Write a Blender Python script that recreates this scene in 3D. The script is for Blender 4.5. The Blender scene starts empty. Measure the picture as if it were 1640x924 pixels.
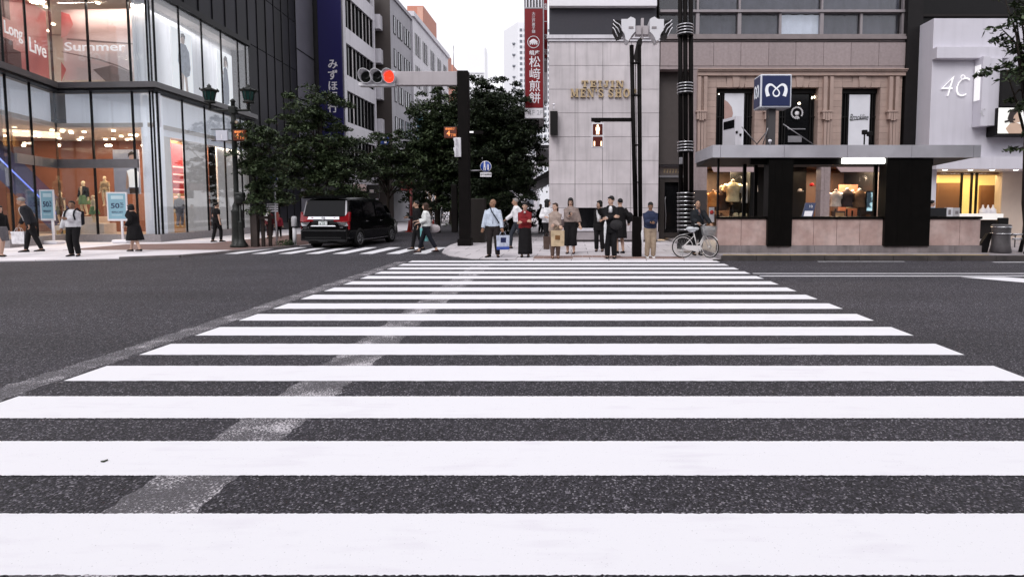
import bpy, bmesh, math, random
import numpy as np
from mathutils import Vector, Matrix, Euler
R = math.radians
rnd = random.Random(7)
S = bpy.context.scene
COL = S.collection

# ------------------------------------------------------------------ camera, sky, sun, exposure
F, PX, PY, PITCH, CAMZ = 880.0, 915.0, 385.0, math.atan(55/880), 1.6
cd = bpy.data.cameras.new('camera'); cam = bpy.data.objects.new('camera', cd); COL.objects.link(cam)
cd.sensor_width = 36; cd.lens = F/1640*36
cd.shift_x = (820-PX)/1640; cd.shift_y = -(462-PY)/1640
cd.clip_start = .05; cd.clip_end = 4000
cam.location = (0, 0, CAMZ); cam.rotation_euler = (R(90)-PITCH, 0, 0)
S.camera = cam

SUN_EL, SUN_AZ = R(46), R(200)
w = bpy.data.worlds.new('World'); S.world = w; w.use_nodes = True
nt = w.node_tree; nt.nodes.clear()
sky = nt.nodes.new('ShaderNodeTexSky'); sky.sky_type = 'NISHITA'; sky.sun_disc = False
sky.sun_elevation = SUN_EL; sky.sun_rotation = SUN_AZ
sky.air_density = 1.0; sky.dust_density = 1.0; sky.ozone_density = 1.0
hs = nt.nodes.new('ShaderNodeHueSaturation'); hs.inputs['Saturation'].default_value = .14
tint = nt.nodes.new('ShaderNodeMix'); tint.data_type = 'RGBA'; tint.blend_type = 'MULTIPLY'
tint.inputs[0].default_value = 1.0; tint.inputs[7].default_value = (.99, .98, 1.04, 1)
bg = nt.nodes.new('ShaderNodeBackground'); bg.inputs[1].default_value = .15
wo = nt.nodes.new('ShaderNodeOutputWorld')
nt.links.new(sky.outputs[0], hs.inputs['Color']); nt.links.new(hs.outputs[0], tint.inputs[6])
cloud = nt.nodes.new('ShaderNodeMix'); cloud.data_type = 'RGBA'   # overcast layer: a near-even cloud deck over the clear sky
cloud.inputs[0].default_value = .72; cloud.inputs[7].default_value = (6.95, 6.82, 7.2, 1)
nt.links.new(tint.outputs[2], cloud.inputs[6]); nt.links.new(cloud.outputs[2], bg.inputs[0]); nt.links.new(bg.outputs[0], wo.inputs[0])
sl = bpy.data.lights.new('sun', 'SUN'); sl.energy = 1.25; sl.angle = R(30); sl.color = (1, .98, .97)
sun = bpy.data.objects.new('sun', sl); COL.objects.link(sun)
sd = Vector((math.sin(SUN_AZ)*math.cos(SUN_EL), math.cos(SUN_AZ)*math.cos(SUN_EL), math.sin(SUN_EL)))
sun.rotation_euler = sd.to_track_quat('Z', 'Y').to_euler(); sun.location = (0, -20, 60)
S.view_settings.view_transform = 'Standard'; S.view_settings.look = 'None'
S.view_settings.gamma = 1; S.view_settings.exposure = .30
S.render.engine = 'CYCLES'
S.cycles.use_denoising = True
S.cycles.max_bounces = 8; S.cycles.transparent_max_bounces = 16
S.cycles.caustics_reflective = False; S.cycles.caustics_refractive = False
S.cycles.sample_clamp_indirect = 6

# ------------------------------------------------------------------ helpers
def at(px, py, D):
    xc, yc = (px-PX)/F, (PY-py)/F
    dy = math.cos(PITCH)+yc*math.sin(PITCH); dz = -math.sin(PITCH)+yc*math.cos(PITCH)
    return Vector((xc/dy*D, D, CAMZ+dz/dy*D))
def ground(px, py, z=0.0):
    xc, yc = (px-PX)/F, (PY-py)/F
    dy = math.cos(PITCH)+yc*math.sin(PITCH); dz = -math.sin(PITCH)+yc*math.cos(PITCH)
    D = (z-CAMZ)/dz*dy
    return Vector((xc/dy*D, D, z))
def X(px, D, py=250): return at(px, py, D).x
def Z(py, D): return at(PX, py, D).z

def mat(name, col, rough=.6, metal=0.0, var=.08, scale=4.0, bump=0.0, bscale=60.0, spec=.5, emit=None, es=0.0,
        island=0.0, streak=0.0, coat=0.0, col2=None):
    m = bpy.data.materials.new(name); m.use_nodes = True
    t = m.node_tree; b = t.nodes['Principled BSDF']; L = t.links.new
    b.inputs['Roughness'].default_value = rough; b.inputs['Metallic'].default_value = metal
    b.inputs['Specular IOR Level'].default_value = spec; b.inputs['Coat Weight'].default_value = coat
    tc = t.nodes.new('ShaderNodeTexCoord')
    def noise(sc, det=4, vec=None):
        n = t.nodes.new('ShaderNodeTexNoise'); n.inputs['Scale'].default_value = sc; n.inputs['Detail'].default_value = det
        L(vec or tc.outputs['Object'], n.inputs['Vector']); return n
    n = noise(scale)
    mr = t.nodes.new('ShaderNodeMapRange'); mr.inputs[1].default_value = .25; mr.inputs[2].default_value = .75
    mr.inputs[3].default_value = 1-var; mr.inputs[4].default_value = 1+var
    L(n.outputs['Fac'], mr.inputs[0]); val = mr.outputs[0]
    def mul(a, bb):
        k = t.nodes.new('ShaderNodeMath'); k.operation = 'MULTIPLY'; L(a, k.inputs[0]); L(bb, k.inputs[1]); return k.outputs[0]
    if island:
        g = t.nodes.new('ShaderNodeNewGeometry'); q = t.nodes.new('ShaderNodeMapRange')
        q.inputs[3].default_value = 1-island; q.inputs[4].default_value = 1+island
        L(g.outputs['Random Per Island'], q.inputs[0]); val = mul(val, q.outputs[0])
    if streak:
        mp = t.nodes.new('ShaderNodeMapping'); mp.inputs['Scale'].default_value = (3.2, 3.2, .22)
        L(tc.outputs['Object'], mp.inputs[0]); s = noise(1.6, 5, mp.outputs[0])
        q = t.nodes.new('ShaderNodeMapRange'); q.inputs[1].default_value = .5; q.inputs[2].default_value = .72
        q.inputs[3].default_value = 1; q.inputs[4].default_value = 1-streak; L(s.outputs['Fac'], q.inputs[0]); val = mul(val, q.outputs[0])
    vm = t.nodes.new('ShaderNodeVectorMath'); vm.operation = 'SCALE'
    if col2:
        mx = t.nodes.new('ShaderNodeMix'); mx.data_type = 'RGBA'
        mx.inputs[6].default_value = (*col, 1); mx.inputs[7].default_value = (*col2, 1)
        n2 = noise(scale*.37, 5); q = t.nodes.new('ShaderNodeMapRange'); q.inputs[1].default_value = .4; q.inputs[2].default_value = .6
        L(n2.outputs['Fac'], q.inputs[0]); L(q.outputs[0], mx.inputs[0]); L(mx.outputs[2], vm.inputs[0])
    else: vm.inputs[0].default_value = col
    L(val, vm.inputs['Scale']); L(vm.outputs[0], b.inputs['Base Color'])
    if bump:
        bn = noise(bscale, 5); bp = t.nodes.new('ShaderNodeBump'); bp.inputs['Strength'].default_value = bump; bp.inputs['Distance'].default_value = .01
        L(bn.outputs['Fac'], bp.inputs['Height']); L(bp.outputs[0], b.inputs['Normal'])
    if emit:
        b.inputs['Emission Color'].default_value = (*emit, 1); b.inputs['Emission Strength'].default_value = es
    return m

def glass_mat(name, tintc=(.9, .95, 1), refl=.06, edge=.55, rough=.02):
    m = bpy.data.materials.new(name); m.use_nodes = True; t = m.node_tree; t.nodes.clear(); L = t.links.new
    o = t.nodes.new('ShaderNodeOutputMaterial'); mx = t.nodes.new('ShaderNodeMixShader')
    tr = t.nodes.new('ShaderNodeBsdfTransparent'); tr.inputs[0].default_value = (*tintc, 1)
    gl = t.nodes.new('ShaderNodeBsdfGlossy'); gl.inputs['Roughness'].default_value = rough; gl.inputs[0].default_value = (1, 1, 1, 1)
    fr = t.nodes.new('ShaderNodeLayerWeight'); fr.inputs[0].default_value = .35
    q = t.nodes.new('ShaderNodeMapRange'); q.inputs[3].default_value = refl; q.inputs[4].default_value = edge
    L(fr.outputs['Facing'], q.inputs[0]); L(q.outputs[0], mx.inputs[0]); L(tr.outputs[0], mx.inputs[1]); L(gl.outputs[0], mx.inputs[2]); L(mx.outputs[0], o.inputs[0])
    return m

class MB:
    """collects shapes, links them as one mesh object"""
    def __init__(s): s.v = []; s.f = []; s.mi = []; s.sm = []
    def add(s, vs, fs, mi=0, smooth=False):
        k = len(s.v); s.v += [tuple(p) for p in vs]; s.f += [tuple(i+k for i in f) for f in fs]
        s.mi += [mi]*len(fs); s.sm += [smooth]*len(fs); return s
    def box(s, x0, y0, z0, x1, y1, z1, mi=0, bev=0):
        x0, x1 = sorted((x0, x1)); y0, y1 = sorted((y0, y1)); z0, z1 = sorted((z0, z1))
        if bev:
            bm = bmesh.new(); bmesh.ops.create_cube(bm, size=1)
            bmesh.ops.scale(bm, vec=(x1-x0, y1-y0, z1-z0), verts=bm.verts); bmesh.ops.translate(bm, vec=((x0+x1)/2, (y0+y1)/2, (z0+z1)/2), verts=bm.verts)
            bmesh.ops.bevel(bm, geom=bm.edges[:], offset=bev, segments=2, affect='EDGES', profile=.5)
            bm.verts.index_update(); s.add([v.co[:] for v in bm.verts], [[v.index for v in f.verts] for f in bm.faces], mi); bm.free(); return s
        v = [(x0,y0,z0),(x1,y0,z0),(x1,y1,z0),(x0,y1,z0),(x0,y0,z1),(x1,y0,z1),(x1,y1,z1),(x0,y1,z1)]
        return s.add(v, [(0,3,2,1),(4,5,6,7),(0,1,5,4),(1,2,6,5),(2,3,7,6),(3,0,4,7)], mi)
    def pbox(s, px0, py0, px1, py1, D, dep, mi=0, bev=0):
        """box whose front face covers the pixel rectangle at depth D"""
        a, b = at(px0, (py0+py1)/2, D), at(px1, (py0+py1)/2, D)
        return s.box(a.x, D, Z(py0, D), b.x, D+dep, Z(py1, D), mi, bev)
    def prism(s, pts, vec, mi=0):
        """polygon (3d points) extruded along vec"""
        n = len(pts); vec = Vector(vec); P0 = [Vector(p) for p in pts]
        nrm = sum(((P0[i]-P0[0]).cross(P0[(i+1) % n]-P0[0]) for i in range(n)), Vector())
        if nrm.dot(vec) > 0: P0.reverse()
        P1 = [p+vec for p in P0]
        return s.add(P0+P1, [tuple(range(n)), tuple(range(2*n-1, n-1, -1))]+[((i+1) % n, i, n+i, n+(i+1) % n) for i in range(n)], mi)
    def wall(s, a, b, z0, z1, th=.2, mi=0):
        """upright slab from plan point a to b, thickness th to the left of a->b"""
        a = Vector((a[0], a[1])); b = Vector((b[0], b[1])); d = (b-a).normalized(); n = Vector((-d.y, d.x))*th
        return s.prism([(a.x,a.y,z0),(b.x,b.y,z0),(b.x+n.x,b.y+n.y,z0),(a.x+n.x,a.y+n.y,z0)], (0, 0, z1-z0), mi)
    def ring_loft(s, rings, mi=0, caps=True, smooth=True):
        n = len(rings[0]); k = len(s.v)
        vs = [p for r in rings for p in r]; fs = []
        for i in range(len(rings)-1):
            for j in range(n):
                fs.append((i*n+j, i*n+(j+1) % n, (i+1)*n+(j+1) % n, (i+1)*n+j))
        if caps: fs.append(tuple(range(n-1, -1, -1))); fs.append(tuple((len(rings)-1)*n+j for j in range(n)))
        return s.add(vs, fs, mi, smooth)
    def tube(s, pts, r, n=8, mi=0, caps=True, smooth=True):
        pts = [Vector(p) for p in pts]; rs = r if hasattr(r, '__len__') else [r]*len(pts)
        rings = []; u = None
        for i, p in enumerate(pts):
            d = (pts[min(i+1, len(pts)-1)]-pts[max(i-1, 0)]).normalized()
            if u is None: u = d.orthogonal().normalized()
            u = (u-d*u.dot(d)); u = u.normalized() if u.length > 1e-5 else d.orthogonal().normalized()
            v = d.cross(u)
            rings.append([p+(u*math.cos(a)+v*math.sin(a))*rs[i] for a in [2*math.pi*j/n for j in range(n)]])
        return s.ring_loft(rings, mi, caps, smooth)
    def lathe(s, prof, c=(0, 0, 0), axis='Z', n=20, mi=0, smooth=True, caps=True):
        rings = []
        for r, h in prof:
            ring = []
            for j in range(n):
                a = 2*math.pi*j/n; x, y = r*math.cos(a), r*math.sin(a)
                p = {'Z': (x, y, h), 'Y': (x, h, -y), 'X': (h, x, y)}[axis]
                ring.append((p[0]+c[0], p[1]+c[1], p[2]+c[2]))
            rings.append(ring)
        return s.ring_loft(rings, mi, caps, smooth)
    def ell(s, c, r, n=12, m=8, mi=0, rot=None):
        rings = []
        for i in range(m+1):
            ph = math.pi*(.02+.96*i/m)-math.pi/2
            ring = []
            for j in range(n):
                a = 2*math.pi*j/n; p = Vector((r[0]*math.cos(ph)*math.cos(a), r[1]*math.cos(ph)*math.sin(a), r[2]*math.sin(ph)))
                if rot: p = rot @ p
                ring.append(p+Vector(c))
            rings.append(ring)
        return s.ring_loft(rings, mi)
    def torus(s, c, R0, r, axis='Y', n=32, m=8, mi=0):
        vs = []; fs = []
        for i in range(n):
            a = 2*math.pi*i/n
            for j in range(m):
                b = 2*math.pi*j/m; q = R0+r*math.cos(b); h = r*math.sin(b)
                p = {'Y': (q*math.cos(a), h, q*math.sin(a)), 'Z': (q*math.cos(a), q*math.sin(a), h), 'X': (h, q*math.cos(a), q*math.sin(a))}[axis]
                vs.append((p[0]+c[0], p[1]+c[1], p[2]+c[2]))
                fs.append((i*m+j, i*m+(j+1) % m, ((i+1) % n)*m+(j+1) % m, ((i+1) % n)*m+j))
        return s.add(vs, fs, mi, True)
    def mesh(s, name):
        me = bpy.data.meshes.new(name); me.from_pydata(s.v, [], s.f)
        me.polygons.foreach_set('material_index', s.mi); me.polygons.foreach_set('use_smooth', s.sm); me.update(); return me
    def xf(s, M):
        s.v = [tuple(M @ Vector(p)) for p in s.v]; return s
    def build(s, name, mats, parent=None, world=True, fix=True):
        me = s.mesh(name)
        if fix:
            bm = bmesh.new(); bm.from_mesh(me); bmesh.ops.recalc_face_normals(bm, faces=bm.faces); bm.to_mesh(me); bm.free()
        return link(name, me, mats, parent, world)

def link(name, me, mats, parent=None, world=True):
    for m in (mats if isinstance(mats, (list, tuple)) else [mats]): me.materials.append(m)
    o = bpy.data.objects.new(name, me); COL.objects.link(o)
    if parent is not None:
        o.parent = parent
        if world: o.matrix_parent_inverse = wm(parent).inverted()
    return o
def wm(o):
    m = Matrix.LocRotScale(o.location, o.rotation_euler, o.scale)
    return (wm(o.parent) @ o.matrix_parent_inverse @ m) if o.parent else m
def tag(o, label, cat, group=None):
    o['label'] = label; o['category'] = cat
    if group: o['group'] = group
    return o
def kind(o, k): o['kind'] = k; return o
def thing(name, label, cat, loc, rz=0, group=None):
    o = bpy.data.objects.new(name, None); o.empty_display_size = .2; COL.objects.link(o)
    o.location = loc; o.rotation_euler = (0, 0, rz); return tag(o, label, cat, group)
def kids(o): return [c for c in bpy.data.objects if c.parent == o]
def dup(o, loc, rz=None, label=None, parent=None):
    """copies a thing, its parts and sub-parts"""
    c = o.copy(); COL.objects.link(c)
    if parent is None:
        c.location = loc
        if rz is not None: c.rotation_euler = (0, 0, rz)
        if label: c['label'] = label
    else: c.parent = parent; c.matrix_parent_inverse = o.matrix_parent_inverse.copy()
    for k in kids(o): dup(k, None, parent=c)
    return c
def text(name, body, size, loc, m, parent=None, rot=(90, 0, 0), ext=.006, align='CENTER', shear=0, space=1.0, line=1.0, sx=1.0, bold=0.0):
    cu = bpy.data.curves.new(name, 'FONT'); cu.body = body; cu.size = size; cu.extrude = ext; cu.align_x = align; cu.align_y = 'CENTER'
    cu.shear = shear; cu.space_character = space; cu.space_line = line; cu.offset = bold; cu.resolution_u = 3
    o = bpy.data.objects.new(name, cu); COL.objects.link(o)
    dg = bpy.context.evaluated_depsgraph_get()
    me = bpy.data.meshes.new_from_object(o.evaluated_get(dg)); bpy.data.objects.remove(o); bpy.data.curves.remove(cu)
    me.transform(Matrix.LocRotScale(Vector(loc), Euler([R(a) for a in rot]), Vector((sx, 1, 1))))
    me.materials.clear()
    return link(name, me, m, parent)
def remesh(mb, voxel, smooth=4):
    me = mb.mesh('tmp'); o = bpy.data.objects.new('tmp', me); COL.objects.link(o)
    a = o.modifiers.new('r', 'REMESH'); a.mode = 'VOXEL'; a.voxel_size = voxel; a.use_smooth_shade = True
    if smooth: b = o.modifiers.new('s', 'SMOOTH'); b.iterations = smooth; b.factor = .5
    dg = bpy.context.evaluated_depsgraph_get()
    out = bpy.data.meshes.new_from_object(o.evaluated_get(dg)); bpy.data.objects.remove(o); bpy.data.meshes.remove(me)
    return out
def sheet(mb, pts, z, mi=0):
    return mb.add([(p[0], p[1], z) for p in pts], [tuple(range(len(pts)))], mi)
# ------------------------------------------------------------------ ground, road, pavements, markings
def asphalt_mat():
    m = bpy.data.materials.new('asphalt'); m.use_nodes = True; t = m.node_tree; b = t.nodes['Principled BSDF']; L = t.links.new
    tc = t.nodes.new('ShaderNodeTexCoord')
    v = t.nodes.new('ShaderNodeTexVoronoi'); v.inputs['Scale'].default_value = 98; L(tc.outputs['Object'], v.inputs['Vector'])
    n = t.nodes.new('ShaderNodeTexNoise'); n.inputs['Scale'].default_value = 70; n.inputs['Detail'].default_value = 6; n.inputs['Roughness'].default_value = .7; L(tc.outputs['Object'], n.inputs['Vector'])
    n2 = t.nodes.new('ShaderNodeTexNoise'); n2.inputs['Scale'].default_value = .55; n2.inputs['Detail'].default_value = 5; L(tc.outputs['Object'], n2.inputs['Vector'])
    mp = t.nodes.new('ShaderNodeMapping'); mp.inputs['Scale'].default_value = (.04, .8, 1); L(tc.outputs['Object'], mp.inputs[0])
    n3 = t.nodes.new('ShaderNodeTexNoise'); n3.inputs['Scale'].default_value = 1.1; n3.inputs['Detail'].default_value = 3; L(mp.outputs[0], n3.inputs['Vector'])
    # aggregate: each stone has its own grey
    sep = t.nodes.new('ShaderNodeSeparateColor'); L(v.outputs['Color'], sep.inputs[0])
    r = t.nodes.new('ShaderNodeValToRGB'); e = r.color_ramp.elements
    e[0].position = 0; e[0].color = (.0045, .004, .0055, 1); e[1].position = .78; e[1].color = (.050, .0455, .058, 1)
    k = r.color_ramp.elements.new(.9); k.color = (.14, .128, .155, 1); k = r.color_ramp.elements.new(1); k.color = (.34, .32, .35, 1)
    L(sep.outputs[0], r.inputs[0])
    mr = t.nodes.new('ShaderNodeMapRange'); mr.inputs[1].default_value = .3; mr.inputs[2].default_value = .7; mr.inputs[3].default_value = .25; mr.inputs[4].default_value = 1.4; L(n.outputs['Fac'], mr.inputs[0])
    mr2 = t.nodes.new('ShaderNodeMapRange'); mr2.inputs[1].default_value = .3; mr2.inputs[2].default_value = .7; mr2.inputs[3].default_value = .88; mr2.inputs[4].default_value = 1.15; L(n2.outputs['Fac'], mr2.inputs[0])
    mr3 = t.nodes.new('ShaderNodeMapRange'); mr3.inputs[1].default_value = .3; mr3.inputs[2].default_value = .7; mr3.inputs[3].default_value = .80; mr3.inputs[4].default_value = 1.2; L(n3.outputs['Fac'], mr3.inputs[0])
    a = t.nodes.new('ShaderNodeMath'); a.operation = 'MULTIPLY'; L(mr.outputs[0], a.inputs[0]); L(mr2.outputs[0], a.inputs[1])
    a2 = t.nodes.new('ShaderNodeMath'); a2.operation = 'MULTIPLY'; L(a.outputs[0], a2.inputs[0]); L(mr3.outputs[0], a2.inputs[1])
    vm = t.nodes.new('ShaderNodeVectorMath'); vm.operation = 'SCALE'; L(r.outputs[0], vm.inputs[0]); L(a2.outputs[0], vm.inputs['Scale'])
    L(vm.outputs[0], b.inputs['Base Color']); b.inputs['Roughness'].default_value = .72; b.inputs['Specular IOR Level'].default_value = .42
    h = t.nodes.new('ShaderNodeMath'); h.operation = 'ADD'; L(v.outputs['Distance'], h.inputs[0]); L(n.outputs['Fac'], h.inputs[1])
    bp = t.nodes.new('ShaderNodeBump'); bp.inputs['Strength'].default_value = .9; bp.inputs['Distance'].default_value = .008; bp.invert = True
    L(h.outputs[0], bp.inputs['Height']); L(bp.outputs[0], b.inputs['Normal'])
    return m
ASPH = asphalt_mat()

def worn_mat(name, cover):
    """old paint ground off to chips: white flecks over see-through"""
    m = bpy.data.materials.new(name); m.use_nodes = True; t = m.node_tree; b = t.nodes['Principled BSDF']; L = t.links.new
    b.inputs['Base Color'].default_value = (.58, .55, .58, 1); b.inputs['Roughness'].default_value = .8
    tc = t.nodes.new('ShaderNodeTexCoord')
    n = t.nodes.new('ShaderNodeTexNoise'); n.inputs['Scale'].default_value = 75; n.inputs['Detail'].default_value = 4; L(tc.outputs['Object'], n.inputs['Vector'])
    n2 = t.nodes.new('ShaderNodeTexNoise'); n2.inputs['Scale'].default_value = 3.2; n2.inputs['Detail'].default_value = 4; L(tc.outputs['Object'], n2.inputs['Vector'])
    ad = t.nodes.new('ShaderNodeMath'); ad.operation = 'MULTIPLY_ADD'; L(n2.outputs['Fac'], ad.inputs[0]); ad.inputs[1].default_value = .8; L(n.outputs['Fac'], ad.inputs[2])
    mr = t.nodes.new('ShaderNodeMapRange'); mr.inputs[1].default_value = 1.0-cover; mr.inputs[2].default_value = 1.12-cover; mr.inputs[3].default_value = .14; mr.inputs[4].default_value = .95; L(ad.outputs[0], mr.inputs[0])
    L(mr.outputs[0], b.inputs['Alpha']); return m

def paint_mat():
    m = bpy.data.materials.new('road_paint'); m.use_nodes = True; t = m.node_tree; b = t.nodes['Principled BSDF']; L = t.links.new
    tc = t.nodes.new('ShaderNodeTexCoord')
    n = t.nodes.new('ShaderNodeTexNoise'); n.inputs['Scale'].default_value = 2.2; n.inputs['Detail'].default_value = 7; L(tc.outputs['Object'], n.inputs['Vector'])
    mp = t.nodes.new('ShaderNodeMapping'); mp.inputs['Scale'].default_value = (1.3, 9, 1); L(tc.outputs['Object'], mp.inputs[0])
    s = t.nodes.new('ShaderNodeTexNoise'); s.inputs['Scale'].default_value = 1.5; s.inputs['Detail'].default_value = 6; L(mp.outputs[0], s.inputs['Vector'])
    g = t.nodes.new('ShaderNodeTexNoise'); g.inputs['Scale'].default_value = 120; g.inputs['Detail'].default_value = 3; L(tc.outputs['Object'], g.inputs['Vector'])
    r = t.nodes.new('ShaderNodeValToRGB'); e = r.color_ramp.elements
    e[0].position = .25; e[0].color = (.74, .715, .765, 1); e[1].position = .47; e[1].color = (.83, .82, .85, 1)
    a = t.nodes.new('ShaderNodeMath'); a.operation = 'MULTIPLY_ADD'; a.inputs[1].default_value = .5; L(n.outputs['Fac'], a.inputs[0])
    a2 = t.nodes.new('ShaderNodeMath'); a2.operation = 'MULTIPLY'; a2.inputs[1].default_value = .5; L(s.outputs['Fac'], a2.inputs[0]); L(a2.outputs[0], a.inputs[2])
    L(a.outputs[0], r.inputs[0])
    # pinholes where the stones poke through
    q = t.nodes.new('ShaderNodeMapRange'); q.inputs[1].default_value = .25; q.inputs[2].default_value = .31; q.inputs[3].default_value = .45; q.inputs[4].default_value = 1; L(g.outputs['Fac'], q.inputs[0])
    vm = t.nodes.new('ShaderNodeVectorMath'); vm.operation = 'SCALE'; L(r.outputs[0], vm.inputs[0]); L(q.outputs[0], vm.inputs['Scale'])
    L(vm.outputs[0], b.inputs['Base Color']); b.inputs['Roughness'].default_value = .62
    bp = t.nodes.new('ShaderNodeBump'); bp.inputs['Strength'].default_value = .25; bp.inputs['Distance'].default_value = .004; L(g.outputs['Fac'], bp.inputs['Height']); L(bp.outputs[0], b.inputs['Normal'])
    return m
PAINT = paint_mat()

mb = MB(); sheet(mb, [(-900, -60), (900, -60), (900, 1180), (-900, 1180)], 0)
kind(mb.build('road', ASPH), 'structure')

def rough_rect(x0, y0, x1, y1, z, jit=.006, step=.035, skew=0.0):
    """painted sheet whose long edges break over the stones"""
    xs = np.arange(x0, x1+1e-6, step); n = len(xs)
    lo = [(x, y0+rnd.gauss(0, jit), z) for x in xs]; hi = [(x+skew, y1+rnd.gauss(0, jit), z) for x in xs]
    return lo+hi, [(i, i+1, n+i+1, n+i) for i in range(n-1)]
mb = MB()
for k in range(-1, 16):
    y0 = 2.288+.883*k; st = .011 if k < 3 else .06
    mb.add(*rough_rect(-4.65, y0, 4.24, y0+.478, .005, .0022 if k < 5 else .0025, st))
kind(mb.build('crosswalk_markings', PAINT, fix=False), 'structure')
mb = MB()
mb.add(*rough_rect(0, -.24, 13.0, .24, .003, .012, .05)); mb.xf(Matrix.Translation((-2.2, 2.2, 0)) @ Matrix.Rotation(R(91), 4, 'Z'))
kind(mb.build('worn_line_marking', worn_mat('worn_paint', .05), fix=False), 'structure')
mb = MB(); mb.add(*rough_rect(0, -.16, 13.6, .16, .003, .02, .06)); mb.xf(Matrix.Translation((-4.86, 2.2, 0)) @ Matrix.Rotation(R(90), 4, 'Z'))
kind(mb.build('faded_edge_marking', worn_mat('faded_paint', .02), fix=False), 'structure')
mb = MB()
for k in range(8):
    x0 = -11.6+.9*k
    mb.add([(x0, 18.3, .005), (x0+.45, 18.3, .005), (x0+.5, 21.2, .005), (x0+.05, 21.2, .005)], [(0, 1, 2, 3)])
kind(mb.build('side_crosswalk_markings', PAINT), 'structure')
mb = MB()
sheet(mb, [(4.3, 12.9), (40, 12.9), (40, 13.0), (4.3, 13.0)], .005); sheet(mb, [(4.3, 12.42), (40, 12.42), (40, 12.54), (4.3, 12.54)], .005)
sheet(mb, [(7.1, 15.72), (9.6, 15.72), (9.6, 15.8), (7.1, 15.8)], .005); sheet(mb, [(12, 15.5), (24, 15.5), (24, 15.62), (12, 15.62)], .005)
sheet(mb, [(8.75, 12.3), (9.75, 12.3), (11.3, 10.6), (10.1, 10.6)], .0055)
kind(mb.build('lane_line_markings', PAINT), 'structure')

def paving_mat(name, c, mortar, sx, sy, var=.08, off=.5, island_var=.1, stain=.12):
    m = bpy.data.materials.new(name); m.use_nodes = True; t = m.node_tree; b = t.nodes['Principled BSDF']; L = t.links.new
    tc = t.nodes.new('ShaderNodeTexCoord')
    br = t.nodes.new('ShaderNodeTexBrick'); br.inputs['Scale'].default_value = 1; br.inputs['Brick Width'].default_value = sx; br.inputs['Row Height'].default_value = sy
    br.inputs['Mortar Size'].default_value = .012 if sx > .2 else .008; br.offset = off; br.inputs['Mortar'].default_value = (*mortar, 1)
    br.inputs['Color1'].default_value = (*[x*(1-island_var) for x in c], 1); br.inputs['Color2'].default_value = (*[min(.85, x*(1+island_var)) for x in c], 1); br.inputs['Bias'].default_value = 0
    L(tc.outputs['Object'], br.inputs['Vector'])
    n = t.nodes.new('ShaderNodeTexNoise'); n.inputs['Scale'].default_value = .9; n.inputs['Detail'].default_value = 6; L(tc.outputs['Object'], n.inputs['Vector'])
    mr = t.nodes.new('ShaderNodeMapRange'); mr.inputs[1].default_value = .35; mr.inputs[2].default_value = .65; mr.inputs[3].default_value = 1-stain; mr.inputs[4].default_value = 1+stain*.5; L(n.outputs['Fac'], mr.inputs[0])
    vm = t.nodes.new('ShaderNodeVectorMath'); vm.operation = 'SCALE'; L(br.outputs['Color'], vm.inputs[0]); L(mr.outputs[0], vm.inputs['Scale'])
    L(vm.outputs[0], b.inputs['Base Color']); b.inputs['Roughness'].default_value = .7
    return m
PAVE = paving_mat('stone_paving', (.62, .58, .60), (.14, .12, .13), 1.1, .9)
PAVE_L = paving_mat('pale_paving', (.78, .74, .77), (.52, .48, .50), 1.2, 1.2, island_var=.05)
PAVE_R = paving_mat('dark_paving', (.34, .31, .32), (.12, .11, .11), .6, .6)
BRICKP = paving_mat('brick_paving', (.23, .14, .125), (.16, .11, .10), .22, .11)
KERB = mat('kerb_stone', (.30, .27, .27), .75, var=.25, scale=3, bump=.2)
KERBD = mat('dark_kerb', (.055, .047, .045), .8, var=.4, scale=2.5, bump=.2)
# pavement slabs (real steps)
def slab(name, pts, z, m):
    mb = MB(); mb.prism([(p[0], p[1], -.05) for p in pts], (0, 0, z+.05)); return kind(mb.build(name, m), 'structure')
cornerL = [(-60, 15.4), (-16.4, 15.7), (-13.6, 16.5), (-12.3, 17.2), (-11.9, 18.2), (-11.75, 19.2), (-11.3, 20.4), (-10.75, 21.5), (-10.6, 23), (-10.6, 140), (-60, 140)]
slab('west_pavement', cornerL, .03, PAVE_L)
mb = MB(); mb.prism([(x, y, .02) for x, y in [(-18.2, 19.6), (-11.95, 19.6), (-11.4, 20.7), (-10.9, 21.6), (-10.75, 23), (-10.75, 34), (-15.2, 34), (-15.2, 23.2), (-18.2, 22.4)]], (0, 0, .016))
kind(mb.build('brick_pavement', BRICKP), 'structure')
cornerR = [(-1.2, 16.0), (4.4, 16.0), (4.4, 26), (-1.0, 26), (-1.0, 140), (-4.9, 140), (-4.9, 22.2), (-4.75, 20.6), (-4.4, 18.6), (-3.9, 17.5), (-3.0, 16.5)]
slab('corner_pavement', cornerR, .03, PAVE)
slab('east_pavement', [(4.4, 16.12), (70, 16.12), (70, 26), (4.4, 26)], .15, PAVE_R)
mb = MB(); mb.prism([(4.15, 15.97, -.05), (4.4, 15.97, -.05), (4.4, 16.1, -.05), (4.15, 16.1, -.05)], (0, 0, .09))
x = 4.4
while x < 40:
    mb.box(x+.006, 15.97, -.05, x+.994, 16.115, .155, bev=.012); x += 1.0
kind(mb.build('east_kerb', KERBD), 'structure')
mb = MB()
for i in range(3, len(cornerL)-3):
    a, b = cornerL[i-1], cornerL[i]; mb.wall(a, b, -.05, .075, -.14)
kind(mb.build('west_kerb', mat('grey_kerb', (.19, .17, .17), .75, var=.25, scale=3, bump=.2)), 'structure')
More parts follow.
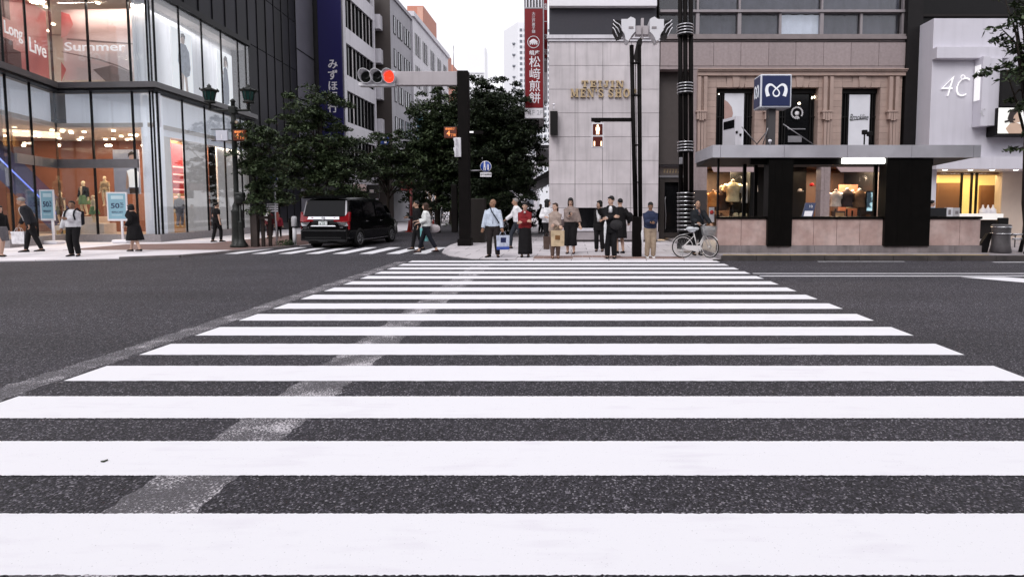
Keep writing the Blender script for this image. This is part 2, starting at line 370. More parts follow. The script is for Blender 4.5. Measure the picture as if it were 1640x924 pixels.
# yellow line and tactile strip
YEL = mat('yellow_paint', (.62, .40, .06), .7, var=.35, scale=2.5)
mb = MB(); sheet(mb, [(4.5, 16.2), (12.4, 16.2), (12.4, 16.3), (4.5, 16.3)], .155); kind(mb.build('yellow_kerb_marking', YEL), 'structure')
TACT = mat('tactile_tile', (.30, .20, .175), .75, var=.18, scale=8)
mb = MB()
for x0, y0, nx, ny in ((-1.15, 16.35, 4, 3), (.05, 16.75, 5, 2), (1.0, 16.35, 8, 2)):
    for i in range(nx):
        for j in range(ny):
            X0, Y0 = x0+i*.3, y0+j*.3; mb.box(X0+.004, Y0+.004, .02, X0+.296, Y0+.296, .036)
            for a in range(4): mb.box(X0+.03+a*.065, Y0+.03, .036, X0+.065+a*.065, Y0+.27, .041)
kind(mb.build('tactile_pavement', TACT), 'structure')
# ------------------------------------------------------------------ shared materials
GLASS = glass_mat('shop_glass', (.93, .95, .96), .035, .2)
GLASSD = glass_mat('dark_glass', (.78, .80, .83), .03, .25)
BLKGLASS = mat('black_glass', (.006, .006, .007), .1, var=.05, spec=.35)
BLACK = mat('black_metal', (.007, .0062, .0062), .5, var=.2, scale=6, spec=.22)
DKBROWN = mat('dark_bronze', (.012, .0095, .009), .5, var=.2, scale=3, spec=.2)
MULL = mat('dark_mullion', (.007, .0065, .0075), .5, spec=.2)
WHITE = mat('white_paint', (.80, .78, .82), .45, var=.03)
STEEL = mat('grey_steel', (.34, .33, .35), .38, metal=.7, var=.12, scale=3)
CHROME = mat('chrome', (.75, .75, .77), .12, metal=1.0, var=.02)
WARMLAMP = mat('warm_downlight', (1, .8, .6), emit=(1, .80, .55), es=9)
LIT = mat('lit_letters', (.9, .9, .9), emit=(1, .97, .98), es=.32)
WHITEFILM = mat('white_backed_film', (.80, .80, .84), .5, var=.05, scale=.8, streak=.12)
def alight(name, parent, loc, sx, sy, e, col=(1, .74, .5), rot=(0, 0, 0), spread=None):
    l = bpy.data.lights.new(name, 'AREA'); l.shape = 'RECTANGLE'; l.size = sx; l.size_y = sy; l.energy = e; l.color = col
    o = bpy.data.objects.new(name, l); COL.objects.link(o); o.rotation_euler = [R(a) for a in rot]; o.location = loc
    if parent: o.parent = parent; o.matrix_parent_inverse = wm(parent).inverted()
    return o

# ------------------------------------------------------------------ glass corner store, with the dark upper block
A, B, C, E = Vector((-21.1, 20.6)), Vector((-22.3, 24.2)), Vector((-18.0, 24.0)), Vector((-18.62, 32.3))
G, H2 = Vector((-19.12, 38.9)), Vector((-19.36, 42.1))
ZT, ZL0, ZL1 = 10.75, 6.52, 6.86
store = thing('glass_store', 'two storey glass corner store with warm lit interior under a black panelled upper block', 'shop building', (-20, 24, .03))
def pl(a, b, px, ref=250):
    """point on plan segment a-b seen at picture column px"""
    k = (px-PX)/F; d = b-a; t = (k*a.y-a.x)/(d.x-k*d.y); return a+d*t
def inset(a, b, t): return a+(b-a)*t
mb = MB()
DARKP = mat('dark_facade_panel', (.009, .0085, .013), .42, var=.3, scale=.7, island=.45, spec=.12)
# upper block skin: one panel per bay, two fields high
def skin(mb, a, b, z0, z1, pitch, gap=.04, th=.1):
    L_ = (b-a).length; n = max(1, round(L_/pitch))
    for i in range(n): mb.wall(inset(a, b, (i*pitch*L_/(n*pitch)+gap/2)/L_), inset(a, b, ((i+1)*L_/n-gap/2)/L_), z0, z1, th)
A0 = Vector((-34, 20.6))
for z0, z1 in ((ZT+.25, 14.2), (14.25, 22)):
    skin(mb, A0, A, z0, z1, 1.25); skin(mb, A, B, z0, z1, 1.25); skin(mb, B, C, z0, z1, 1.25)
    skin(mb, C, E, z0, z1, 1.2); skin(mb, E, G, z0, z1, 1.2)
skin(mb, E, G, 4.2, ZT+.2, 1.2); skin(mb, E, G, .5, 4.1, 1.2)
mb.build('upper_panel', DARKP, store)
mb = MB()
for a, b in ((C, E), (E, G)):
    n = round((b-a).length/1.2)
    for i in range(1, n+1):
        p = inset(a, b, i/n); mb.box(p.x-.02, p.y-.02, ZT+.3 if b is E else .5, p.x+.045, p.y+.02, 22)
mb.build('facade_fin', MULL, store)
mb = MB(); mb.wall(G, H2, .1, 22, .3)
gp = mb.build('grey_end_wall', mat('grey_metal_wall', (.16, .155, .18), .4, var=.12, scale=.6, metal=.3), store)
mb = MB()
for z in (9.1, 12.5): mb.wall(G+Vector((.03, 0)), H2+Vector((.03, 0)), z, z+.07, .1)
mb.build('panel_joint', MULL, gp)
# solid core behind
mb = MB(); mb.prism([(x, y, ZT+.3) for x, y in [(-34, 20.9), (-21.4, 20.9), (-22.5, 24.6), (-18.3, 24.4), (-18.9, 32.3), (-19.5, 42.1), (-34, 42.1)]], (0, 0, 11.6))
mb.prism([(x, y, .1) for x, y in [(-18.8, 32.6), (-19.3, 38.9), (-19.6, 42.1), (-34, 42.1), (-34, 32.6)]], (0, 0, ZT+.2))
mb.build('core_wall', mat('dark_core', (.03, .03, .033), .6), store)
# glass, one sheet per face and storey
for a, b in ((A0, A), (A, B), (B, C), (C, E)):
    for z0, z1 in ((.35, ZL0), (ZL1, ZT)):
        mb = MB(); mb.wall(a, b, z0, z1, .02); mb.build('glass_front', GLASS, store)
# ledge between the storeys, head frame and plinth
LEDGE = mat('grey_ledge', (.10, .095, .10), .4, var=.1)
off = lambda p, dx, dy: Vector((p.x+dx, p.y+dy))
for nm, z0, z1, o, m in (('ledge', ZL0+.1, ZL1, .42, LEDGE), ('ledge_soffit', ZL0, ZL0+.097, .32, MULL), ('head_frame', ZT, ZT+.28, .14, MULL), ('plinth', .03, .36, .12, mat('grey_granite_plinth', (.26, .24, .245), .55, var=.15, scale=12))):
    mb = MB()
    outer = [off(A0, 0, -o), off(A, o, -o), off(B, o, -o*.98), off(C, o, -o), off(E, o, 0)]; inner = [off(A0, 0, .25), off(A, -.25, .25), off(B, -.25, .25), off(C, -.25, .25), off(E, -.25, 0)]
    for i in range(4):
        q = [outer[i], outer[i+1], inner[i+1], inner[i]]; mb.prism([(p.x, p.y, z0) for p in q], (0, 0, z1-z0))
    mb.build(nm, m, store)
# mullions
mb = MB()
def mullion(a, b, px, z0, z1, wd=.035, dp=.05):
    p = pl(a, b, px); d = (b-a).normalized()*wd/2; mb.wall(p-d, p+d, z0, z1, dp); mb.wall(p-d*.9, p+d*.9, z0, z1, -.03)
for z0, z1 in ((.36, ZL0), (ZL1, ZT)):
    for px in (22, 60): mullion(A, B, px, z0, z1)
    for px in (98, 156, 221): mullion(B, C, px, z0, z1, .06 if px != 98 else .04)
    for px in (249, 259): mullion(B, C, min(px, 254), z0, z1, .03)
    for px in (300, 335, 365, 391, 403): mullion(C, E, px, z0, z1)
    mullion(C, E, 261, z0, z1, .05)
    for i in range(1, 8): mullion(A0, A, -20-i*52, z0, z1)
mb.build('mullion', MULL, store)
mb = MB(); a, b = pl(B, C, 98), pl(B, C, 229); mb.wall(a+Vector((.06, -.14)), b+Vector((0, -.14)), 3.24, 3.62, .08); a2 = pl(A, B, 30); mb.wall(a2+Vector((.1, 0)), a+Vector((.1, -.1)), 3.24, 3.62, .08)
mb.build('door_transom', mat('grey_transom', (.16, .155, .165), .4), store)
# white backed band above the ground floor, white corner column and piers on the street side
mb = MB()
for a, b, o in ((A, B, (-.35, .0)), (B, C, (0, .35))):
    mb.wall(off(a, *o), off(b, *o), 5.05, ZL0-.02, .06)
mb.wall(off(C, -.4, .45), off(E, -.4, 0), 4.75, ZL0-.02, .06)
mb.build('white_band', mat('white_film_glow', (.80, .80, .84), .5, var=.06, scale=.7, streak=.1, emit=(.86, .88, 1), es=.2), store)  # glow put into the band's own material to brighten it behind the glass
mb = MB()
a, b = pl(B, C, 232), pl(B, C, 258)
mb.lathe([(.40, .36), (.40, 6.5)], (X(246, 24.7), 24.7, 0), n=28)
mb.build('white_column', mat('white_column_glow', (.74, .73, .76), .5, var=.05, streak=.1, emit=(.9, .9, 1), es=.3), store)  # column is no lamp; glow added to its paint to lift it
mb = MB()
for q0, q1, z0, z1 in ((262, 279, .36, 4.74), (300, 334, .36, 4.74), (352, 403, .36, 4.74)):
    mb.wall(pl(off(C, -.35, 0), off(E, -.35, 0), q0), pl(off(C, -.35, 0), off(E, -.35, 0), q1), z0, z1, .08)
mb.build('white_pier', mat('cream_panel_glow', (.68, .63, .61), .5, var=.06, streak=.1, emit=(1, .92, .86), es=.1), store)  # slight glow added to the piers so they look more lit
# upstairs backdrop on the street side
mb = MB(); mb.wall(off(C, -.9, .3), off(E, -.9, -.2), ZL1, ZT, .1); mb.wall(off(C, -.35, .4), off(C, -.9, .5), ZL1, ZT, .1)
mb.build('display_backdrop', mat('backdrop_glow', (.78, .77, .80), .5, var=.10, scale=.5, streak=.2, emit=(.95, .95, 1), es=.05), store)  # faint glow put into the backdrop surface on top of the lamps
# interior
INT = mat('shop_ceiling', (.62, .55, .50), .7); ORANGE = mat('terracotta_shop_wall', (.20, .075, .045), .7, var=.12, scale=.5)
foot = [(-34, 20.9), (-21.5, 20.9), (-22.7, 24.5), (-18.3, 24.3), (-18.85, 32.3), (-34, 32.3)]
for nm, z, h, m in (('shop_floor', .03, .2, mat('shop_floor', (.42, .36, .32), .35)), ('shop_ceiling', 5.05, .18, INT), ('upper_floor', 6.6, .2, INT), ('upper_ceiling', 10.55, .18, INT)):
    mb = MB(); mb.prism([(x, y, z) for x, y in foot], (0, 0, h)); mb.build(nm, m, store)
mb = MB(); mb.box(-34, 29.4, .23, -19.4, 29.6, 5.04); mb.build('shop_back_wall', ORANGE, store)
mb = MB(); mb.box(-34, 29.4, 6.81, -19.4, 29.6, 10.5); mb.build('upper_back_wall', INT, store)
mb = MB(); mb.box(-20.3, 26.6, .24, -20.15, 29.3, 4.9); mb.build('partition', mat('ochre_wall', (.55, .33, .12), .6), store)
mb = MB(); r2 = random.Random(3)
for i in range(34):
    x, y = r2.uniform(-30, -19.5), r2.uniform(24.8, 28.8); mb.lathe([(.0, 0), (.075, .0), (.075, .05), (0, .05)], (x, y, 4.97), n=8)
for i in range(26):
    x, y = r2.uniform(-30, -19.5), r2.uniform(24.6, 28.8); mb.lathe([(.0, 0), (.075, .0), (.075, .05), (0, .05)], (x, y, 10.47), n=8)
for i in range(10):
    y = 25.2+i*.7; mb.lathe([(.0, 0), (.06, .0), (.06, .05), (0, .05)], (-18.9-.05*i, y, 4.97), n=8)
for x in (-21.2, -21.05, -19.55, -19.4, -23.4, -25): mb.ell((x, 25.3, 4.35), (.075, .075, .06), 8, 6)
mb.build('downlight', WARMLAMP, store)
for k, (x, y) in enumerate(((-29, 25.5), (-24, 26.6), (-20.6, 26.8))): alight('downlight_lamp', store, (x, y, 4.9), 3.5, 3.2, 230)
alight('downlight_lamp', store, (-18.95, 28.5, 4.7), .5, 6, 110, (1, .85, .68))
alight('upper_lamp', store, (-26, 25.6, 10.4), 6, 1.2, 120, (1, .86, .72)); alight('upper_lamp', store, (-20.3, 24.2, 10.3), 3.6, .2, 80, (1, .86, .74))
alight('upper_lamp', store, (-18.9, 28.3, 10.4), .5, 7, 32, (1, .96, .95))
# escalator with blue lit side, display shelving
esc = thing('escalator', 'shop escalator rising behind the glass with glowing blue edge', 'escalator', (-24.5, 27.2, .23))
mb = MB(); mb.prism([(-25.6, 27.2, .24), (-24.7, 27.2, .24), (-29.3, 27.2, 5.0), (-30.2, 27.2, 5.0)], (0, 1.2, 0)); mb.build('truss', mat('navy_panel', (.03, .04, .12), .3), esc)
mb = MB(); mb.tube([(-25.2, 27.15, 1.0), (-29.0, 27.15, 4.9)], .035); mb.build('light_strip', mat('blue_light', (.1, .2, 1), emit=(.12, .2, 1.0), es=.25), esc)
mb = MB(); mb.prism([(-25.1, 27.19, 1.0), (-25.1, 27.19, .4), (-28.9, 27.19, 4.3), (-28.95, 27.19, 4.9)], (0, .03, 0)); mb.build('balustrade', GLASSD, esc)

# ------------------------------------------------------------------ blue bank sign and the banded office block
sg = thing('blue_bank_sign', 'tall navy sign with white hiragana lettering on the office block', 'sign', (-18.4, 42.2, 6.5))
mb = MB(); a, b = at(511.5, 150, 41.9), at(549.5, 150, 41.9); mb.box(a.x, 41.9, 6.4, b.x, 42.5, 21, bev=.03)
mb.build('sign_panel', mat('navy_sign', (.013, .011, .085), .35, var=.05), sg)
mb = MB(); mb.box(b.x+.005, 41.95, 6.3, b.x+.1, 42.45, 21); mb.build('sign_edge', STEEL, sg)
for i, ch in enumerate('みずほ銀行'):
    p = at(533, 104+i*17.5, 41.88); text('lettering', ch, .78, (p.x, 41.87, p.z), WHITE, sg, bold=.012)
ob = thing('banded_office_block', 'white banded office block with long dark ribbon windows beside the navy sign', 'building', (-17.5, 46, .03))
XO = -17.5
mb = MB(); mb.box(-30, 42.6, .1, XO-.25, 49.6, 21); mb.build('core_wall', mat('office_core', (.05, .048, .05), .5), ob)
OFFW = mat('white_cladding', (.64, .62, .66), .5, var=.06, scale=.8, streak=.15)
BLIND = mat('pale_blind', (.45, .42, .42), .7, island=.5)
for k in range(6):
    z0 = 17.9-3.65*k
    if z0 < 1: break
    mb = MB(); mb.box(XO-.5, 42.2, z0, XO, 49.7, z0+1.2); mb.build('white_band', OFFW, ob)
    zw0, zw1 = z0-2.45, z0
    mb = MB(); mb.box(XO-.24, 42.5, max(zw0, .2), XO-.2, 49.55, zw1); wd = mb.build('window', BLKGLASS, ob)
    mb = MB()
    for i in range(10):
        y = 42.5+i*.78; mb.box(XO-.2, y, max(zw0, .2), XO-.1, y+.09, zw1)
    mb.build('window_mullion', MULL, wd)
    if k < 4:
        mb = MB()
        for i in range(9):
            if r2.random() < .6: y = 42.62+i*.78; mb.box(XO-.195, y, zw0+.1, XO-.17, y+r2.choice((.2, .35)), zw1-.05)
        mb.build('blind', BLIND, wd)
mb = MB(); mb.box(XO-.5, 49.6, .1, XO+.02, 49.95, 21); mb.build('corner_pier', OFFW, ob)

# ------------------------------------------------------------------ slate block with brown gable and pale street face
sb = thing('slate_office_block', 'slate grey block with dark brown gable, small paired windows and balconies', 'building', (-17.2, 55, .03))
GRY = mat('grey_render', (.34, .33, .36), .6, var=.08, scale=.7, streak=.15)
mb = MB(); mb.box(-30, 51, .1, -16.45, 57.6, 20.6); mb.build('wall', GRY, sb)
mb = MB(); mb.box(-30, 50.9, .1, -16.42, 50.99, 20.6); mb.build('gable_wall', mat('brown_tile', (.045, .034, .03), .55, var=.1, scale=2), sb)
mb = MB(); mb.box(-30, 50.8, 20.6, -16.3, 57.7, 20.95); mb.build('parapet', GRY, sb)
for z in (17.4, 14.4, 11.2, 8.2, 5.2):
    mb = MB(); mb.box(-18.2, 50.15, z, -17.1, 50.88, z+1.25); mb.build('balcony', OFFW, sb)
    for y in (51.9, 53.1, 53.9, 55.1, 55.9, 56.7):
        mb = MB(); mb.box(-16.46, y, z+.1, -16.40, y+.62, z+1.75); f = mb.build('window', MULL, sb)
        mb = MB(); mb.box(-16.41, y+.07, z+.17, -16.385, y+.36, z+1.68); mb.build('pane', mat('sky_pane', (.3, .31, .34), .15), f) if z == 17.4 and y == 51.9 else mb.build('pane', bpy.data.materials['sky_pane'], f)
# white building beyond with sloping run of windows
wb = thing('white_office_block', 'long white office block receding along the street behind the traffic light arm', 'building', (-16.3, 65, .03))
mb = MB(); mb.box(-30, 57.7, .1, -16.3, 74, 21.0); mb.build('wall', OFFW, wb)
mb = MB(); mb.box(-30, 57.6, 21.0, -16.1, 74.1, 21.5); mb.build('parapet', OFFW, wb)
for z in (18, 14.7, 11.4, 8.1):
    for y in (58.5, 61.5, 64.8, 68.1, 71.2):
        mb = MB(); mb.box(-16.36, y, z-.6, -16.27, y+2.1, z+1.6); f = mb.build('window', BLKGLASS, wb)
        mb = MB(); mb.box(-16.29, y+.66, z-.6, -16.2, y+.76, z+1.6); mb.box(-16.29, y+1.36, z-.6, -16.2, y+1.46, z+1.6); mb.build('window_mullion', OFFW, f)
mb = MB(); mb.box(-16.3, 58.0, .1, -15.9, 73.5, 4.6); mb.build('shop_front', mat('white_shopfront', (.78, .76, .78), .5), wb)
for y in (59.2, 61.4, 64.2, 66.4):
    mb = MB(); mb.box(-15.93, y, .5, -15.86, y+1.3, 3.4); mb.build('display_window', mat('tan_display', (.55, .36, .24), .5, emit=(1, .6, .35), es=.12) if y == 59.2 else bpy.data.materials['tan_display'], wb)
for z in (8.5, 9.9):
    mb = MB(); mb.box(-16.2, 58.3, z, -14.9, 58.5, z+1.3); mb.build('banner_sign', mat('teal_banner', (.05, .22, .30), .5, col2=(.4, .6, .7), scale=4) if z == 8.5 else bpy.data.materials['teal_banner'], wb)
# orange-brown tops beyond, towers with haze put into their wall colour
RED = mat('terracotta_tile', (.52, .21, .14), .6, var=.08)
tb = thing('terracotta_block', 'terracotta tiled rooftop block rising behind the white offices', 'building', (-25, 84, .03))
mb = MB(); a, b = at(652, 10, 84), at(678, 10, 84); mb.box(a.x, 84, 0, b.x, 92, Z(10, 84)); mb.build('wall', RED, tb)
mb = MB(); mb.box(b.x-.9, 83.9, 22, b.x-.05, 83.99, Z(12, 84)); mb.build('window', mat('pale_tile', (.6, .33, .25), .5), tb)  # paler tile strip on the front face
for i, (x0, x1, yy, D) in enumerate(((690, 706, 74, 92), (716, 725, 104, 112))):
    a, b = at(x0, yy, D), at(x1, yy, D); mb = MB(); mb.box(a.x, D, 0, b.x, D+8, a.z)
    o = mb.build('brick_block', RED); tag(o, ('small red roofed block peeping over the white office parapet', 'tiny red block with a thin aerial past the traffic arm')[i], 'building')
    if i: mb = MB(); mb.tube([(b.x, D+1, a.z), (b.x, D+1, a.z+4)], .08); mb.build('aerial', STEEL, o)
def tower(name, label, px0, px1, pxs, py, D, m, rows, bays):
    a, b = at(px0, py, D), at(px1, py, D); c = at(pxs, py, D).x
    t = thing(name, label, 'tower', ((a.x+b.x)/2, D, 0))
    mb = MB(); mb.prism([(c, D, 0), (b.x, D+2, 0), (b.x, D+40, 0), (a.x, D+28, 0)], (0, 0, a.z)); mb.build('wall', m, t)
    mb = MB(); mb.box(c+.5, D+5, a.z, b.x, D+30, a.z+3); mb.build('roof', m, t)
    return t, c, b.x, a.z
HAZEW = mat('haze_pale_cladding', (.80, .80, .83), .5, var=.03)  # distance haze put into the pale wall colour
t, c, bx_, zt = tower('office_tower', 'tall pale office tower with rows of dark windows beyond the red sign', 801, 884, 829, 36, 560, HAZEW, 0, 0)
WPANE = mat('tower_window', (.16, .17, .2), .3)
z = zt-9
while z > 20:
    mb = MB(); x = c+2.0
    while x+2.5 < bx_: yy = 560+2*(x-c)/(bx_-c); mb.box(x, yy-.25, z, x+2.5, yy+1.5, z+2.7); x += 4.0
    mb.build('window_band', WPANE, t); z -= 5.5
ax_ = at(801, 36, 560).x; z = zt-20
while z > 40:
    mb = MB(); xx, yy = c+(ax_-c)*.22, 560+28*.22; mb.box(xx-2.2, yy-1.6, z, xx+1.8, yy+2.5, z+1.3); mb.build('window_band', WPANE, t); z -= 11
t, c, bx_, zt = tower('distant_tower', 'faint stepped tower on the skyline at the street end', 743, 776, 747, 76, 1100, mat('far_haze_cladding', (.88, .88, .90), .6, var=.01), 0, 0)  # far haze put into a still paler wall colour
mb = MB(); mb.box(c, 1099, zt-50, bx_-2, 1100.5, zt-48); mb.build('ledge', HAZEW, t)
# street end
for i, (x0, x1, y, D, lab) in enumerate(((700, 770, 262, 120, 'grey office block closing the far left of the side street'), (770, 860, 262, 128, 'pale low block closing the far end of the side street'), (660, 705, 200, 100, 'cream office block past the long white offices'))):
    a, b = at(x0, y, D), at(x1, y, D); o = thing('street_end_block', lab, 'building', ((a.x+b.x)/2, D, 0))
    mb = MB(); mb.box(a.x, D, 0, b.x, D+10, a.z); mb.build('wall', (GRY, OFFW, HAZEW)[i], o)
    for k in range(3):
        for j in range(4):
            mb = MB(); xw = a.x+(b.x-a.x)*(j+.25)/4; mb.box(xw, D-.1, 1.5+k*3.3, xw+(b.x-a.x)/8, D+.05, 3.2+k*3.3); mb.build('window', WPANE, o)

# ------------------------------------------------------------------ the other side of the avenue, behind the viewer: unseen blocks added to darken reflections
for x0, x1, y, h, c, lab in ((-70, -24, -14, 15, (.13, .12, .12), 'unseen brown block across the avenue, added to darken reflections'), (-22, 14, -15, 17, (.20, .19, .19), 'unseen grey block across the avenue, added to darken reflections'), (16, 64, -14, 14, (.10, .10, .11), 'unseen dark block across the avenue, added to darken reflections')):
    o = thing('added_opposite_block', lab, 'building', ((x0+x1)/2, y, 0))
    mb = MB(); mb.box(x0, y-14, 0, x1, y, h); mb.build('wall', mat('opposite_wall', c, .6, var=.15), o)
    for k in range(3):
        mb = MB(); mb.box(x0+1, y-.05, 1.2+k*4, x1-1, y+.04, 3.4+k*4); mb.build('window_band', BLKGLASS, o)
mb = MB(); mb.prism([(-90, -13.5, -.05), (90, -13.5, -.05), (90, -7, -.05), (-90, -7, -.05)], (0, 0, .2)); kind(mb.build('near_pavement', PAVE_R), 'structure')
# ------------------------------------------------------------------ stone corner block with the gold letters
DT = 24.0
tj = thing('stone_corner_shop', 'pale granite corner building with gold lettering and a white board above', 'shop building', (1.4, 27, .03))
GRAN = mat('pale_granite', (.56, .515, .53), .55, var=.12, scale=1.6, bump=.05, bscale=200, island=.05, streak=.22)
x0, x1 = X(880, DT), X(1055, DT)
mb = MB(); mb.box(x0+.05, DT+.06, .03, x1-.02, 40, Z(57, DT)); mb.build('core_wall', mat('joint_backing', (.10, .085, .085), .8), tj)  # dark backing that shows in the panel joints
ys = [67.5]+[67.5+37.95*i for i in range(1, 9)]
xs = [880, 921, 965, 1010, 1055]
mb = MB()
wx0, wx1, wy0, wy1 = 922, 956, 332, 366
for j in range(8):
    for i in range(4):
        X0, X1 = X(xs[i], DT)+.008, X(xs[i+1], DT)-.008; z1, z0 = Z(ys[j], DT)-.008, Z(ys[j+1], DT)+.008
        if j == 7 and i == 1: continue
        mb.box(X0, DT, z0, X1, DT+.07, z1)
for i in range(14):
    for j in range(8): mb.box(x0-.02, DT+.01+i*1.21, Z(ys[j+1], DT)+.008, x0+.04, DT+1.2+i*1.21, Z(ys[j], DT)-.008)
X0, X1 = X(921, DT)+.008, X(965, DT)-.008; mb.box(X0, DT, Z(ys[8], DT)+.008, X1, DT+.07, Z(366, DT)); mb.box(X(956, DT), DT, Z(366, DT), X1, DT+.07, Z(ys[7], DT)-.01)
mb.build('granite_panel', GRAN, tj)
mb = MB(); mb.pbox(880, 371.5, 1055, 384, DT-.02, .1); mb.build('granite_base', mat('grey_base', (.30, .27, .28), .6, var=.15, scale=3), tj)
mb = MB(); mb.pbox(922, 333, 956, 366, DT+.05, .04); wd = mb.build('window', BLKGLASS, tj)
mb = MB(); mb.pbox(920, 365.5, 957, 370, DT-.06, .2); mb.build('sill', OFFW, wd)
mb = MB(); mb.box(x0-.06, DT-.06, Z(67, DT), x1, DT+.5, Z(64.6, DT)); mb.box(x0-.02, DT-.02, Z(64.4, DT), x1, DT+.5, Z(63.2, DT)); mb.box(x0-.1, DT-.1, Z(63, DT), x1, DT+.5, Z(57.2, DT)); mb.build('metal_cornice', OFFW, tj)
mb = MB(); mb.box(x0, DT+.03, Z(57, DT)+.004, x1-.15, 40, Z(10, DT)); mb.build('grey_band', mat('charcoal_band', (.042, .040, .050), .6, var=.08, scale=20, spec=.3), tj)
mb = MB(); mb.box(x0, DT+.06, Z(10, DT), x1-.2, 40, 17); mb.build('upper_wall', GRY, tj)
mb = MB(); mb.box(x0, DT-.25, Z(13.6, DT), x1-.17, DT+.02, 14.5, bev=.02); mb.build('white_board', WHITE, tj)
GOLD = mat('gold_letters', (.47, .35, .20), .5, metal=.1, var=.08)
def slab_text(body, size, px, py, D, m, parent, sp=1.0, sx=1.0):
    """block capitals with slab feet and heads"""
    p = at(px, py, D); o = text('lettering', body, size, (p.x, D, p.z), m, parent, ext=.05, space=sp, bold=.018, sx=sx); return o
def fit_text(body, px0, px1, py0, py1, D, m, parent, ext=.03, shear=0, bold=0, space=1.0, rot=(90, 0, 0)):
    o = text('lettering', body, 1, (0, 0, 0), m, parent, ext=ext, shear=shear, bold=bold, space=space)
    co = np.array([v.co[:] for v in o.data.vertices]); lo, hi = co.min(0), co.max(0)
    a, b = at(px0, (py0+py1)/2, D), at(px1, (py0+py1)/2, D); z1, z0 = Z(py0, D), Z(py1, D)
    for v in o.data.vertices:
        c = v.co; v.co = (a.x+(c.x-lo[0])/(hi[0]-lo[0])*(b.x-a.x), D+(c.y-lo[1]), z0+(c.z-lo[2])/(hi[2]-lo[2])*(z1-z0))
    return o
def slab_glyph(mbx, ch, x0, x1, z0, z1, y, th):
    # heavy slab serif capital drawn in a unit box
    n_ = [0]
    def lift(): n_[0] += 1; return y-.0022*n_[0]
    def r(a, b, c, d): yy = lift(); mbx.prism([(x0+(x1-x0)*p, yy, z0+(z1-z0)*q) for p, q in ((a, b), (c, b), (c, d), (a, d))], (0, th, 0))
    def q4(*pts): yy = lift() if len(pts) == 4 and not ringing[0] else y+.0011; mbx.prism([(x0+(x1-x0)*p, yy, z0+(z1-z0)*q) for p, q in pts], (0, th-.004, 0))
    ringing = [False]
    def stem(c, w_, sl=.18, sr=.18, top=True, bot=True):
        r(c-w_/2, 0, c+w_/2, 1)
        if bot: r(c-w_/2-sl, 0, c+w_/2+sr, .13)
        if top: r(c-w_/2-sl, .87, c+w_/2+sr, 1)
    def ring(cx_, cz_, rx, rz, wx, wz, a0=0, a1=360, n=20):
        ringing[0] = True
        for i in range(n):
            p, q = R(a0+(a1-a0)*i/n), R(a0+(a1-a0)*(i+1)/n)
            q4((cx_+rx*math.cos(p), cz_+rz*math.sin(p)), (cx_+rx*math.cos(q), cz_+rz*math.sin(q)), (cx_+(rx-wx)*math.cos(q), cz_+(rz-wz)*math.sin(q)), (cx_+(rx-wx)*math.cos(p), cz_+(rz-wz)*math.sin(p)))
        ringing[0] = False
    if ch == 'T': stem(.5, .28, .12, .12, False); r(.02, .85, .98, 1); r(.02, .66, .14, .85); r(.86, .66, .98, .85)
    elif ch == 'E': stem(.3, .28, .14, 0); r(.44, 0, .98, .14); r(.44, .86, .98, 1); r(.44, .43, .72, .57); r(.86, .14, .98, .34); r(.86, .68, .98, .86); r(.66, .34, .76, .66)
    elif ch == 'I': stem(.5, .44, .26, .26)
    elif ch == 'J': r(.48, .2, .8, 1); r(.28, .87, .98, 1); ring(.42, .26, .38, .26, .26, .14, 180, 360, 10); r(.02, .2, .26, .4)
    elif ch == 'N': r(.1, 0, .22, 1); r(0, 0, .36, .12); r(0, .88, .3, 1); r(.8, 0, .92, 1); r(.64, .88, 1, 1); q4((.1, 1), (.36, 1), (.92, 0), (.68, 0))
    elif ch == 'M': r(.08, 0, .18, 1); r(0, 0, .3, .12); r(0, .88, .2, 1); r(.72, 0, .92, 1); r(.62, 0, 1, .12); r(.8, .88, 1, 1); q4((.08, 1), (.28, 1), (.56, .1), (.4, .1)); q4((.84, 1), (.74, 1), (.4, .1), (.5, .1))
    elif ch == 'H': stem(.22, .24, .1, .12); stem(.78, .24, .12, .1); r(.3, .43, .7, .57)
    elif ch == 'P': stem(.28, .26, .14, .14); ring(.5, .72, .46, .28, .26, .12, -90, 90, 12); r(.3, .88, .52, 1); r(.3, .44, .52, .56)
    elif ch == 'O': ring(.5, .5, .5, .52, .26, .12)
    elif ch == 'S': ring(.48, .74, .44, .27, .24, .13, 20, 270, 14); ring(.5, .27, .46, .28, .25, .14, -160, 90, 14); r(.78, .66, .9, .98); r(.06, .02, .18, .36)
    elif ch == "'": r(.2, .62, .9, 1)
def slab_line(body, ws_, px0, px1, py0, py1):
    D = DT-.10; tot = sum(ws_)+.2*(len(ws_)-1); u = px0; k_ = (px1-px0)/tot
    for ch, w_ in zip(body, ws_):
        if ch != ' ':
            mbx = MB(); slab_glyph(mbx, ch, X(u, D, 140), X(u+w_*k_, D, 140), Z(py1, D), Z(py0, D), D, .09); mbx.build('lettering', GOLD, tj)
        u += (w_+.2)*k_
slab_line('TEIJIN', [.9, .85, .5, .7, .5, 1.0], 931, 999, 129.5, 140)
slab_line("MEN'S SHOP", [1.15, .85, 1.0, .25, .8, .25, .8, 1.0, .95, .85], 914, 1020, 142.5, 156)
lb = thing('black_box_sign', 'black box sign with a small lamp on its top at the granite corner', 'sign', (X(887, 23.8), 23.6, Z(215, 23.7)))
mb = MB(); mb.pbox(881, 178, 893, 216, 23.55, .42, bev=.02); mb.build('box', BLACK, lb)
mb = MB(); p = at(887, 177, 23.7); mb.tube([p, p+Vector((0, 0, .2))], .02); mb.ell(p+Vector((0, -.02, .24)), (.06, .06, .05)); mb.build('lamp', WHITE, lb)

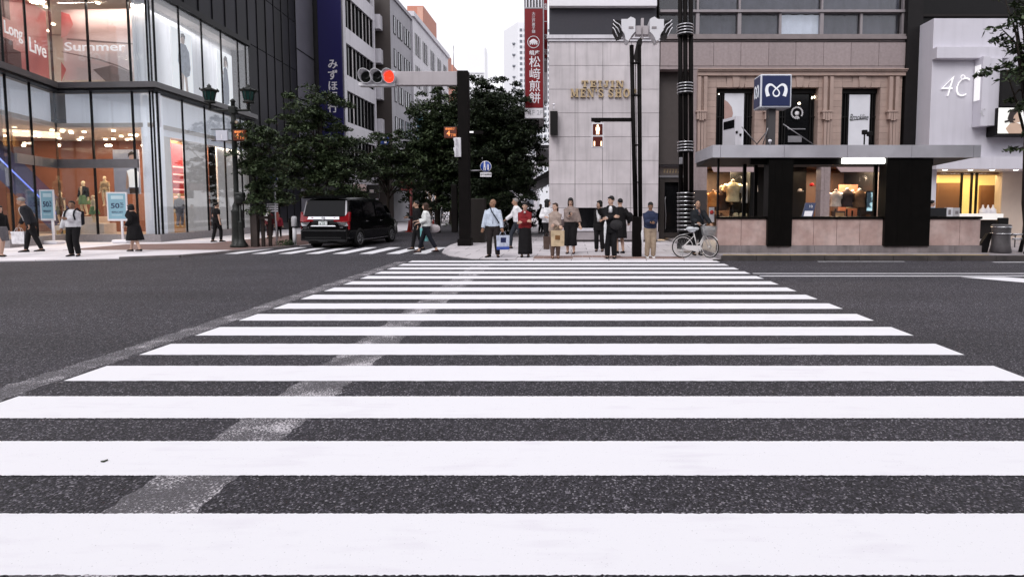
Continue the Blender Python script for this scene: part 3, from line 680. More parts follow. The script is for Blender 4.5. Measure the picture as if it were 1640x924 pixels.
# ------------------------------------------------------------------ arcaded building behind the station entrance
ab = thing('arcaded_stone_building', 'pinkish stone building with tall dark arcade openings and curtained glazing above', 'building', (9.1, 27, .15))
PINK = mat('pink_stone', (.39, .285, .245), .6, var=.1, scale=2.5, island=.06, bump=.06, bscale=90, streak=.14)
PGRAN = mat('mauve_granite', (.31, .25, .25), .5, var=.14, scale=9, island=.05, streak=.1)
XL, XR = X(1056, DT), X(1445, DT)
mb = MB(); mb.box(XL, DT+.5, Z(262, DT), XR, 40, 18); mb.build('core_wall', mat('brown_core', (.06, .048, .045), .7), ab)
# glazed floors with curtains
mb = MB(); mb.box(XL, DT+.34, Z(57, DT), XR, DT+.38, 14); mb.build('glazing', GLASSD, ab)
def curtain(x0, x1, z0, z1, y, m, name='curtain'):
    mb = MB(); n = int((x1-x0)/.05); vs = []; fs = []; ph = 0
    for i in range(n+1):
        x = x0+(x1-x0)*i/n; ph += r2.uniform(.25, .95); yy = y+.035*math.sin(ph)
        vs += [(x, yy, z0), (x, yy+.012, z1)]
    for i in range(n): fs.append((2*i, 2*i+2, 2*i+3, 2*i+1))
    mb.add(vs, fs, 0, True); return mb.build(name, m, ab)
CURT = mat('grey_curtain', (.14, .13, .15), .8, var=.3, scale=2); CURW = mat('white_curtain_glow', (.86, .85, .9), .8, emit=(.9, .93, 1), es=.3)  # white curtain gets an added glow to show through the glazing
for q0, q1, m in ((1122, 1180, CURT), (1186, 1247, CURT), (1316, 1375, CURT), (1378, 1440, CURT)): curtain(X(q0, DT), X(q1, DT), Z(56, DT), Z(19, DT), DT+.45, m)
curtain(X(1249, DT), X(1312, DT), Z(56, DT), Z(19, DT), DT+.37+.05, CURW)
for q0, q1 in ((1122, 1180), (1186, 1312), (1316, 1440)): curtain(X(q0, DT), X(q1, DT), Z(13, DT), 13, DT+.45, CURT)
alight('room_lamp', ab, (X(1280, DT), DT+.7, Z(16, DT)), 1.6, .15, 6, (1, .98, .95))
FRAME = mat('grey_window_frame', (.28, .25, .26), .45, metal=.3)
mb = MB(); mb.box(XL, DT+.12, Z(18.2, DT), XR, DT+.33, Z(14.2, DT)); mb.build('window_transom', FRAME, ab)
mb = MB()
for px in (1116, 1182.5, 1313.5, 1443): mb.box(X(px, DT)-.075, DT+.18, Z(57, DT), X(px, DT)+.075, DT+.33, Z(18.4, DT)); mb.box(X(px, DT)-.04, DT+.18, Z(14, DT), X(px, DT)+.04, DT+.33, 14)
for px in (1248, 1377): mb.box(X(px, DT)-.05, DT+.22, Z(57, DT), X(px, DT)+.05, DT+.33, Z(18.4, DT))
mb.build('window_mullion', FRAME, ab)
mb = MB()
for y0, y1, o in ((55, 58.6, .0), (59.2, 63.4, .06), (64, 66.5, -.05)): mb.box(XL, DT-o, Z(y1, DT), XR, DT+.5, Z(y0, DT))
mb.build('sill_band', mat('mauve_sill', (.22, .185, .185), .5, var=.12), ab)
mb = MB(); pxs = [1056, 1097, 1140.5, 1183.5, 1227.5, 1270.5, 1314.5, 1358, 1402, 1445]
for i in range(9): mb.box(X(pxs[i], DT)+.008, DT, Z(105.8, DT), X(pxs[i+1], DT)-.008, DT+.3, Z(68.5, DT))
mb.build('granite_panel', PGRAN, ab)
mb = MB(); mb.box(XL, DT+.02, Z(111, DT), XR, DT+.5, Z(106.3, DT)); mb.build('granite_string', PGRAN, ab)
# recessed entrance bay with bronze door
mb = MB(); mb.box(XL, DT+.9, .15, X(1113, DT), DT+1.0, Z(111, DT)); mb.build('entrance_glazing', BLKGLASS, ab)
mb = MB()
for y0, y1, m in ((180, 182.2, 0), (263.5, 267, 0), (281, 284.5, 0)): mb.pbox(1056, y0, 1105, y1, DT+.7, .2)
mb.build('entrance_bar', STEEL, ab)
mb = MB(); mb.pbox(1056, 267.3, 1105, 280.7, DT+.78, .1); sgn = mb.build('entrance_sign', mat('bronze_sign', (.17, .14, .13), .4, metal=.4), ab)
mb = MB()
for i in range(6): q_ = 1063+i*4.6; mb.pbox(q_, 271, q_+3.4, 272.2, DT+.765, .012); mb.pbox(q_+1.1, 272.4, q_+2.1, 277, DT+.765, .012); mb.pbox(q_, 274+(i % 2), q_+.8, 277, DT+.765, .012)
mb.build('relief_lettering', GOLD, sgn)
mb = MB(); mb.pbox(1056, 285, 1064, 383, DT+.75, .12); mb.pbox(1064, 285, 1105, 292, DT+.75, .12); mb.pbox(1064, 373, 1105, 380, DT+.75, .12); mb.pbox(1100, 292, 1106, 373, DT+.75, .12); dr = mb.build('door', mat('door_bronze', (.06, .05, .047), .4, metal=.4), ab)
mb = MB(); mb.tube([at(1066, 315, DT+.7), at(1065, 320, DT+.68), at(1066.5, 345, DT+.68), at(1065.5, 367, DT+.7)], .02); mb.build('door_handle', STEEL, dr)
mb = MB(); mb.pbox(1105, 112, 1115, 386, DT+.02, .6); mb.build('corner_jamb', PGRAN, ab)
mb = MB(); mb.pbox(1100, 305, 1132, 386, DT-.35, .25); mb.build('dark_cabinet', mat('dark_panel', (.05, .042, .042), .45), ab)
# cornice
mb = MB()
for y0, y1, o in ((112, 113.6, .22), (114, 116, .16), (116.3, 122, .1)): mb.box(X(1115, DT), DT-o, Z(y1, DT), XR, DT+.5, Z(y0, DT))
mb.build('cornice', PINK, ab)
# piers in coursed blocks
mb = MB()
piers = [(1116, 1146), (1207.5, 1246), (1308.5, 1346), (1407, 1441)]
for q0, q1 in piers:
    y = 140.5
    while y < 260: mb.box(X(q0, DT)+.003, DT+.02, Z(min(y+10.1, 262), DT), X(q1, DT)-.003, DT+.5, Z(y, DT)); y += 10.35
for q0, q1 in [(1116, 1146), (1146, 1162), (1191, 1207.5), (1207.5, 1246), (1246, 1262), (1293, 1308.5), (1308.5, 1346), (1346, 1362), (1392, 1407), (1407, 1441)]:
    mb.box(X(q0, DT)+.004, DT+.02, Z(140, DT), X(q1, DT)-.004, DT+.5, Z(131.2, DT)); mb.box(X(q0, DT)+.004, DT+.02, Z(131, DT), X(q1, DT)-.004, DT+.5, Z(122.3, DT))
for q0, q1 in ((1163, 1190), (1263, 1292), (1363, 1391)):
    n = 3; wq = (q1-q0)/n
    for i in range(n):
        a0, a1 = q0+i*wq, q0+(i+1)*wq; s_ = (i-1)*2.2
        mb.prism([(X(a0-s_*-.6+.3, DT), DT+(.02 if i != 1 else -.03), Z(140, DT)), (X(a1-.3, DT), DT+(.02 if i != 1 else -.03), Z(140, DT)), (X(a1-.3+(1.6 if i < 2 else 3), DT), DT+(.02 if i != 1 else -.03), Z(122.5, DT)), (X(a0+.3-(1.6 if i > 0 else 3), DT), DT+(.02 if i != 1 else -.03), Z(122.5, DT))], (0, .45, 0))
mb.build('stone_course', PINK, ab)
for q in (1124, 1233, 1326, 1431):
    mb = MB()
    for d in (-6.5, 3.5): mb.pbox(q+d, 123, q+d+5.5, 177, DT-.14, .2)
    mb.pbox(q-9, 177, q+9, 179.5, DT-.22, .26)
    for d in (-7.5, -3.7, .3, 4): mb.pbox(q+d, 180, q+d+3.2, 191-abs(d+1.7)*.5+3, DT-.19, .22)
    for d in (-6.5, -1.5, 3): mb.pbox(q+d, 192, q+d+4, 262, DT-.1, .2)
    mb.build('pilaster', PINK, ab)
# dark openings with windows
for q0, q1 in ((1146, 1207.5), (1246, 1308.5), (1346, 1407)):
    mb = MB(); mb.pbox(q0, 140, q1, 262, DT+.42, .05); wd = mb.build('window', BLKGLASS, ab)
    mb = MB()
    for d in (1, 6, 10): mb.pbox(q0+d, 140, q0+d+1.6, 262, DT+.33, .08); mb.pbox(q1-d-1.6, 140, q1-d, 262, DT+.33, .08)
    mb.pbox(q0, 140, q1, 150, DT+.3, .11); mb.pbox(q0, 187, q0+12, 188.5, DT+.32, .08); mb.pbox(q1-12, 187, q1, 188.5, DT+.32, .08)
    mb.build('window_frame', BLACK, wd)
POST = mat('poster_paper', (.66, .66, .70), .5, var=.06, scale=2, emit=(.8, .85, 1), es=.05)
mb = MB(); mb.pbox(1359, 152, 1392, 262, DT+.28, .03); ps = tag(mb.build('poster', POST), 'pale hanging poster with handwritten script in the arcade opening by the dark gap', 'poster')
p = at(1376, 187.5, DT+.27); o = fit_text('Brookline', 1361, 1391, 183, 193, DT+.265, BLACK, ps, .003, shear=.4)
mb = MB(); a = at(1362, 193.5, DT+.27); b = at(1386, 189.5, DT+.27); mb.tube([a, b], .012); a = at(1376, 214, DT+.27); mb.xf(Matrix()); mb.build('underline', BLACK, ps)
mb = MB(); mb.pbox(1160, 150, 1191, 240, DT+.28, .03); ps = tag(mb.build('poster', POST), 'tall fashion poster with a bare arm in the arcade opening over the canopy cabinet', 'poster')
SKIN0 = mat('printed_skin', (.42, .27, .24), .6)
def flat(mb, pts, D, th=.012, mi=0): return mb.prism([tuple(at(px, py, D)) for px, py in pts], (0, th, 0), mi)
mb = MB(); flat(mb, [(1160, 160), (1166, 164), (1172, 172), (1174, 182), (1171, 194), (1166, 190), (1163, 196), (1160, 196)], DT+.262); mb.build('printed_figure', SKIN0, ps)
# wreath emblem on the middle opening
mb = MB()
for i in range(22):
    a = R(-60+i*300/21)-R(30)+R(0); a = R(290-i*(320/21)+0)
    ca, sa = math.cos(a), math.sin(a); c0 = at(1276.5, 181, DT+.29); r_ = .235
    q = Vector((c0.x+ca*r_, DT+.29, c0.z+sa*r_)); t_ = Vector((-sa, 0, ca)); n_ = Vector((ca, 0, sa))
    mb.prism([q-t_*.035, q+n_*.05, q+t_*.035, q-n_*.04], (0, .01, 0))
c0 = at(1276.5, 182, DT+.29); mb.lathe([(.0, 0), (.1, 0), (.1, .012), (0, .012)], (c0.x, DT+.29, c0.z), 'Y', 16); mb.box(c0.x-.08, DT+.29, c0.z-.16, c0.x+.08, DT+.30, c0.z-.12)
tag(mb.build('wreath_emblem', mat('emblem_white', (.6, .58, .6), .5)), 'white laurel wreath emblem on the dark glass right of the blue station cube', 'emblem')
mb = MB(); mb.pbox(1262, 206, 1290, 207.6, DT+.35, .03); mb.pbox(1262, 218, 1284, 228, DT+.36, .03); mb.build('inner_shelf', STEEL, ab)
mb = MB()
for px, py in ((1300, 157), (1304, 156), (1152, 150), (1280, 166)): mb.ell(at(px, py, DT+.4), (.06, .03, .05), 8, 6)
mb.build('inner_lamp', WARMLAMP, ab)
# ground floor: piers, lintel and lit shop windows
mb = MB(); mb.box(X(1133, DT), DT+.25, Z(264, DT), XR, DT+.6, Z(256, DT)); mb.build('shop_lintel', BLACK, ab)
for q0, q1 in ((1115, 1133), (1316, 1331), (1415, 1445)):
    mb = MB()
    y = 262
    while y < 386: mb.box(X(q0, DT)+.004, DT, Z(min(y+44, 387), DT)+.004, X(q1, DT)-.004, DT+.5, Z(y, DT)-.004); y += 44
    mb.box(X(q0, DT)+.15, DT-.03, .15, X(q0, DT)+.2, DT, Z(262, DT)); mb.build('granite_pier', PGRAN, ab)
SHOPB = mat('shop_brown', (.075, .036, .022), .6, var=.1)
mb = MB(); mb.box(X(1133, DT), 27.6, .15, XR, 27.8, 3.6); mb.build('shop_back_wall', SHOPB, ab)
mb = MB(); mb.box(X(1133, DT), DT+.5, .15, XR, 27.6, .25); mb.build('shop_floor', SHOPB, ab)
mb = MB(); mb.box(X(1133, DT), DT+.61, 3.42, XR, 27.6, 3.5); mb.build('shop_ceiling', SHOPB, ab)
for bx4 in ((X(1208, DT), DT+.5, .2, X(1214, DT), 27.6, 3.4), (X(1268, DT)-2.2, DT+1.5, .2, X(1316, DT), DT+1.6, 3.4), (X(1418, DT), DT+.5, .2, X(1422, DT), 27.6, 3.4)):
    mb = MB(); mb.box(*bx4); mb.build('shop_partition', BLACK, ab)
for q0, q1 in ((1133, 1208), (1333, 1414)):
    mb = MB(); mb.pbox(q0, 278, q1, 372, DT+.3, .02); mb.build('shop_window', GLASS, ab)
    mb = MB(); a, b = X(q0+6, DT), X(q1, DT); z1, z0 = Z(264, DT), Z(277, DT)
    mb.prism([(a, DT+.1, z1), (a, DT+.1, z1-.03), (a, DT-.45, z0), (a, DT-.45, z0+.03)], (b-a, 0, 0)); mb.build('awning', mat('dusty_awning', (.30, .22, .22), .8) if q0 == 1133 else bpy.data.materials['dusty_awning'], ab)
    mb = MB(); mb.pbox(q0, 372, q1, 386, DT+.05, .4); mb.build('stall_riser', PGRAN, ab)
    p = at(q0+52, 285, DT+.2); mb = MB()
    for i in range(9):
        a = math.pi*(.05+.9*i/8); mb.prism([(p.x+.10*math.cos(a), DT+.28, p.z-.14+.14*math.sin(a)), (p.x+.19*math.cos(a-.06), DT+.28, p.z-.14+.25*math.sin(a)), (p.x+.19*math.cos(a+.06), DT+.28, p.z-.14+.25*math.sin(a+.05))], (0, .01, 0))
    mb.build('window_emblem', STEEL, ab)
alight('window_lamp', ab, (X(1172, DT), 25.6, 3.3), 1.4, 1.2, 330, (1, .76, .48)); alight('window_lamp', ab, (X(1375, DT), 25.6, 3.3), 1.6, 1.2, 260, (1, .72, .48))
mb = MB(); mb.box(X(1380, DT), 25.9, .3, X(1412, DT), 26.0, 2.6); mb.build('salmon_screen', mat('salmon_panel', (.5, .2, .12), .6), ab)

# ------------------------------------------------------------------ black upper block, dark gap, white jewellery shop
gb = thing('black_upper_block', 'black building with a narrow recess between the stone building and the white shop', 'building', (16, 30, .15))
mb = MB(); mb.box(X(1446, 23.9), 23.9, .15, X(1470, 23.9), 40, 18); mb.build('pier', mat('black_cladding', (.009, .0075, .008), .5, var=.2, spec=.2), gb)
mb = MB(); mb.box(X(1462, 25), 25, 6, 40, 40, 18); mb.box(X(1462, 25), 25, .15, X(1480, 25), 40, 5.99); mb.box(X(1480, 25)+.01, 26.2, .15, 40, 40, 5.99); mb.build('wall', mat('black_wall', (.006, .0055, .006), .5, var=.2, spec=.2), gb)
mb = MB(); mb.box(X(1470, 24.2), 24.9, Z(18, 24.2), 40, 24.98, Z(14, 24.2)); mb.build('ledge', DKBROWN, gb)
DW = 23.0
ws = thing('white_jewellery_shop', 'white rendered shop front with slim italic lettering and amber lit window', 'shop building', (19, 24, .15))
WREND = mat('white_render', (.62, .60, .66), .6, var=.04, scale=1.2, streak=.06)
XW0 = X(1487, DW); ztop = Z(30, DW); zc = Z(252, DW); zcb = Z(272, DW)
xb = X(1603, 22.9)
mb = MB(); mb.box(XW0, DW, zc, 36, 24.9, ztop); mb.build('wall', WREND, ws)
mb = MB(); mb.box(XW0+.05, DW-.45, zcb, 36, DW+1.5, zc-.004); mb.build('canopy', WREND, ws)
mb = MB(); mb.box(XW0, DW+.1, .15, X(1504, DW), DW+1.8, zcb-.004); mb.build('jamb', WREND, ws)
mb = MB(); mb.box(X(1607, DW+1.3), DW+1.3, .15, 36, DW+1.7, zcb-.004); mb.build('beige_wall', mat('beige_render', (.60, .49, .41), .6, var=.04), ws)
a = at(1494, 75, DW-.32); mb = MB(); mb.box(X(1494, DW-.3), DW-.3, Z(93.5, DW-.3), X(1610, DW-.3), DW-.005, Z(75, DW-.3), bev=.01); mb.build('ledge', WREND, ws)
p = at(1545, 137, DW); fit_text('4', 1508, 1528, 122, 154, DW-.07, LIT, ws, .015, shear=.3, bold=-.022); fit_text('C', 1532, 1553, 124.5, 154.5, DW-.07, LIT, ws, .015, shear=.3, bold=-.022)
mb = MB(); mb.torus((X(1534, DW), DW-.1, Z(125, DW)), .085, .018, 'Y', 20, 6); mb.build('lettering', LIT, ws)
mb = MB(); mb.box(X(1568, 22.5), 22.5, Z(202, 22.5), X(1579, 22.5), DW-.006, Z(90, 22.5), bev=.01); mb.box(X(1580, 22.5), 22.56, Z(201, 22.5), X(1600, 22.5), DW-.006, Z(92, 22.5), bev=.01)
bl = mb.build('projecting_sign', WREND, ws)
mb = MB(); mb.box(X(1566.5, 22.5), 22.6, Z(160, 22.5), X(1567.5, 22.5), 22.9, Z(103, 22.5)); mb.build('light_slot', LIT, bl)
fit_text('4C', 1570, 1578, 174, 187, 22.485, mat('faint_letters', (.5, .49, .52), .5), bl, .004, shear=.3)
mb = MB(); mb.box(X(1600, 22.4), 22.4, Z(171, 22.4), X(1760, 22.4), DW-.008, Z(112, 22.4)); mb.build('black_panel', BLACK, ws)
mb = MB(); mb.box(X(1598, 22.3), 22.3, Z(217, 22.3), X(1760, 22.3), DW-.01, Z(172, 22.3), bev=.02); sc = mb.build('screen_frame', BLACK, ws)
mb = MB(); mb.pbox(1598.6, 173, 1750, 214, 22.29, .008); mb.build('screen', mat('lit_screen', (.8, .8, .76), .4, emit=(1, 1, .95), es=.35), sc)
mb = MB(); D_ = 22.275; flat(mb, [(1616, 214), (1611, 206), (1618, 198), (1626, 196), (1636, 200), (1650, 214)], D_); flat(mb, [(1622, 197), (1618, 190), (1621, 182), (1628, 178), (1634, 184), (1633, 196)], D_-.003)
mb.build('pictured_skin', mat('screen_skin', (.48, .34, .26), .5, emit=(.6, .42, .3), es=.2), sc)
mb = MB(); flat(mb, [(1614, 190), (1618, 178), (1626, 173.6), (1634, 175), (1638, 180), (1630, 179), (1624, 186), (1622, 194), (1626, 197), (1618, 197)], D_-.008); flat(mb, [(1609, 194), (1616, 192), (1626, 190), (1626, 193), (1617, 195), (1610, 197)], D_-.012)
mb.build('pictured_hair', mat('screen_dark', (.03, .02, .018), .5), sc)
# amber interior
AMB = mat('amber_wall_glow', (.75, .52, .16), .4, emit=(1, .66, .2), es=.75); AMBB = mat('brown_panel', (.28, .13, .06), .5, var=.06)  # back wall glows by its material, standing in for interior light
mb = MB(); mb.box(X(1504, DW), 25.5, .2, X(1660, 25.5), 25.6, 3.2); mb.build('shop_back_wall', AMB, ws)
mb = MB(); mb.box(X(1506, DW), DW+1.7, .15, X(1660, 25.5), 25.49, .25); mb.box(X(1506, DW), DW+1.51, 3.0, X(1660, 25.5), 25.49, 3.1); mb.build('shop_floor', AMBB, ws)
mb = MB(); mb.box(X(1503, 25.3), 25.3, .3, X(1540, 25.3), 25.4, Z(293, 25.3)); mb.box(X(1573, 25.3), 25.3, .3, X(1607, 25.3), 25.4, Z(297, 25.3)); mb.build('brown_screen', AMBB, ws)
mb = MB(); mb.pbox(1504, 278, 1607, 343, DW+1.4, .02); mb.build('shop_window', GLASS, ws)
mb = MB()
for px in (1540.5, 1556.5, 1564.5): mb.pbox(px-1, 277, px+1, 343, DW+1.35, .1)
mb.build('window_frame', BLACK, ws)
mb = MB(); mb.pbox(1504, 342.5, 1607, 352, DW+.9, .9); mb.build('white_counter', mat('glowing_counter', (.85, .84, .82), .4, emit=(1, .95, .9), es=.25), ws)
mb = MB(); mb.pbox(1560, 353, 1607, 387, DW+1.2, .5); mb.build('stall_riser', DKBROWN, ws)
mb = MB()
for px in (1516, 1557, 1592, 1630): c0 = at(px, 273, DW+.1); mb.lathe([(0, 0), (.09, 0), (.09, .03), (0, .03)], (c0.x, DW+.2, zcb-.012), n=12)
mb.build('canopy_light', mat('white_downlight', (1, 1, 1), emit=(1, .95, .9), es=5), ws)
alight('shop_lamp', ws, (X(1556, 24.8), 24.9, 2.95), 2.2, .5, 35, (1, .72, .35)); alight('canopy_lamp', ws, (X(1570, DW)+.3, DW+.6, zcb-.03), 3.5, .2, 10, (1, .9, .8))
# ------------------------------------------------------------------ subway entrance
DM = 17.0
me_ = thing('subway_entrance', 'open fronted subway entrance with flat steel canopy, black pillars and granite parapet', 'station entrance', (8.5, 17.4, .15))
PARA = mat('pink_parapet_granite', (.56, .42, .39), .5, var=.14, scale=5, col2=(.46, .32, .29), island=.04, streak=.08)
PSTONE = mat('parapet_base_stone', (.22, .19, .19), .7, var=.35, scale=2.2, streak=.3)
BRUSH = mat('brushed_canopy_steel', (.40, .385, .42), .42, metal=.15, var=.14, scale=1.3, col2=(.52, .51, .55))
BLKST = mat('black_granite', (.004, .0034, .003), .4, var=.3, scale=3, spec=.12)
GRD = .15
for q0, q1 in ((1149, 1187), (1187, 1228), (1267, 1303), (1303, 1340), (1340, 1377), (1377, 1415), (1487, 1537), (1537, 1570)):
    mb = MB(); mb.box(X(q0, DM, 370)+.006, DM, Z(393, DM), X(q1, DM, 370)-.006, DM+.16, Z(351, DM)); mb.build('parapet_panel', PARA, me_)
mb = MB()
for q0, q1 in ((1149, 1228), (1267, 1415), (1487, 1570)):
    a, b = X(q0, DM, 370), X(q1, DM, 370); mb.box(a-.02, DM-.04, Z(350.8, DM), b+.02, DM+.2, Z(347, DM)); mb.box(a+.01, DM+.02, Z(394, DM), b-.01, DM+.14, Z(352, DM))
mb.build('parapet_cap', BLKST, me_)
mb = MB()
for q0, q1 in ((1149, 1187), (1187, 1246), (1246, 1303), (1303, 1377), (1377, 1452), (1452, 1527), (1527, 1570)):
    mb.box(X(q0, DM, 400)+.004, DM-.06, GRD, X(q1, DM, 400)-.004, DM+.2, Z(393.2, DM))
mb.build('parapet_base', PSTONE, me_)
for q0, q1 in ((1228, 1267), (1415, 1487)):
    mb = MB(); a, b = X(q0, DM, 320), X(q1, DM, 320)
    mb.box(a, DM-.12, Z(394, DM), b, DM+.3, Z(255, DM)); 
    for d in (.28, .56): mb.box(a+d*(b-a), DM-.124, Z(392, DM), a+d*(b-a)+.012, DM-.12, Z(256, DM))
    mb.build('pillar', BLKST, me_)
for q0, w_, d0 in ((1190, .1, 1.45), (1208, .1, 1.5), (1149, .05, .2), (1400, .1, 1.5)):
    mb = MB(); a = X(q0, DM+d0, 320); mb.box(a, DM+d0, GRD, a+w_, DM+d0+.1, 3.2); mb.build('rear_post', BLKST, me_)
# canopy with jointed fascia, sloping soffit
c0, c1 = X(1141, 16.8), X(1571, 16.8); zt, zb = Z(232.5, 16.8), Z(252.5, 16.8)
mb = MB(); jx = [1141, 1154, 1256, 1357, 1460, 1559, 1571]
for i in range(6): mb.box(X(jx[i], 16.8)+.006, 16.8, zb, X(jx[i+1], 16.8)-.006, 16.9, zt)
mb.box(c0, 16.91, zb+.01, c0+.05, 19.2, zt); mb.box(c1-.05, 16.91, zb+.01, c1, 19.2, zt)
mb.build('canopy_fascia', BRUSH, me_)
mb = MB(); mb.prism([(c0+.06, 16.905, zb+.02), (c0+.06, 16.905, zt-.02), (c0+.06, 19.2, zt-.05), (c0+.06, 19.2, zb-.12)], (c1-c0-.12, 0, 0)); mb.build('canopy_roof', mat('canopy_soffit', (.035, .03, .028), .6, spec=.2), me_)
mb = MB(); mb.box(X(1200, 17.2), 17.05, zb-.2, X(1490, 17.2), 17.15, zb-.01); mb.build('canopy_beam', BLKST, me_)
mb = MB(); mb.pbox(1350, 253.5, 1418.5, 262.3, 16.92, .12, bev=.03); mb.build('strip_lamp', mat('fluorescent_tube', (1, 1, 1), emit=(1, 1, .93), es=3.2), me_)
mb = MB()
for i in range(14): y = 17.3+i*.16; mb.box(X(1270, DM), y, GRD-.02, X(1412, DM), y+.155, GRD+.02+.0*i)
mb.build('stair_tread', PSTONE, me_)
# station sign cube on its post
sc_ = thing('station_sign', 'navy cube sign with white looped emblem on a post over the canopy', 'sign', (X(1239, DM), 17.0, zt))
NAVY = mat('navy_enamel', (.014, .023, .085), .35, var=.04, emit=(.03, .05, .18), es=.03); EDGE = mat('white_cube_frame', (.70, .72, .78), .4)
a, b = X(1218, DM, 145), X(1268, DM, 145); z0, z1 = Z(172.5, DM), Z(119, DM); dp = .62
mb = MB(); mb.box(a, DM, z0, b, DM+dp, z1, bev=.03); cube = mb.build('cube_body', EDGE, sc_)
mb = MB(); mb.box(a+.045, DM-.012, z0+.045, b-.045, DM-.002, z1-.045, bev=.004); mb.box(a-.012, DM+.045, z0+.05, a-.002, DM+dp-.045, z1-.05); mb.box(b+.002, DM+.045, z0+.05, b+.012, DM+dp-.045, z1-.05)
mb.build('navy_face', NAVY, cube)
LOGO = mat('logo_white', (.86, .88, .92), .4, emit=(.9, .95, 1), es=.1)
def logo(mbx, fx):
    # looped letter drawn as a ribbon of changing width: leg, arch, crossing loop, arch, leg
    half = [(-.36, -.24), (-.43, .0), (-.40, .18), (-.30, .255), (-.18, .235), (-.04, .125), (.075, .025), (.14, -.09), (.10, -.20), (0, -.24)]
    wd = [.11, .095, .085, .07, .05, .042, .036, .036, .042, .045]
    pts = half+[(-x, y) for x, y in reversed(half[:-1])]; ws_ = wd+list(reversed(wd[:-1]))
    P3 = []
    for k in range(len(pts)-1):       # Catmull-Rom smoothing
        p0, p1, p2, p3 = pts[max(k-1, 0)], pts[k], pts[k+1], pts[min(k+2, len(pts)-1)]
        for j in range(5):
            t_ = j/5; q = [.5*(2*p1[c]+(p2[c]-p0[c])*t_+(2*p0[c]-5*p1[c]+4*p2[c]-p3[c])*t_*t_+(3*p1[c]-p0[c]-3*p2[c]+p3[c])*t_**3) for c in (0, 1)]
            P3.append((q[0], q[1], ws_[k]*(1-t_)+ws_[k+1]*t_))
    P3.append((*pts[-1], ws_[-1]))
    vs = []; fs = []
    for k, (x, y, w_) in enumerate(P3):
        n0, n1 = P3[max(k-1, 0)], P3[min(k+1, len(P3)-1)]; d = Vector((n1[0]-n0[0], n1[1]-n0[1])); d = d.normalized() if d.length else Vector((1, 0)); nn = Vector((-d.y, d.x))*w_*.75
        for s_ in (1, -1):
            for h in (0, .006): vs.append(fx(x+nn.x*s_, y+nn.y*s_, h+k*.00004))
        if k:
            o = 4*k; p = o-4
            fs += [(p+1, o+1, o+3, p+3), (p, p+1, o+1, o), (p+2, p+3, o+3, o+2)]
    mbx.add(vs, fs)
cx_, cz_ = (a+b)/2, (z0+z1)/2
mb = MB(); logo(mb, lambda x, y, h: (cx_+x*.68, DM-.013-h, cz_+y*.70)); logo(mb, lambda x, y, h: (a-.013-h, DM+dp/2-x*.42, cz_+y*.70)); mb.build('emblem', LOGO, cube)
mb = MB(); px_ = X(1239, DM); mb.box(px_-.11, DM+.2, zt-.05, px_+.11, DM+.42, z0+.01); mb.build('post', mat('sign_post_grey', (.06, .055, .058), .5), sc_)
mb = MB()
for p, q in (((1183, 198, 17.5), (1213, 232, 17.3)), ((1254, 199, 17.3), (1302, 231.5, 17.3)), ((1240, 196, 17.3), (1212, 231.5, 17.6)), ((1236, 185, 17.3), (1222, 231.5, 17.2))): mb.tube([at(*p), at(*q)], .016, 6)
mb.build('stay_rod', STEEL, sc_)
mb = MB(); mb.ell(at(1233, 226, 16.9), (.06, .06, .05), 10, 6); mb.tube([at(1233, 226, 16.92), at(1233, 232, 16.95)], .015, 6); mb.build('spot_lamp', WHITE, sc_)
cb = thing('canopy_cabinet', 'white control cabinet with dark screen standing on the canopy', 'cabinet', (X(1176, 17.3), 17.3, zt))
mb = MB(); mb.prism([(X(1163, 17.3), 17.75, zt-.02), (X(1177, 17.1), 17.1, zt-.02), (X(1187, 17.1), 17.1, zt-.02), (X(1187, 17.6), 17.8, zt-.02)], (0, 0, Z(187, 17.3)-zt)); mb.build('body', OFFW, cb)
mb = MB(); f0, f1 = Vector((X(1163, 17.3), 17.75, 0)), Vector((X(1177, 17.1), 17.1, 0)); n_ = Vector((-(f1-f0).y, (f1-f0).x, 0)).normalized()*-.01
def fq(u0, u1, za, zb_): 
    p, q = f0.lerp(f1, u0), f0.lerp(f1, u1); return [(p.x, p.y, za), (q.x, q.y, za), (q.x, q.y, zb_), (p.x, p.y, zb_)]
mb.prism(fq(.08, .92, Z(206, 17.3), Z(193, 17.3)), tuple(-n_*1)); mb.prism(fq(.08, .92, Z(206, 17.3), Z(193, 17.3)), tuple(n_)); mb.build('screen', BLKGLASS, cb)
mb = MB()
for px, py in ((1180, 212), (1186, 216)): mb.ell(at(px, py, 17.08), (.04, .03, .04), 8, 6)
mb.build('camera_dome', BLACK, cb)
for px, py, hh, lab in ((1384, 232, .33, 'small black floodlight on the canopy in front of the script poster'), (1392, 232, .28, 'thin black bracket lamp beside the canopy floodlight')):
    t = thing('canopy_floodlight', lab, 'floodlight', at(px, py, 17.2)); p = at(px, py, 17.2)
    mb = MB(); mb.tube([p, p+Vector((0, 0, hh))], .022, 6); mb.build('stem', BLACK, t)
    mb = MB(); mb.box(p.x-.07, p.y-.06, p.z+hh-.02, p.x+.07, p.y+.06, p.z+hh+.12, bev=.02); mb.build('lamp_head', BLACK, t)
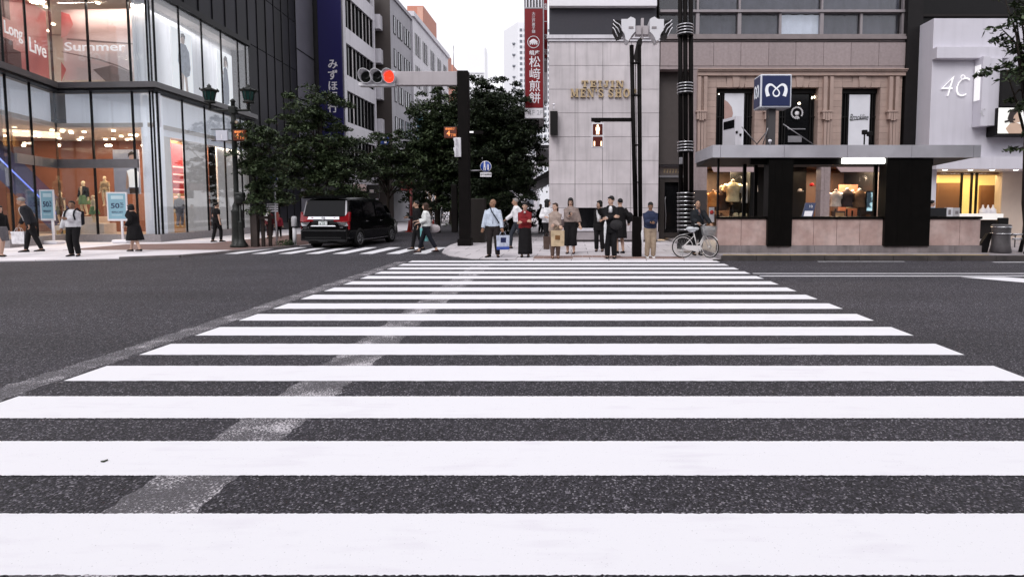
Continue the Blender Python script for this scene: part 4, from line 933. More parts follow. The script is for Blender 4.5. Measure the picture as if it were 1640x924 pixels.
# leaning notice board, counter things, bollard-like bins
nb = thing('notice_board', 'tilted navy and white notice board standing on the parapet cap', 'notice board', (X(1296, 17.2), 17.1, Z(347, DM)))
q = [at(1284, 347, 17.06), at(1302, 347, 17.06), at(1307, 325, 17.2), at(1290, 325, 17.2)]
mb = MB(); mb.prism(q, (0, .02, 0)); mb.build('board', mat('notice_navy', (.03, .045, .11), .4), nb)
mb = MB(); mb.prism([at(1287, 346.5, 17.035), at(1300, 346.5, 17.035), at(1302.3, 338, 17.09), at(1289, 338, 17.09)], (0, .004, 0)); mb.build('paper', WHITE, nb)
p = at(1298, 331, 17.13); text('lettering', '10', .12, (p.x, p.y-.02, p.z), WHITE, nb, rot=(75, 0, 0), ext=.002)
for px, w_, lab in ((1506, .42, 'white printed box standing on the parapet by the end pillar'), (1518, .24, 'narrow pale carton beside the printed box on the parapet')):
    pass
sb2 = thing('white_carton', 'pair-folded white carton with grey print on the short parapet by the amber window', 'carton', (X(1527, 17.1), 17.1, Z(347, DM)))
mb = MB(); mb.pbox(1517, 332.5, 1526, 346.8, 17.04, .14); mb.build('side', WHITE, sb2); mb = MB(); mb.pbox(1526.2, 333, 1537, 346.8, 17.06, .12); mb.build('front', mat('carton_grey', (.55, .53, .55), .6), sb2)
mb = MB(); mb.pbox(1519, 336, 1523, 344, 17.036, .003); mb.pbox(1530, 338, 1535, 343, 17.056, .003); mb.build('print', FRAME, sb2)
mb = MB(); mb.pbox(1488, 333, 1516.5, 346.8, 17.08, .1, bev=.01); o = tag(mb.build('dark_planter', mat('dark_planter', (.03, .03, .033), .5, spec=.2)), 'low dark box on the short parapet between black pillar and white carton', 'box')
# things beside the entrance on the right
bn = ground(1602, 405, .15); BX, BY = bn.x, bn.y
t = thing('litter_bin', 'grey steel barrel bin with two bright hoops on the pavement edge', 'bin', (BX, BY, .15))
pr = [(.22, 0), (.27, .02), (.235, .25), (.225, .5), (.235, .8), (.245, .86), (.20, .88), (0, .87)]
mb = MB(); mb.lathe([(r_*1.05, h) for r_, h in pr], (BX, BY, .152), n=28); mb.build('body', mat('bin_steel', (.13, .12, .125), .5, metal=.3, var=.2, scale=6), t)
for h in (.6, .8):
    mb = MB(); mb.torus((BX, BY, .15+h), .255, .018, 'Z', 28, 6); mb.build('hoop', CHROME, t)
pb = Vector((BX-.42, BY+.1)); mb = MB(); mb.prism([(pb.x-.28, pb.y, .15), (pb.x+.1, pb.y, .15), (pb.x+.22, pb.y, .75), (pb.x+.1, pb.y, .75)], (0, .12, 0)); tag(mb.build('curved_plate', BLACK), 'dark slanted steel plate leaning at the foot of the grey bin', 'plate')
cx0 = at(1613, 365, 19.5); st = thing('waiting_chair', 'dark round backed seat behind the grey bin by the beige wall', 'chair', (cx0.x, 19.5, .15))
mb = MB(); mb.box(cx0.x-.22, 19.3, .55, cx0.x+.22, 19.7, .63, bev=.02); mb.build('seat', BLACK, st)
mb = MB(); mb.box(cx0.x-.2, 19.68, .63, cx0.x+.2, 19.74, 1.18, bev=.03); mb.build('backrest', BLACK, st)
for sx, sy in ((-.18, -.15), (.18, -.15), (-.18, .17), (.18, .17)):
    mb = MB(); mb.tube([(cx0.x+sx, 19.5+sy, .15), (cx0.x+sx, 19.5+sy, .56)], .018, 6); mb.build('leg', BLACK, st)
rl = ground(1640, 404, .15); gr = thing('guard_rail', 'two bar chrome guard rail with black post by the pavement edge', 'railing', (rl.x, rl.y, .15))
mb = MB(); x_a, x_b = X(1622, rl.y, 378), rl.x+3
for py in (375.5, 382.5): zz = Z(py, rl.y); mb.tube([(x_a, rl.y, zz), (x_b, rl.y, zz)], .028, 8)
mb.build('rail_bar', CHROME, gr)
for xx in (rl.x-.02, rl.x+2.2):
    mb = MB(); mb.tube([(xx-.1, rl.y, .15), (xx-.02, rl.y, .6), (xx, rl.y, 1.18)], [.06, .05, .045], 10); mb.build('post', BLACK, gr)
# ------------------------------------------------------------------ traffic signals, poles, lamps, signs
PALEBOX = mat('pale_signal_box', (.44, .40, .415), .45, var=.06, scale=2, streak=.1)
SIGW = mat('signal_housing', (.72, .71, .74), .4, var=.04)
LENS = mat('dark_lens', (.006, .008, .006), .15, spec=.4)
REDL = mat('red_lens', (.6, .02, .01), .25, emit=(1, .035, .012), es=1.6)
POLE = mat('pole_paint', (.0045, .0033, .0031), .6, var=.3, scale=4, spec=.1)
DS = 21.6
sp = thing('signal_mast', 'black square signal mast carrying a pale box arm with red traffic light', 'traffic light', (X(741, DS), DS, .03))
xm = X(741.5, DS, 200)
mb = MB(); mb.box(xm-.21, DS, .03, xm+.21, DS+.4, Z(113, DS), bev=.02); mb.box(xm-.27, DS-.06, .03, xm+.27, DS+.46, .3, bev=.02)
mb.build('mast', POLE, sp)
a = X(634, DS); mb = MB(); mb.box(a, DS+.06, Z(136, DS), xm-.22, DS+.34, Z(114, DS), bev=.012); mb.build('arm', PALEBOX, sp)
mb = MB(); mb.box(X(576, DS), DS+.05, Z(137.5, DS), a-.005, DS+.36, Z(132, DS), bev=.01); mb.box(X(580, DS), DS+.1, Z(132, DS), a-.01, DS+.34, Z(113, DS), bev=.02); hb = mb.build('housing', SIGW, sp)
for px, m in ((583, LENS), (601.5, LENS), (620.5, REDL)):
    c = at(px, 122.3, DS-.12); mb = MB()
    n = 20; vs = []; fs = []
    for i in range(n+1):     # visor: a cut back tube, longer over the top
        a_ = 2*math.pi*i/n; ln = .30+.16*math.sin(a_)
        for r_ in (.25, .232): vs += [(c.x+.04+r_*math.cos(a_), DS+.1, c.z+r_*math.sin(a_)), (c.x+.04+r_*math.cos(a_), DS+.1-ln, c.z+r_*math.sin(a_))]
    for i in range(n):
        o = i*4; p = o+4; fs += [(o, p, p+1, o+1), (o+2, o+3, p+3, p+2), (o+1, p+1, p+3, o+3)]
    mb.add(vs, fs, 0, True); mb.build('visor', SIGW, hb)
    mb = MB(); mb.lathe([(0, -.05), (.1, -.045), (.19, -.02), (.225, 0), (0, .02)], (c.x+.04, DS+.06, c.z), 'Y', 24); mb.build('lens', m, hb)
LEDP = mat('led_panel', (.03, .012, .008), .5, emit=(.5, .08, .02), es=.12); LEDT = mat('led_letters', (.9, .3, .1), .5, emit=(1, .30, .08), es=.8)
def led(parent, q0, q1, y0, y1, D, post=True):
    mb = MB(); mb.pbox(q0, y0, q1, y1, D, .1, bev=.01); o = mb.build('display_panel', LEDP, parent)
    xm_ = (q0+q1)/2; p = at(q0+(q1-q0)*.36, y0+(y1-y0)*.62, D-.005); text('lettering', '4', (y1-y0)*.6/880*D, (p.x, D-.008, p.z), LEDT, o, ext=.004, bold=.006)
    p = at(q0+(q1-q0)*.74, y0+(y1-y0)*.76, D-.005); text('lettering', '丁目', (y1-y0)*.24/880*D, (p.x, D-.008, p.z), LEDT, o, ext=.003)
    p = at(xm_, y0+(y1-y0)*.2, D-.005); text('lettering', '銀座四丁', (y1-y0)*.22/880*D, (p.x, D-.008, p.z), LEDT, o, ext=.003)
led(sp, 711, 731, 203.5, 221, DS)
mb = MB(); mb.box(xm+.2, DS+.12, Z(214, DS), xm+.75, DS+.24, Z(209, DS)); mb.box(X(711, DS), DS+.1, Z(203, DS), xm-.2, DS+.16, Z(202, DS)); mb.build('bracket', POLE, sp)
mb = MB(); mb.pbox(752, 210.5, 758, 213, DS+.05, .1); mb.build('small_lamp', LIT, sp)
mb = MB(); mb.box(X(728.5, DS), DS-.1, Z(252, DS), X(739, DS), DS-.002, Z(221, DS), bev=.02)
for y0, y1 in ((222, 234), (237.5, 250)): mb.prism([at(732, y0, DS-.05), at(728, y0+.5, DS-.05), at(729, y0+5, DS-.05), at(732, y1, DS-.05)], (0, -.25, 0))
mb.build('pedestrian_signal', SIGW, sp)
mb = MB(); mb.pbox(722.5, 296, 732, 372, DS+.2, .2, bev=.02); mb.build('control_box', POLE, sp)
# round blue walkway sign on a thin bent pole
bs = thing('walkway_sign', 'round blue pedestrian sign with white plate on a thin bent pole', 'sign', (X(751, 22), 22, .03))
mb = MB(); mb.tube([(X(751, 22), 22, .03), (X(751, 22), 22, Z(275, 22)), (X(752, 22), 22, Z(273.5, 22)), (X(770, 22), 22, Z(273, 22))], .025, 8); mb.build('pole', STEEL, bs)
def disc(name, px, py, rpx, D, m, parent, edge=True):
    c = at(px, py, D); r_ = rpx/880*D; mb = MB(); mb.lathe([(0, 0), (r_*.93, 0), (r_*.93, -.004), (0, -.004)] if False else [(0, -.012), (r_*.92, -.012), (r_*.92, .01), (0, .01)], (c.x, D, c.z), 'Y', 28); o = mb.build(name, m, parent)
    if edge: mb = MB(); mb.lathe([(0, -.006), (r_, -.006), (r_, .012), (0, .012)], (c.x, D, c.z), 'Y', 28); mb.build('rim', WHITE, o)
    return o
SBLUE = mat('sign_blue', (.02, .06, .30), .4)
d = disc('disc', 778, 267, 9, 21.93, SBLUE, bs)
mb = MB(); c = at(776, 265, 21.9)
mb.ell((c.x, 21.905, c.z+.12), (.035, .006, .035), 8, 6); mb.box(c.x-.03, 21.9, c.z-.08, c.x+.03, 21.91, c.z+.08); mb.box(c.x-.04, 21.9, c.z-.2, c.x-.01, 21.91, c.z-.08); mb.box(c.x+.02, 21.9, c.z-.2, c.x+.05, 21.91, c.z-.08)
mb.ell((c.x+.14, 21.905, c.z+.02), (.028, .006, .028), 8, 6); mb.box(c.x+.115, 21.9, c.z-.18, c.x+.165, 21.91, c.z-.01); mb.build('pictogram', WHITE, d)
mb = MB(); mb.pbox(769, 276.5, 787, 283.5, 21.93, .015, bev=.004); pt = mb.build('plate', WHITE, bs)
p = at(778, 280, 21.9); text('lettering', '歩行者専用', .085, (p.x, 21.925, p.z), BLACK, pt, ext=.002)

# tall paired poles with side facing signals
DPp = 16.9
pp = thing('signal_pole', 'slim twin tube signal pole with two traffic lights seen from behind and pedestrian arm', 'traffic light', (X(1019, DPp), DPp, .03))
mb = MB(); x0_, x1_ = X(1013.5, DPp, 380), X(1028, DPp, 380); mb.box(x0_, DPp, .03, x1_, DPp+.28, Z(347, DPp), bev=.015); mb.build('base_case', POLE, pp)
mb = MB()
for q, q2 in ((1011.5, 1017.5), (1023.5, 1025.5)): mb.tube([at(q2, 347, DPp+.14), at(q, 73, DPp+.14)], .065, 12)
mb.tube([at(1021, 347, DPp+.14), at(1017.5, 98, DPp+.14)], .012, 6)
for py in (100, 152, 232, 292): 
    xa, xb_ = at(1011 if py < 200 else 1014, py, DPp).x, at(1026, py, DPp).x; mb.box(xa, DPp+.06, Z(py+1, DPp), xb_, DPp+.2, Z(py-1, DPp))
mb.build('mast', POLE, pp)
mb = MB(); mb.prism([at(1015, 92, DPp+.1), at(1020, 100, DPp+.1), at(1028.5, 70, DPp+.1), at(1028, 58, DPp+.1), at(1020.5, 66, DPp+.1)], (0, .12, 0)); mb.build('offset_bracket', DKBROWN, pp)
mb = MB(); a = at(1028.5, 60, DPp+.12); mb.box(a.x-.04, DPp+.08, Z(61, DPp), a.x+.04, DPp+.2, Z(28, DPp)); mb.build('mast_head', PALEBOX, pp)
for s_, q in ((-1, 1017), (1, 1040)):
    xc = X(q, DPp, 48); zc_ = Z(47, DPp)
    def sx(d): return xc+s_*d
    mb = MB(); mb.box(sx(-.19), DPp+.0, zc_-.16, sx(-.02), DPp+.26, zc_+.10, bev=.01); mb.build('clamp_box', PALEBOX, pp)
    prof = [(0, .26), (.06, .30), (.14, .33), (.24, .26), (.42, .26), (.42, -.05), (.33, -.16), (.28, -.34), (.2, -.38), (.1, -.2), (0, -.1)]
    mb = MB(); mb.prism([(sx(d_), DPp-.1, zc_+h_) for d_, h_ in prof], (0, .5, 0)); h = mb.build('signal_housing', SIGW, pp)
    for k in range(3):   # dark scooped visors fanning out
        ox, oz = .30+.12*k*.5, .22-.11*k
        mb = MB(); mb.prism([(sx(ox), DPp-.08-.01*k, zc_+oz-.02), (sx(ox+.36-.05*k), DPp-.08-.01*k, zc_+oz+.03), (sx(ox+.33-.05*k), DPp-.08-.01*k, zc_+oz-.05), (sx(ox+.18), DPp-.08-.01*k, zc_+oz-.13), (sx(ox+.12), DPp-.08-.01*k, zc_+oz-.25), (sx(ox-.03), DPp-.08-.01*k, zc_+oz-.2)], (0, .46, 0)); v = mb.build('visor', BLACK, h)
        mb = MB(); mb.tube([(sx(ox+.36-.05*k), DPp-.1, zc_+oz+.02), (sx(ox+.30-.05*k), DPp-.1, zc_+oz-.05), (sx(ox+.17), DPp-.1, zc_+oz-.125), (sx(ox+.11), DPp-.1, zc_+oz-.25)], .014, 6); mb.build('visor_edge', WHITE, v)
    mb = MB(); mb.box(sx(.06), DPp-.115, zc_-.02, sx(.2), DPp-.1, zc_+.04); mb.build('vent_plate', FRAME, h)
mb = MB(); mb.pbox(947, 189, 1011, 194.5, DPp+.06, .12); mb.build('pedestrian_arm', POLE, pp)
mb = MB(); mb.pbox(947.5, 197, 967, 237, DPp-.02, .16, bev=.015); q = mb.build('pedestrian_head', SIGW, pp)
DKRED = mat('dark_red_lens', (.05, .012, .01), .3, emit=(.2, .02, .01), es=.15)
for y0, y1 in ((199, 216.5), (219, 235)):
    mb = MB(); mb.pbox(949.5, y0, 965, y1, DPp-.03, .02, bev=.004); mb.build('lens', DKRED, q)
AMBER = mat('amber_figure', (1, .75, .5), .4, emit=(1, .62, .36), es=2.2)
mb = MB(); c = at(957.3, 208, DPp-.04); mb.ell((c.x, DPp-.035, c.z+.115), (.034, .008, .036), 10, 6); mb.box(c.x-.06, DPp-.042, c.z-.03, c.x+.06, DPp-.034, c.z+.075, bev=.003); mb.box(c.x-.045, DPp-.042, c.z-.14, c.x-.006, DPp-.034, c.z-.032); mb.box(c.x+.006, DPp-.042, c.z-.14, c.x+.045, DPp-.034, c.z-.032)
mb.build('standing_figure', AMBER, q)
mb = MB(); mb.pbox(951, 226.5, 953, 234, DPp-.04, .01); mb.pbox(962, 226.5, 964, 234, DPp-.04, .01); mb.build('countdown_bar', AMBER, q)
mb = MB(); c = at(957, 194.5, DPp+.1); mb.prism([(c.x-.12, DPp+.06, c.z), (c.x+.12, DPp+.06, c.z), (c.x, DPp+.06, c.z-.1)], (0, .1, 0)); mb.build('hanger', POLE, pp)
# ringed triple tube street lamp standard
DL = 18.6
lp = thing('lamp_standard', 'black triple tube lamp standard wrapped in sets of chrome edged rings', 'street lamp', (X(1098, DL), DL, .15))
mb = MB()
for q in (1089, 1097, 1106): mb.tube([at(q+1.5, 385, DL), at(q, -95, DL)], .075, 12)
mb.build('tube', POLE, lp)
mb = MB(); a = at(1098.5, 385, DL); mb.lathe([(.3, .15), (.3, .32), (.24, .36), (.24, Z(378, DL)), (0, Z(378, DL))], (a.x, DL, 0), n=20); mb.box(a.x-.24, DL+.05, .3, a.x+.24, DL+.2, Z(310, DL)); mb.build('base', POLE, lp)
RING = mat('ring_black', (.01, .009, .009), .3, spec=.3)
def rings(y0, y1, n, r0):
    mbr, mbe = MB(), MB()
    for i in range(n):
        p = at(1097.5+(y0-50)/300, y0+(y1-y0)*i/(n-1), DL); h = (y1-y0)/(n-1)/880*DL*.62 if n < 6 else .1
        mbr.lathe([(.2, -h/2), (r0, -h/2), (r0, h/2), (.2, h/2)], (p.x, DL, p.z), n=24); mbe.torus((p.x, DL, p.z+h/2-.012), r0+.004, .016, 'Z', 24, 6)
    o = mbr.build('ring_set', RING, lp); mbe.build('ring_edge', CHROME, o)
rings(43, 57, 4, .265); rings(136, 150, 4, .265); rings(229, 243, 4, .265); rings(311, 369, 10, .28)
mb = MB(); p = at(1090, 258, DL-.1); mb.box(p.x-.05, DL-.2, p.z-.11, p.x+.05, DL-.08, p.z+.11, bev=.01); mb.build('junction_box', STEEL, lp)

# antique twin lantern lamp by the glass store
DA = 20.9
la = thing('lantern_lamp', 'antique bronze lamp post with two green glass lanterns by the glass store', 'street lamp', (X(378, DA), DA, .03))
BRZ = mat('bronze_green', (.016, .018, .016), .45, var=.4, scale=9, spec=.3)
xb_ = X(378, DA, 300); zz = lambda py: Z(py, DA)
mb = MB(); mb.lathe([(.27, .03), (.27, .12), (.22, .16), (.2, .5), (.19, 1.35), (.21, 1.4), (.15, 1.48), (.15, 1.6), (.09, 1.75), (.085, zz(200)), (.12, zz(198)), (.085, zz(194)), (.07, zz(164)), (.1, zz(163)), (.06, zz(160)), (0, zz(158))], (xb_, DA, 0), n=18); mb.build('post', BRZ, la)
mb = MB(); mb.tube([(X(337, DA, 178), DA, zz(176)), (X(355, DA), DA, zz(177)), (xb_, DA, zz(177)), (X(398, DA), DA, zz(177)), (X(404, DA), DA, zz(177))], .045, 8)
mb.box(xb_-.13, DA-.12, zz(183), xb_+.13, DA+.12, zz(171), bev=.03); mb.build('cross_arm', BRZ, la)
LGL = mat('lantern_glass', (.008, .026, .023), .2, spec=.3, emit=(.1, .4, .35), es=.02)
for q in (335.5, 398):
    cx0_ = X(q, DA, 155); mb = MB()
    mb.lathe([(.05, zz(177)), (.04, zz(166)), (.19, zz(165.5)), (.2, zz(163)), (.15, zz(162.5)), (.15, zz(161))], (cx0_, DA, 0), n=8)
    mb.lathe([(.25, zz(147.5)), (.30, zz(145.5)), (.26, zz(144)), (.12, zz(141.5)), (.06, zz(140)), (.08, zz(138)), (.03, zz(136)), (.0, zz(134))], (cx0_, DA, 0), n=8)
    for k in range(8):
        a_ = 2*math.pi*k/8; mb.tube([(cx0_+.15*math.cos(a_), DA+.15*math.sin(a_), zz(162)), (cx0_+.225*math.cos(a_), DA+.225*math.sin(a_), zz(146.5))], .014, 5)
        mb.ell((cx0_+.3*math.cos(a_), DA+.3*math.sin(a_), zz(144.5)), (.03, .03, .05), 6, 5)
    l = mb.build('lantern', BRZ, la)
    mb = MB(); mb.lathe([(.14, zz(161.8)), (.21, zz(147.4)), (0, zz(147))], (cx0_, DA, 0), n=8, smooth=False); mb.build('lantern_glass', LGL, l)
led(la, 373, 392.5, 208.5, 225, DA-.2)
mb = MB(); mb.pbox(345.5, 209, 364, 225.5, DA-.1, .08, bev=.008); wp = mb.build('white_panel', mat('bluish_sign_face', (.50, .50, .56), .5, emit=(.9, .9, 1), es=.08), la)
p = at(354.5, 219.5, DA-.12); text('lettering', '1', .2, (p.x, DA-.108, p.z), WHITE, wp, ext=.004, bold=.008)
mb = MB()
for py in (207.8, 226): mb.tube([(X(341, DA), DA-.05, zz(py)), (X(393, DA), DA-.05, zz(py))], .018, 6)
mb.build('sign_bar', BRZ, la)
p = at(378, 196, DA-.13); mb = MB(); mb.lathe([(0, -.01), (.065, -.01), (.065, .03), (0, .03)], (p.x, DA-.1, p.z), 'Y', 14); mb.build('badge', mat('old_brass', (.25, .2, .15), .5, metal=.4), la)
hy = thing('pedestal_post', 'short dark pedestal post with rounded head beside the lantern lamp', 'post', (X(385, DA-.1), DA-.1, .03))
xh = X(385.5, DA-.1, 350); mb = MB(); mb.lathe([(.22, .03), (.22, .1), (.14, .25), (.1, .35), (.09, .95), (.1, 1.0), (.045, 1.05), (.045, 1.68), (.0, 1.7)], (xh, DA-.1, 0), n=14); mb.build('column', BRZ, hy)
mb = MB(); mb.ell((xh-.02, DA-.1, 1.86), (.2, .15, .24), 14, 9); mb.box(xh-.19, DA-.22, 1.9, xh+.17, DA+.02, 2.12, bev=.06); mb.build('head', BRZ, hy)
# blue round sign, striped boards and white bollard
DB = 21.6
s2 = thing('blue_round_sign', 'blue round sign above white plates and striped board on a white pole', 'sign', (X(441, DB), DB, .04))
xp = X(441, DB, 340); mb = MB(); mb.tube([(xp+.02, DB, .04), (xp, DB, Z(280, DB))], .035, 8); mb.build('pole', WHITE, s2)
d = disc('disc', 437.5, 287.5, 7.5, DB-.05, SBLUE, s2); mb = MB(); c = at(437, 288, DB-.07); mb.prism([(c.x-.08, DB-.075, c.z-.1), (c.x-.04, DB-.075, c.z-.1), (c.x+.09, DB-.075, c.z+.1), (c.x+.04, DB-.075, c.z+.1)], (0, .005, 0)); mb.build('pictogram', WHITE, d)
mb = MB(); mb.pbox(427, 296.5, 444, 305, DB-.06, .02, bev=.004); pt = mb.build('plate', WHITE, s2); p = at(436, 300.5, DB-.07); text('lettering', '歩行者\n専用', .085, (p.x, DB-.066, p.z), BLACK, pt, ext=.002)
mb = MB()
for k in range(4): mb.pbox(427, 326+k*3.7, 445, 328.2+k*3.7, DB-.055, .02)
mb.build('striped_board', WHITE, s2)
mb = MB(); mb.pbox(442.5, 340, 446, 354, DB-.05, .02); mb.build('red_plate', mat('faded_red', (.4, .1, .08), .5), s2)
bo = thing('white_bollard', 'white bollard with thick capped head beside the black van', 'bollard', (X(471, 21.6), 21.6, .04)); xq = X(471.5, 21.6, 370)
mb = MB(); mb.lathe([(.07, .04), (.07, .75), (.0, .76)], (xq, 21.6, 0), n=14); mb.build('stem', WHITE, bo); mb = MB(); mb.lathe([(.08, .765), (.105, .78), (.105, 1.12), (.08, 1.19), (0, 1.2)], (xq, 21.6, 0), n=16); mb.build('head', SIGW, bo); mb = MB(); mb.lathe([(.106, .77), (.109, .77), (.109, .8), (.106, .8)], (xq, 21.6, 0), n=16); mb.build('band', BLACK, bo)
db_ = tag(MB().lathe([(.08, .04), (.08, 1.1), (0, 1.12)], (X(466, 21.9, 370), 21.9, 0), n=12).build('dark_bollard', POLE), 'slim dark post right behind the white bollard', 'bollard')
# tree guard stakes
tg = thing('tree_guard', 'dark wooden stake guard round the young street tree by the lantern lamp', 'tree guard', (X(414, 21.0), 21.0, .04))
for q, dy in ((403, 0), (411.5, -.15), (419, .05), (424.5, .3), (404, .7)):
    mb = MB(); xx = X(q, 21, 370); wd_ = .05 if q != 411.5 else .08; mb.box(xx-wd_, 21+dy, .04, xx+wd_, 21+dy+.09, 1.28); mb.build('stake', mat('stake_wood', (.035, .024, .02), .7, var=.3) if q == 403 else bpy.data.materials['stake_wood'], tg)
mb = MB(); mb.box(X(402, 21), 20.96, 1.1, X(425, 21), 21.0, 1.2); mb.box(X(402, 21), 21.75, 1.1, X(425, 21), 21.8, 1.2); mb.build('rail', bpy.data.materials['stake_wood'], tg)
# hanging red sign and the boards round it
DR = 26.2
rs = thing('red_banner_sign', 'tall crimson vertical sign with white kanji and round crest', 'sign', (X(857, DR), DR, Z(190, DR)))
CRIM = mat('crimson_enamel', (.20, .008, .012), .4, var=.18, scale=1.2, coat=.04, spec=.25)
xa, xb_ = X(841.5, DR), X(870, DR)
mb = MB(); mb.box(xa, DR, Z(173, DR), xb_, DR+.35, Z(14.5, DR)); pn = mb.build('panel', CRIM, rs)
mb = MB(); mb.box(xa-.03, DR+.03, Z(190.5, DR), xa-.003, DR+.32, 11.5); mb.box(xb_+.003, DR+.03, Z(190.5, DR), xb_+.05, DR+.32, 11.5); mb.box(xa, DR-.01, Z(14.2, DR), xb_, DR+.3, Z(12.5, DR)); mb.build('frame', STEEL, rs)
mb = MB(); mb.box(xa, DR, Z(189.5, DR), xb_, DR+.34, Z(173.4, DR), bev=.01); fl = mb.build('floor_plate', WHITE, rs); p = at(858, 181, DR); text('lettering', '1F 2F', .30, (p.x, DR-.008, p.z), mat('grey_letters', (.45, .45, .48), .5), fl, ext=.004)
mb = MB(); mb.box(xa, DR+.1, Z(12, DR), xb_, DR+.2, 11.5); mb.build('louvre_back', BLACK, rs)
mb = MB()
for i in range(6): x_ = xa+.04+i*(xb_-xa-.08)/5.4; mb.box(x_, DR+.02, Z(12, DR), x_+.07, DR+.1, 11.5)
mb.build('louvre', WHITE, rs)
for i, ch in enumerate('松﨑煎餅'): p = at(856.5, 101+i*19.2, DR); text('lettering', ch, .55, (p.x, DR-.008, p.z), WHITE, pn, ext=.005, bold=.004)
for i, ch in enumerate('大江戸菓子舗'): p = at(854.5, 23+i*5.7, DR); text('lettering', ch, .165, (p.x, DR-.008, p.z), WHITE, pn, ext=.004)
p = at(856, 86, DR); text('lettering', '銀座', .24, (p.x, DR-.008, p.z), WHITE, pn, ext=.004, bold=.006, space=1.1)
c = at(854.5, 68, DR); mb = MB(); mb.torus((c.x, DR-.006, c.z), .27, .018, 'Y', 32, 6)
mb.ell((c.x, DR-.004, c.z+.01), (.2, .012, .09), 16, 8); mb.ell((c.x, DR-.004, c.z+.07), (.12, .012, .07), 14, 8)
for d in (-.15, -.05, .06, .16): mb.ell((c.x+d, DR-.004, c.z-.08), (.035, .01, .05), 8, 6)
mb.build('crest', WHITE, pn)
rb = thing('red_side_sign', 'second narrow red sign with white letters squeezed behind the crimson one', 'sign', (X(875, 27.5), 27.5, Z(90, 27.5)))
mb = MB(); mb.box(X(870.5, 27.5), 27.5, Z(92, 27.5), X(877, 27.5), 27.8, 12.5); q_ = mb.build('panel', CRIM, rb)
for i, ch in enumerate('歯ーの友'): p = at(873.5, 12+i*24, 27.5); text('lettering', ch, .34, (p.x, 27.49, p.z), WHITE, q_, ext=.004, sx=.6)
wsn = thing('white_side_sign', 'narrow white sign with small dark script hanging under the second red sign', 'sign', (X(875, 27.6), 27.6, Z(164, 27.6)))
mb = MB(); mb.box(X(871, 27.6), 27.6, Z(164, 27.6), X(877, 27.6), 27.8, Z(94, 27.6)); q_ = mb.build('panel', WHITE, wsn); mb = MB(); mb.box(X(871.5, 27.6), 27.59, Z(116, 27.6), X(876.5, 27.6), 27.6, Z(98, 27.6)); mb.build('dark_print', FRAME, q_)
ds = thing('dental_sign', 'grey box sign with black kanji for dentist under the crimson sign', 'sign', (X(853, 28), 28, Z(208, 28)))
mb = MB(); mb.prism([at(843, 191.5, 28), at(871, 191.5, 28), at(871, 197, 28), at(864, 207, 28), at(842, 207, 28)], (0, .4, 0)); q_ = mb.build('box', mat('grey_sign_face', (.34, .30, .31), .5), ds)
p = at(853, 199.5, 28); text('lettering', '歯科', .37, (p.x, 27.99, p.z), BLACK, q_, ext=.006, bold=.008)
n22 = thing('number_sign', 'white box sign reading 22 beside the granite corner', 'sign', (X(868, 29), 29, Z(262, 29)))
mb = MB(); mb.box(X(858, 29), 29, Z(261, 29), X(879, 29), 29.4, Z(239, 29), bev=.01); q_ = mb.build('box', WHITE, n22)
p = at(866, 254, 29); text('lettering', '22', .40, (p.x, 28.985, p.z), BLACK, q_, ext=.006, bold=.01)
mb = MB(); mb.prism([at(858.5, 240, 28.99), at(861, 240, 28.99), at(866, 249, 28.99), at(863.5, 249, 28.99)], (0, .008, 0)); mb.build('pointer', BLACK, q_)
mb = MB(); mb.box(X(858, 29), 29.1, Z(238, 29), X(880, 29), 29.3, Z(232, 29)); mb.build('bracket', STEEL, n22)
aw = thing('dark_awning', 'black awning low on the side wall of the granite corner shop', 'awning', (-1.6, 29, 2.3))
mb = MB(); mb.prism([(-1.0, 27, 3.4), (-1.0, 27, 3.1), (-2.2, 27, 2.55), (-2.2, 27, 2.7)], (0, 7, 0)); mb.build('cover', BLACK, aw)
cbx = tag(MB().box(X(746, 23.5), 23.5, .03, X(775, 23.5), 24.1, Z(318, 23.5), bev=.03).build('utility_cabinet', mat('brown_cabinet', (.022, .018, .016), .5, spec=.25)), 'tall dark utility cabinet behind the signal mast and bald man', 'cabinet')
bk = thing('blue_walk_sign', 'square blue sign with white figure hanging by the dark gable', 'sign', (X(615, 40), 40, Z(232, 40)))
mb = MB(); mb.pbox(609.5, 216, 622, 232, 40, .08, bev=.01); q_ = mb.build('panel', SBLUE, bk); mb = MB(); mb.pbox(613, 218, 617, 224, 39.98, .01); mb.pbox(615, 224, 619, 230, 39.98, .01); mb.build('pictogram', WHITE, q_)
# far street bits
for px, D, lab in ((655.5, 34, 'small red traffic cone by the kerb beyond the van'), (694, 37, 'red traffic cone farther along the side street behind the walking woman')):
    g_ = at(px, 365, D); t = thing('traffic_cone', lab, 'traffic cone', (g_.x, D, .0))
    ORG = mat('cone_red', (.5, .05, .03), .5) if px < 660 else bpy.data.materials['cone_red']
    mb = MB(); mb.lathe([(.14, .04), (.03, .7), (0, .71)], (g_.x, D, 0), n=14); mb.build('cone', ORG, t); mb = MB(); mb.box(g_.x-.2, D-.2, .0, g_.x+.2, D+.2, .04); mb.build('base', ORG, t)
rp = thing('red_pole_sign', 'dark red pole with a small red sign near the white office block', 'sign', (X(657, 36), 36, .03))
REDP = mat('red_pole_paint', (.16, .02, .018), .5)
mb = MB(); mb.tube([(X(657, 36), 36, .03), (X(657, 36), 36, Z(298, 36))], .09, 8); mb.build('pole', REDP, rp); mb = MB(); mb.pbox(642, 290, 660, 305, 35.9, .08); mb.build('panel', REDP, rp)
wpn = thing('white_street_post', 'thin white post with small cross plate in the far street', 'sign', (X(703, 42), 42, .03))
mb = MB(); mb.tube([(X(703, 42), 42, .03), (X(703, 42), 42, Z(330, 42))], .09, 8); mb.build('post', WHITE, wpn); mb = MB(); mb.pbox(699, 331, 708, 334, 41.9, .05); mb.build('plate', WHITE, wpn)
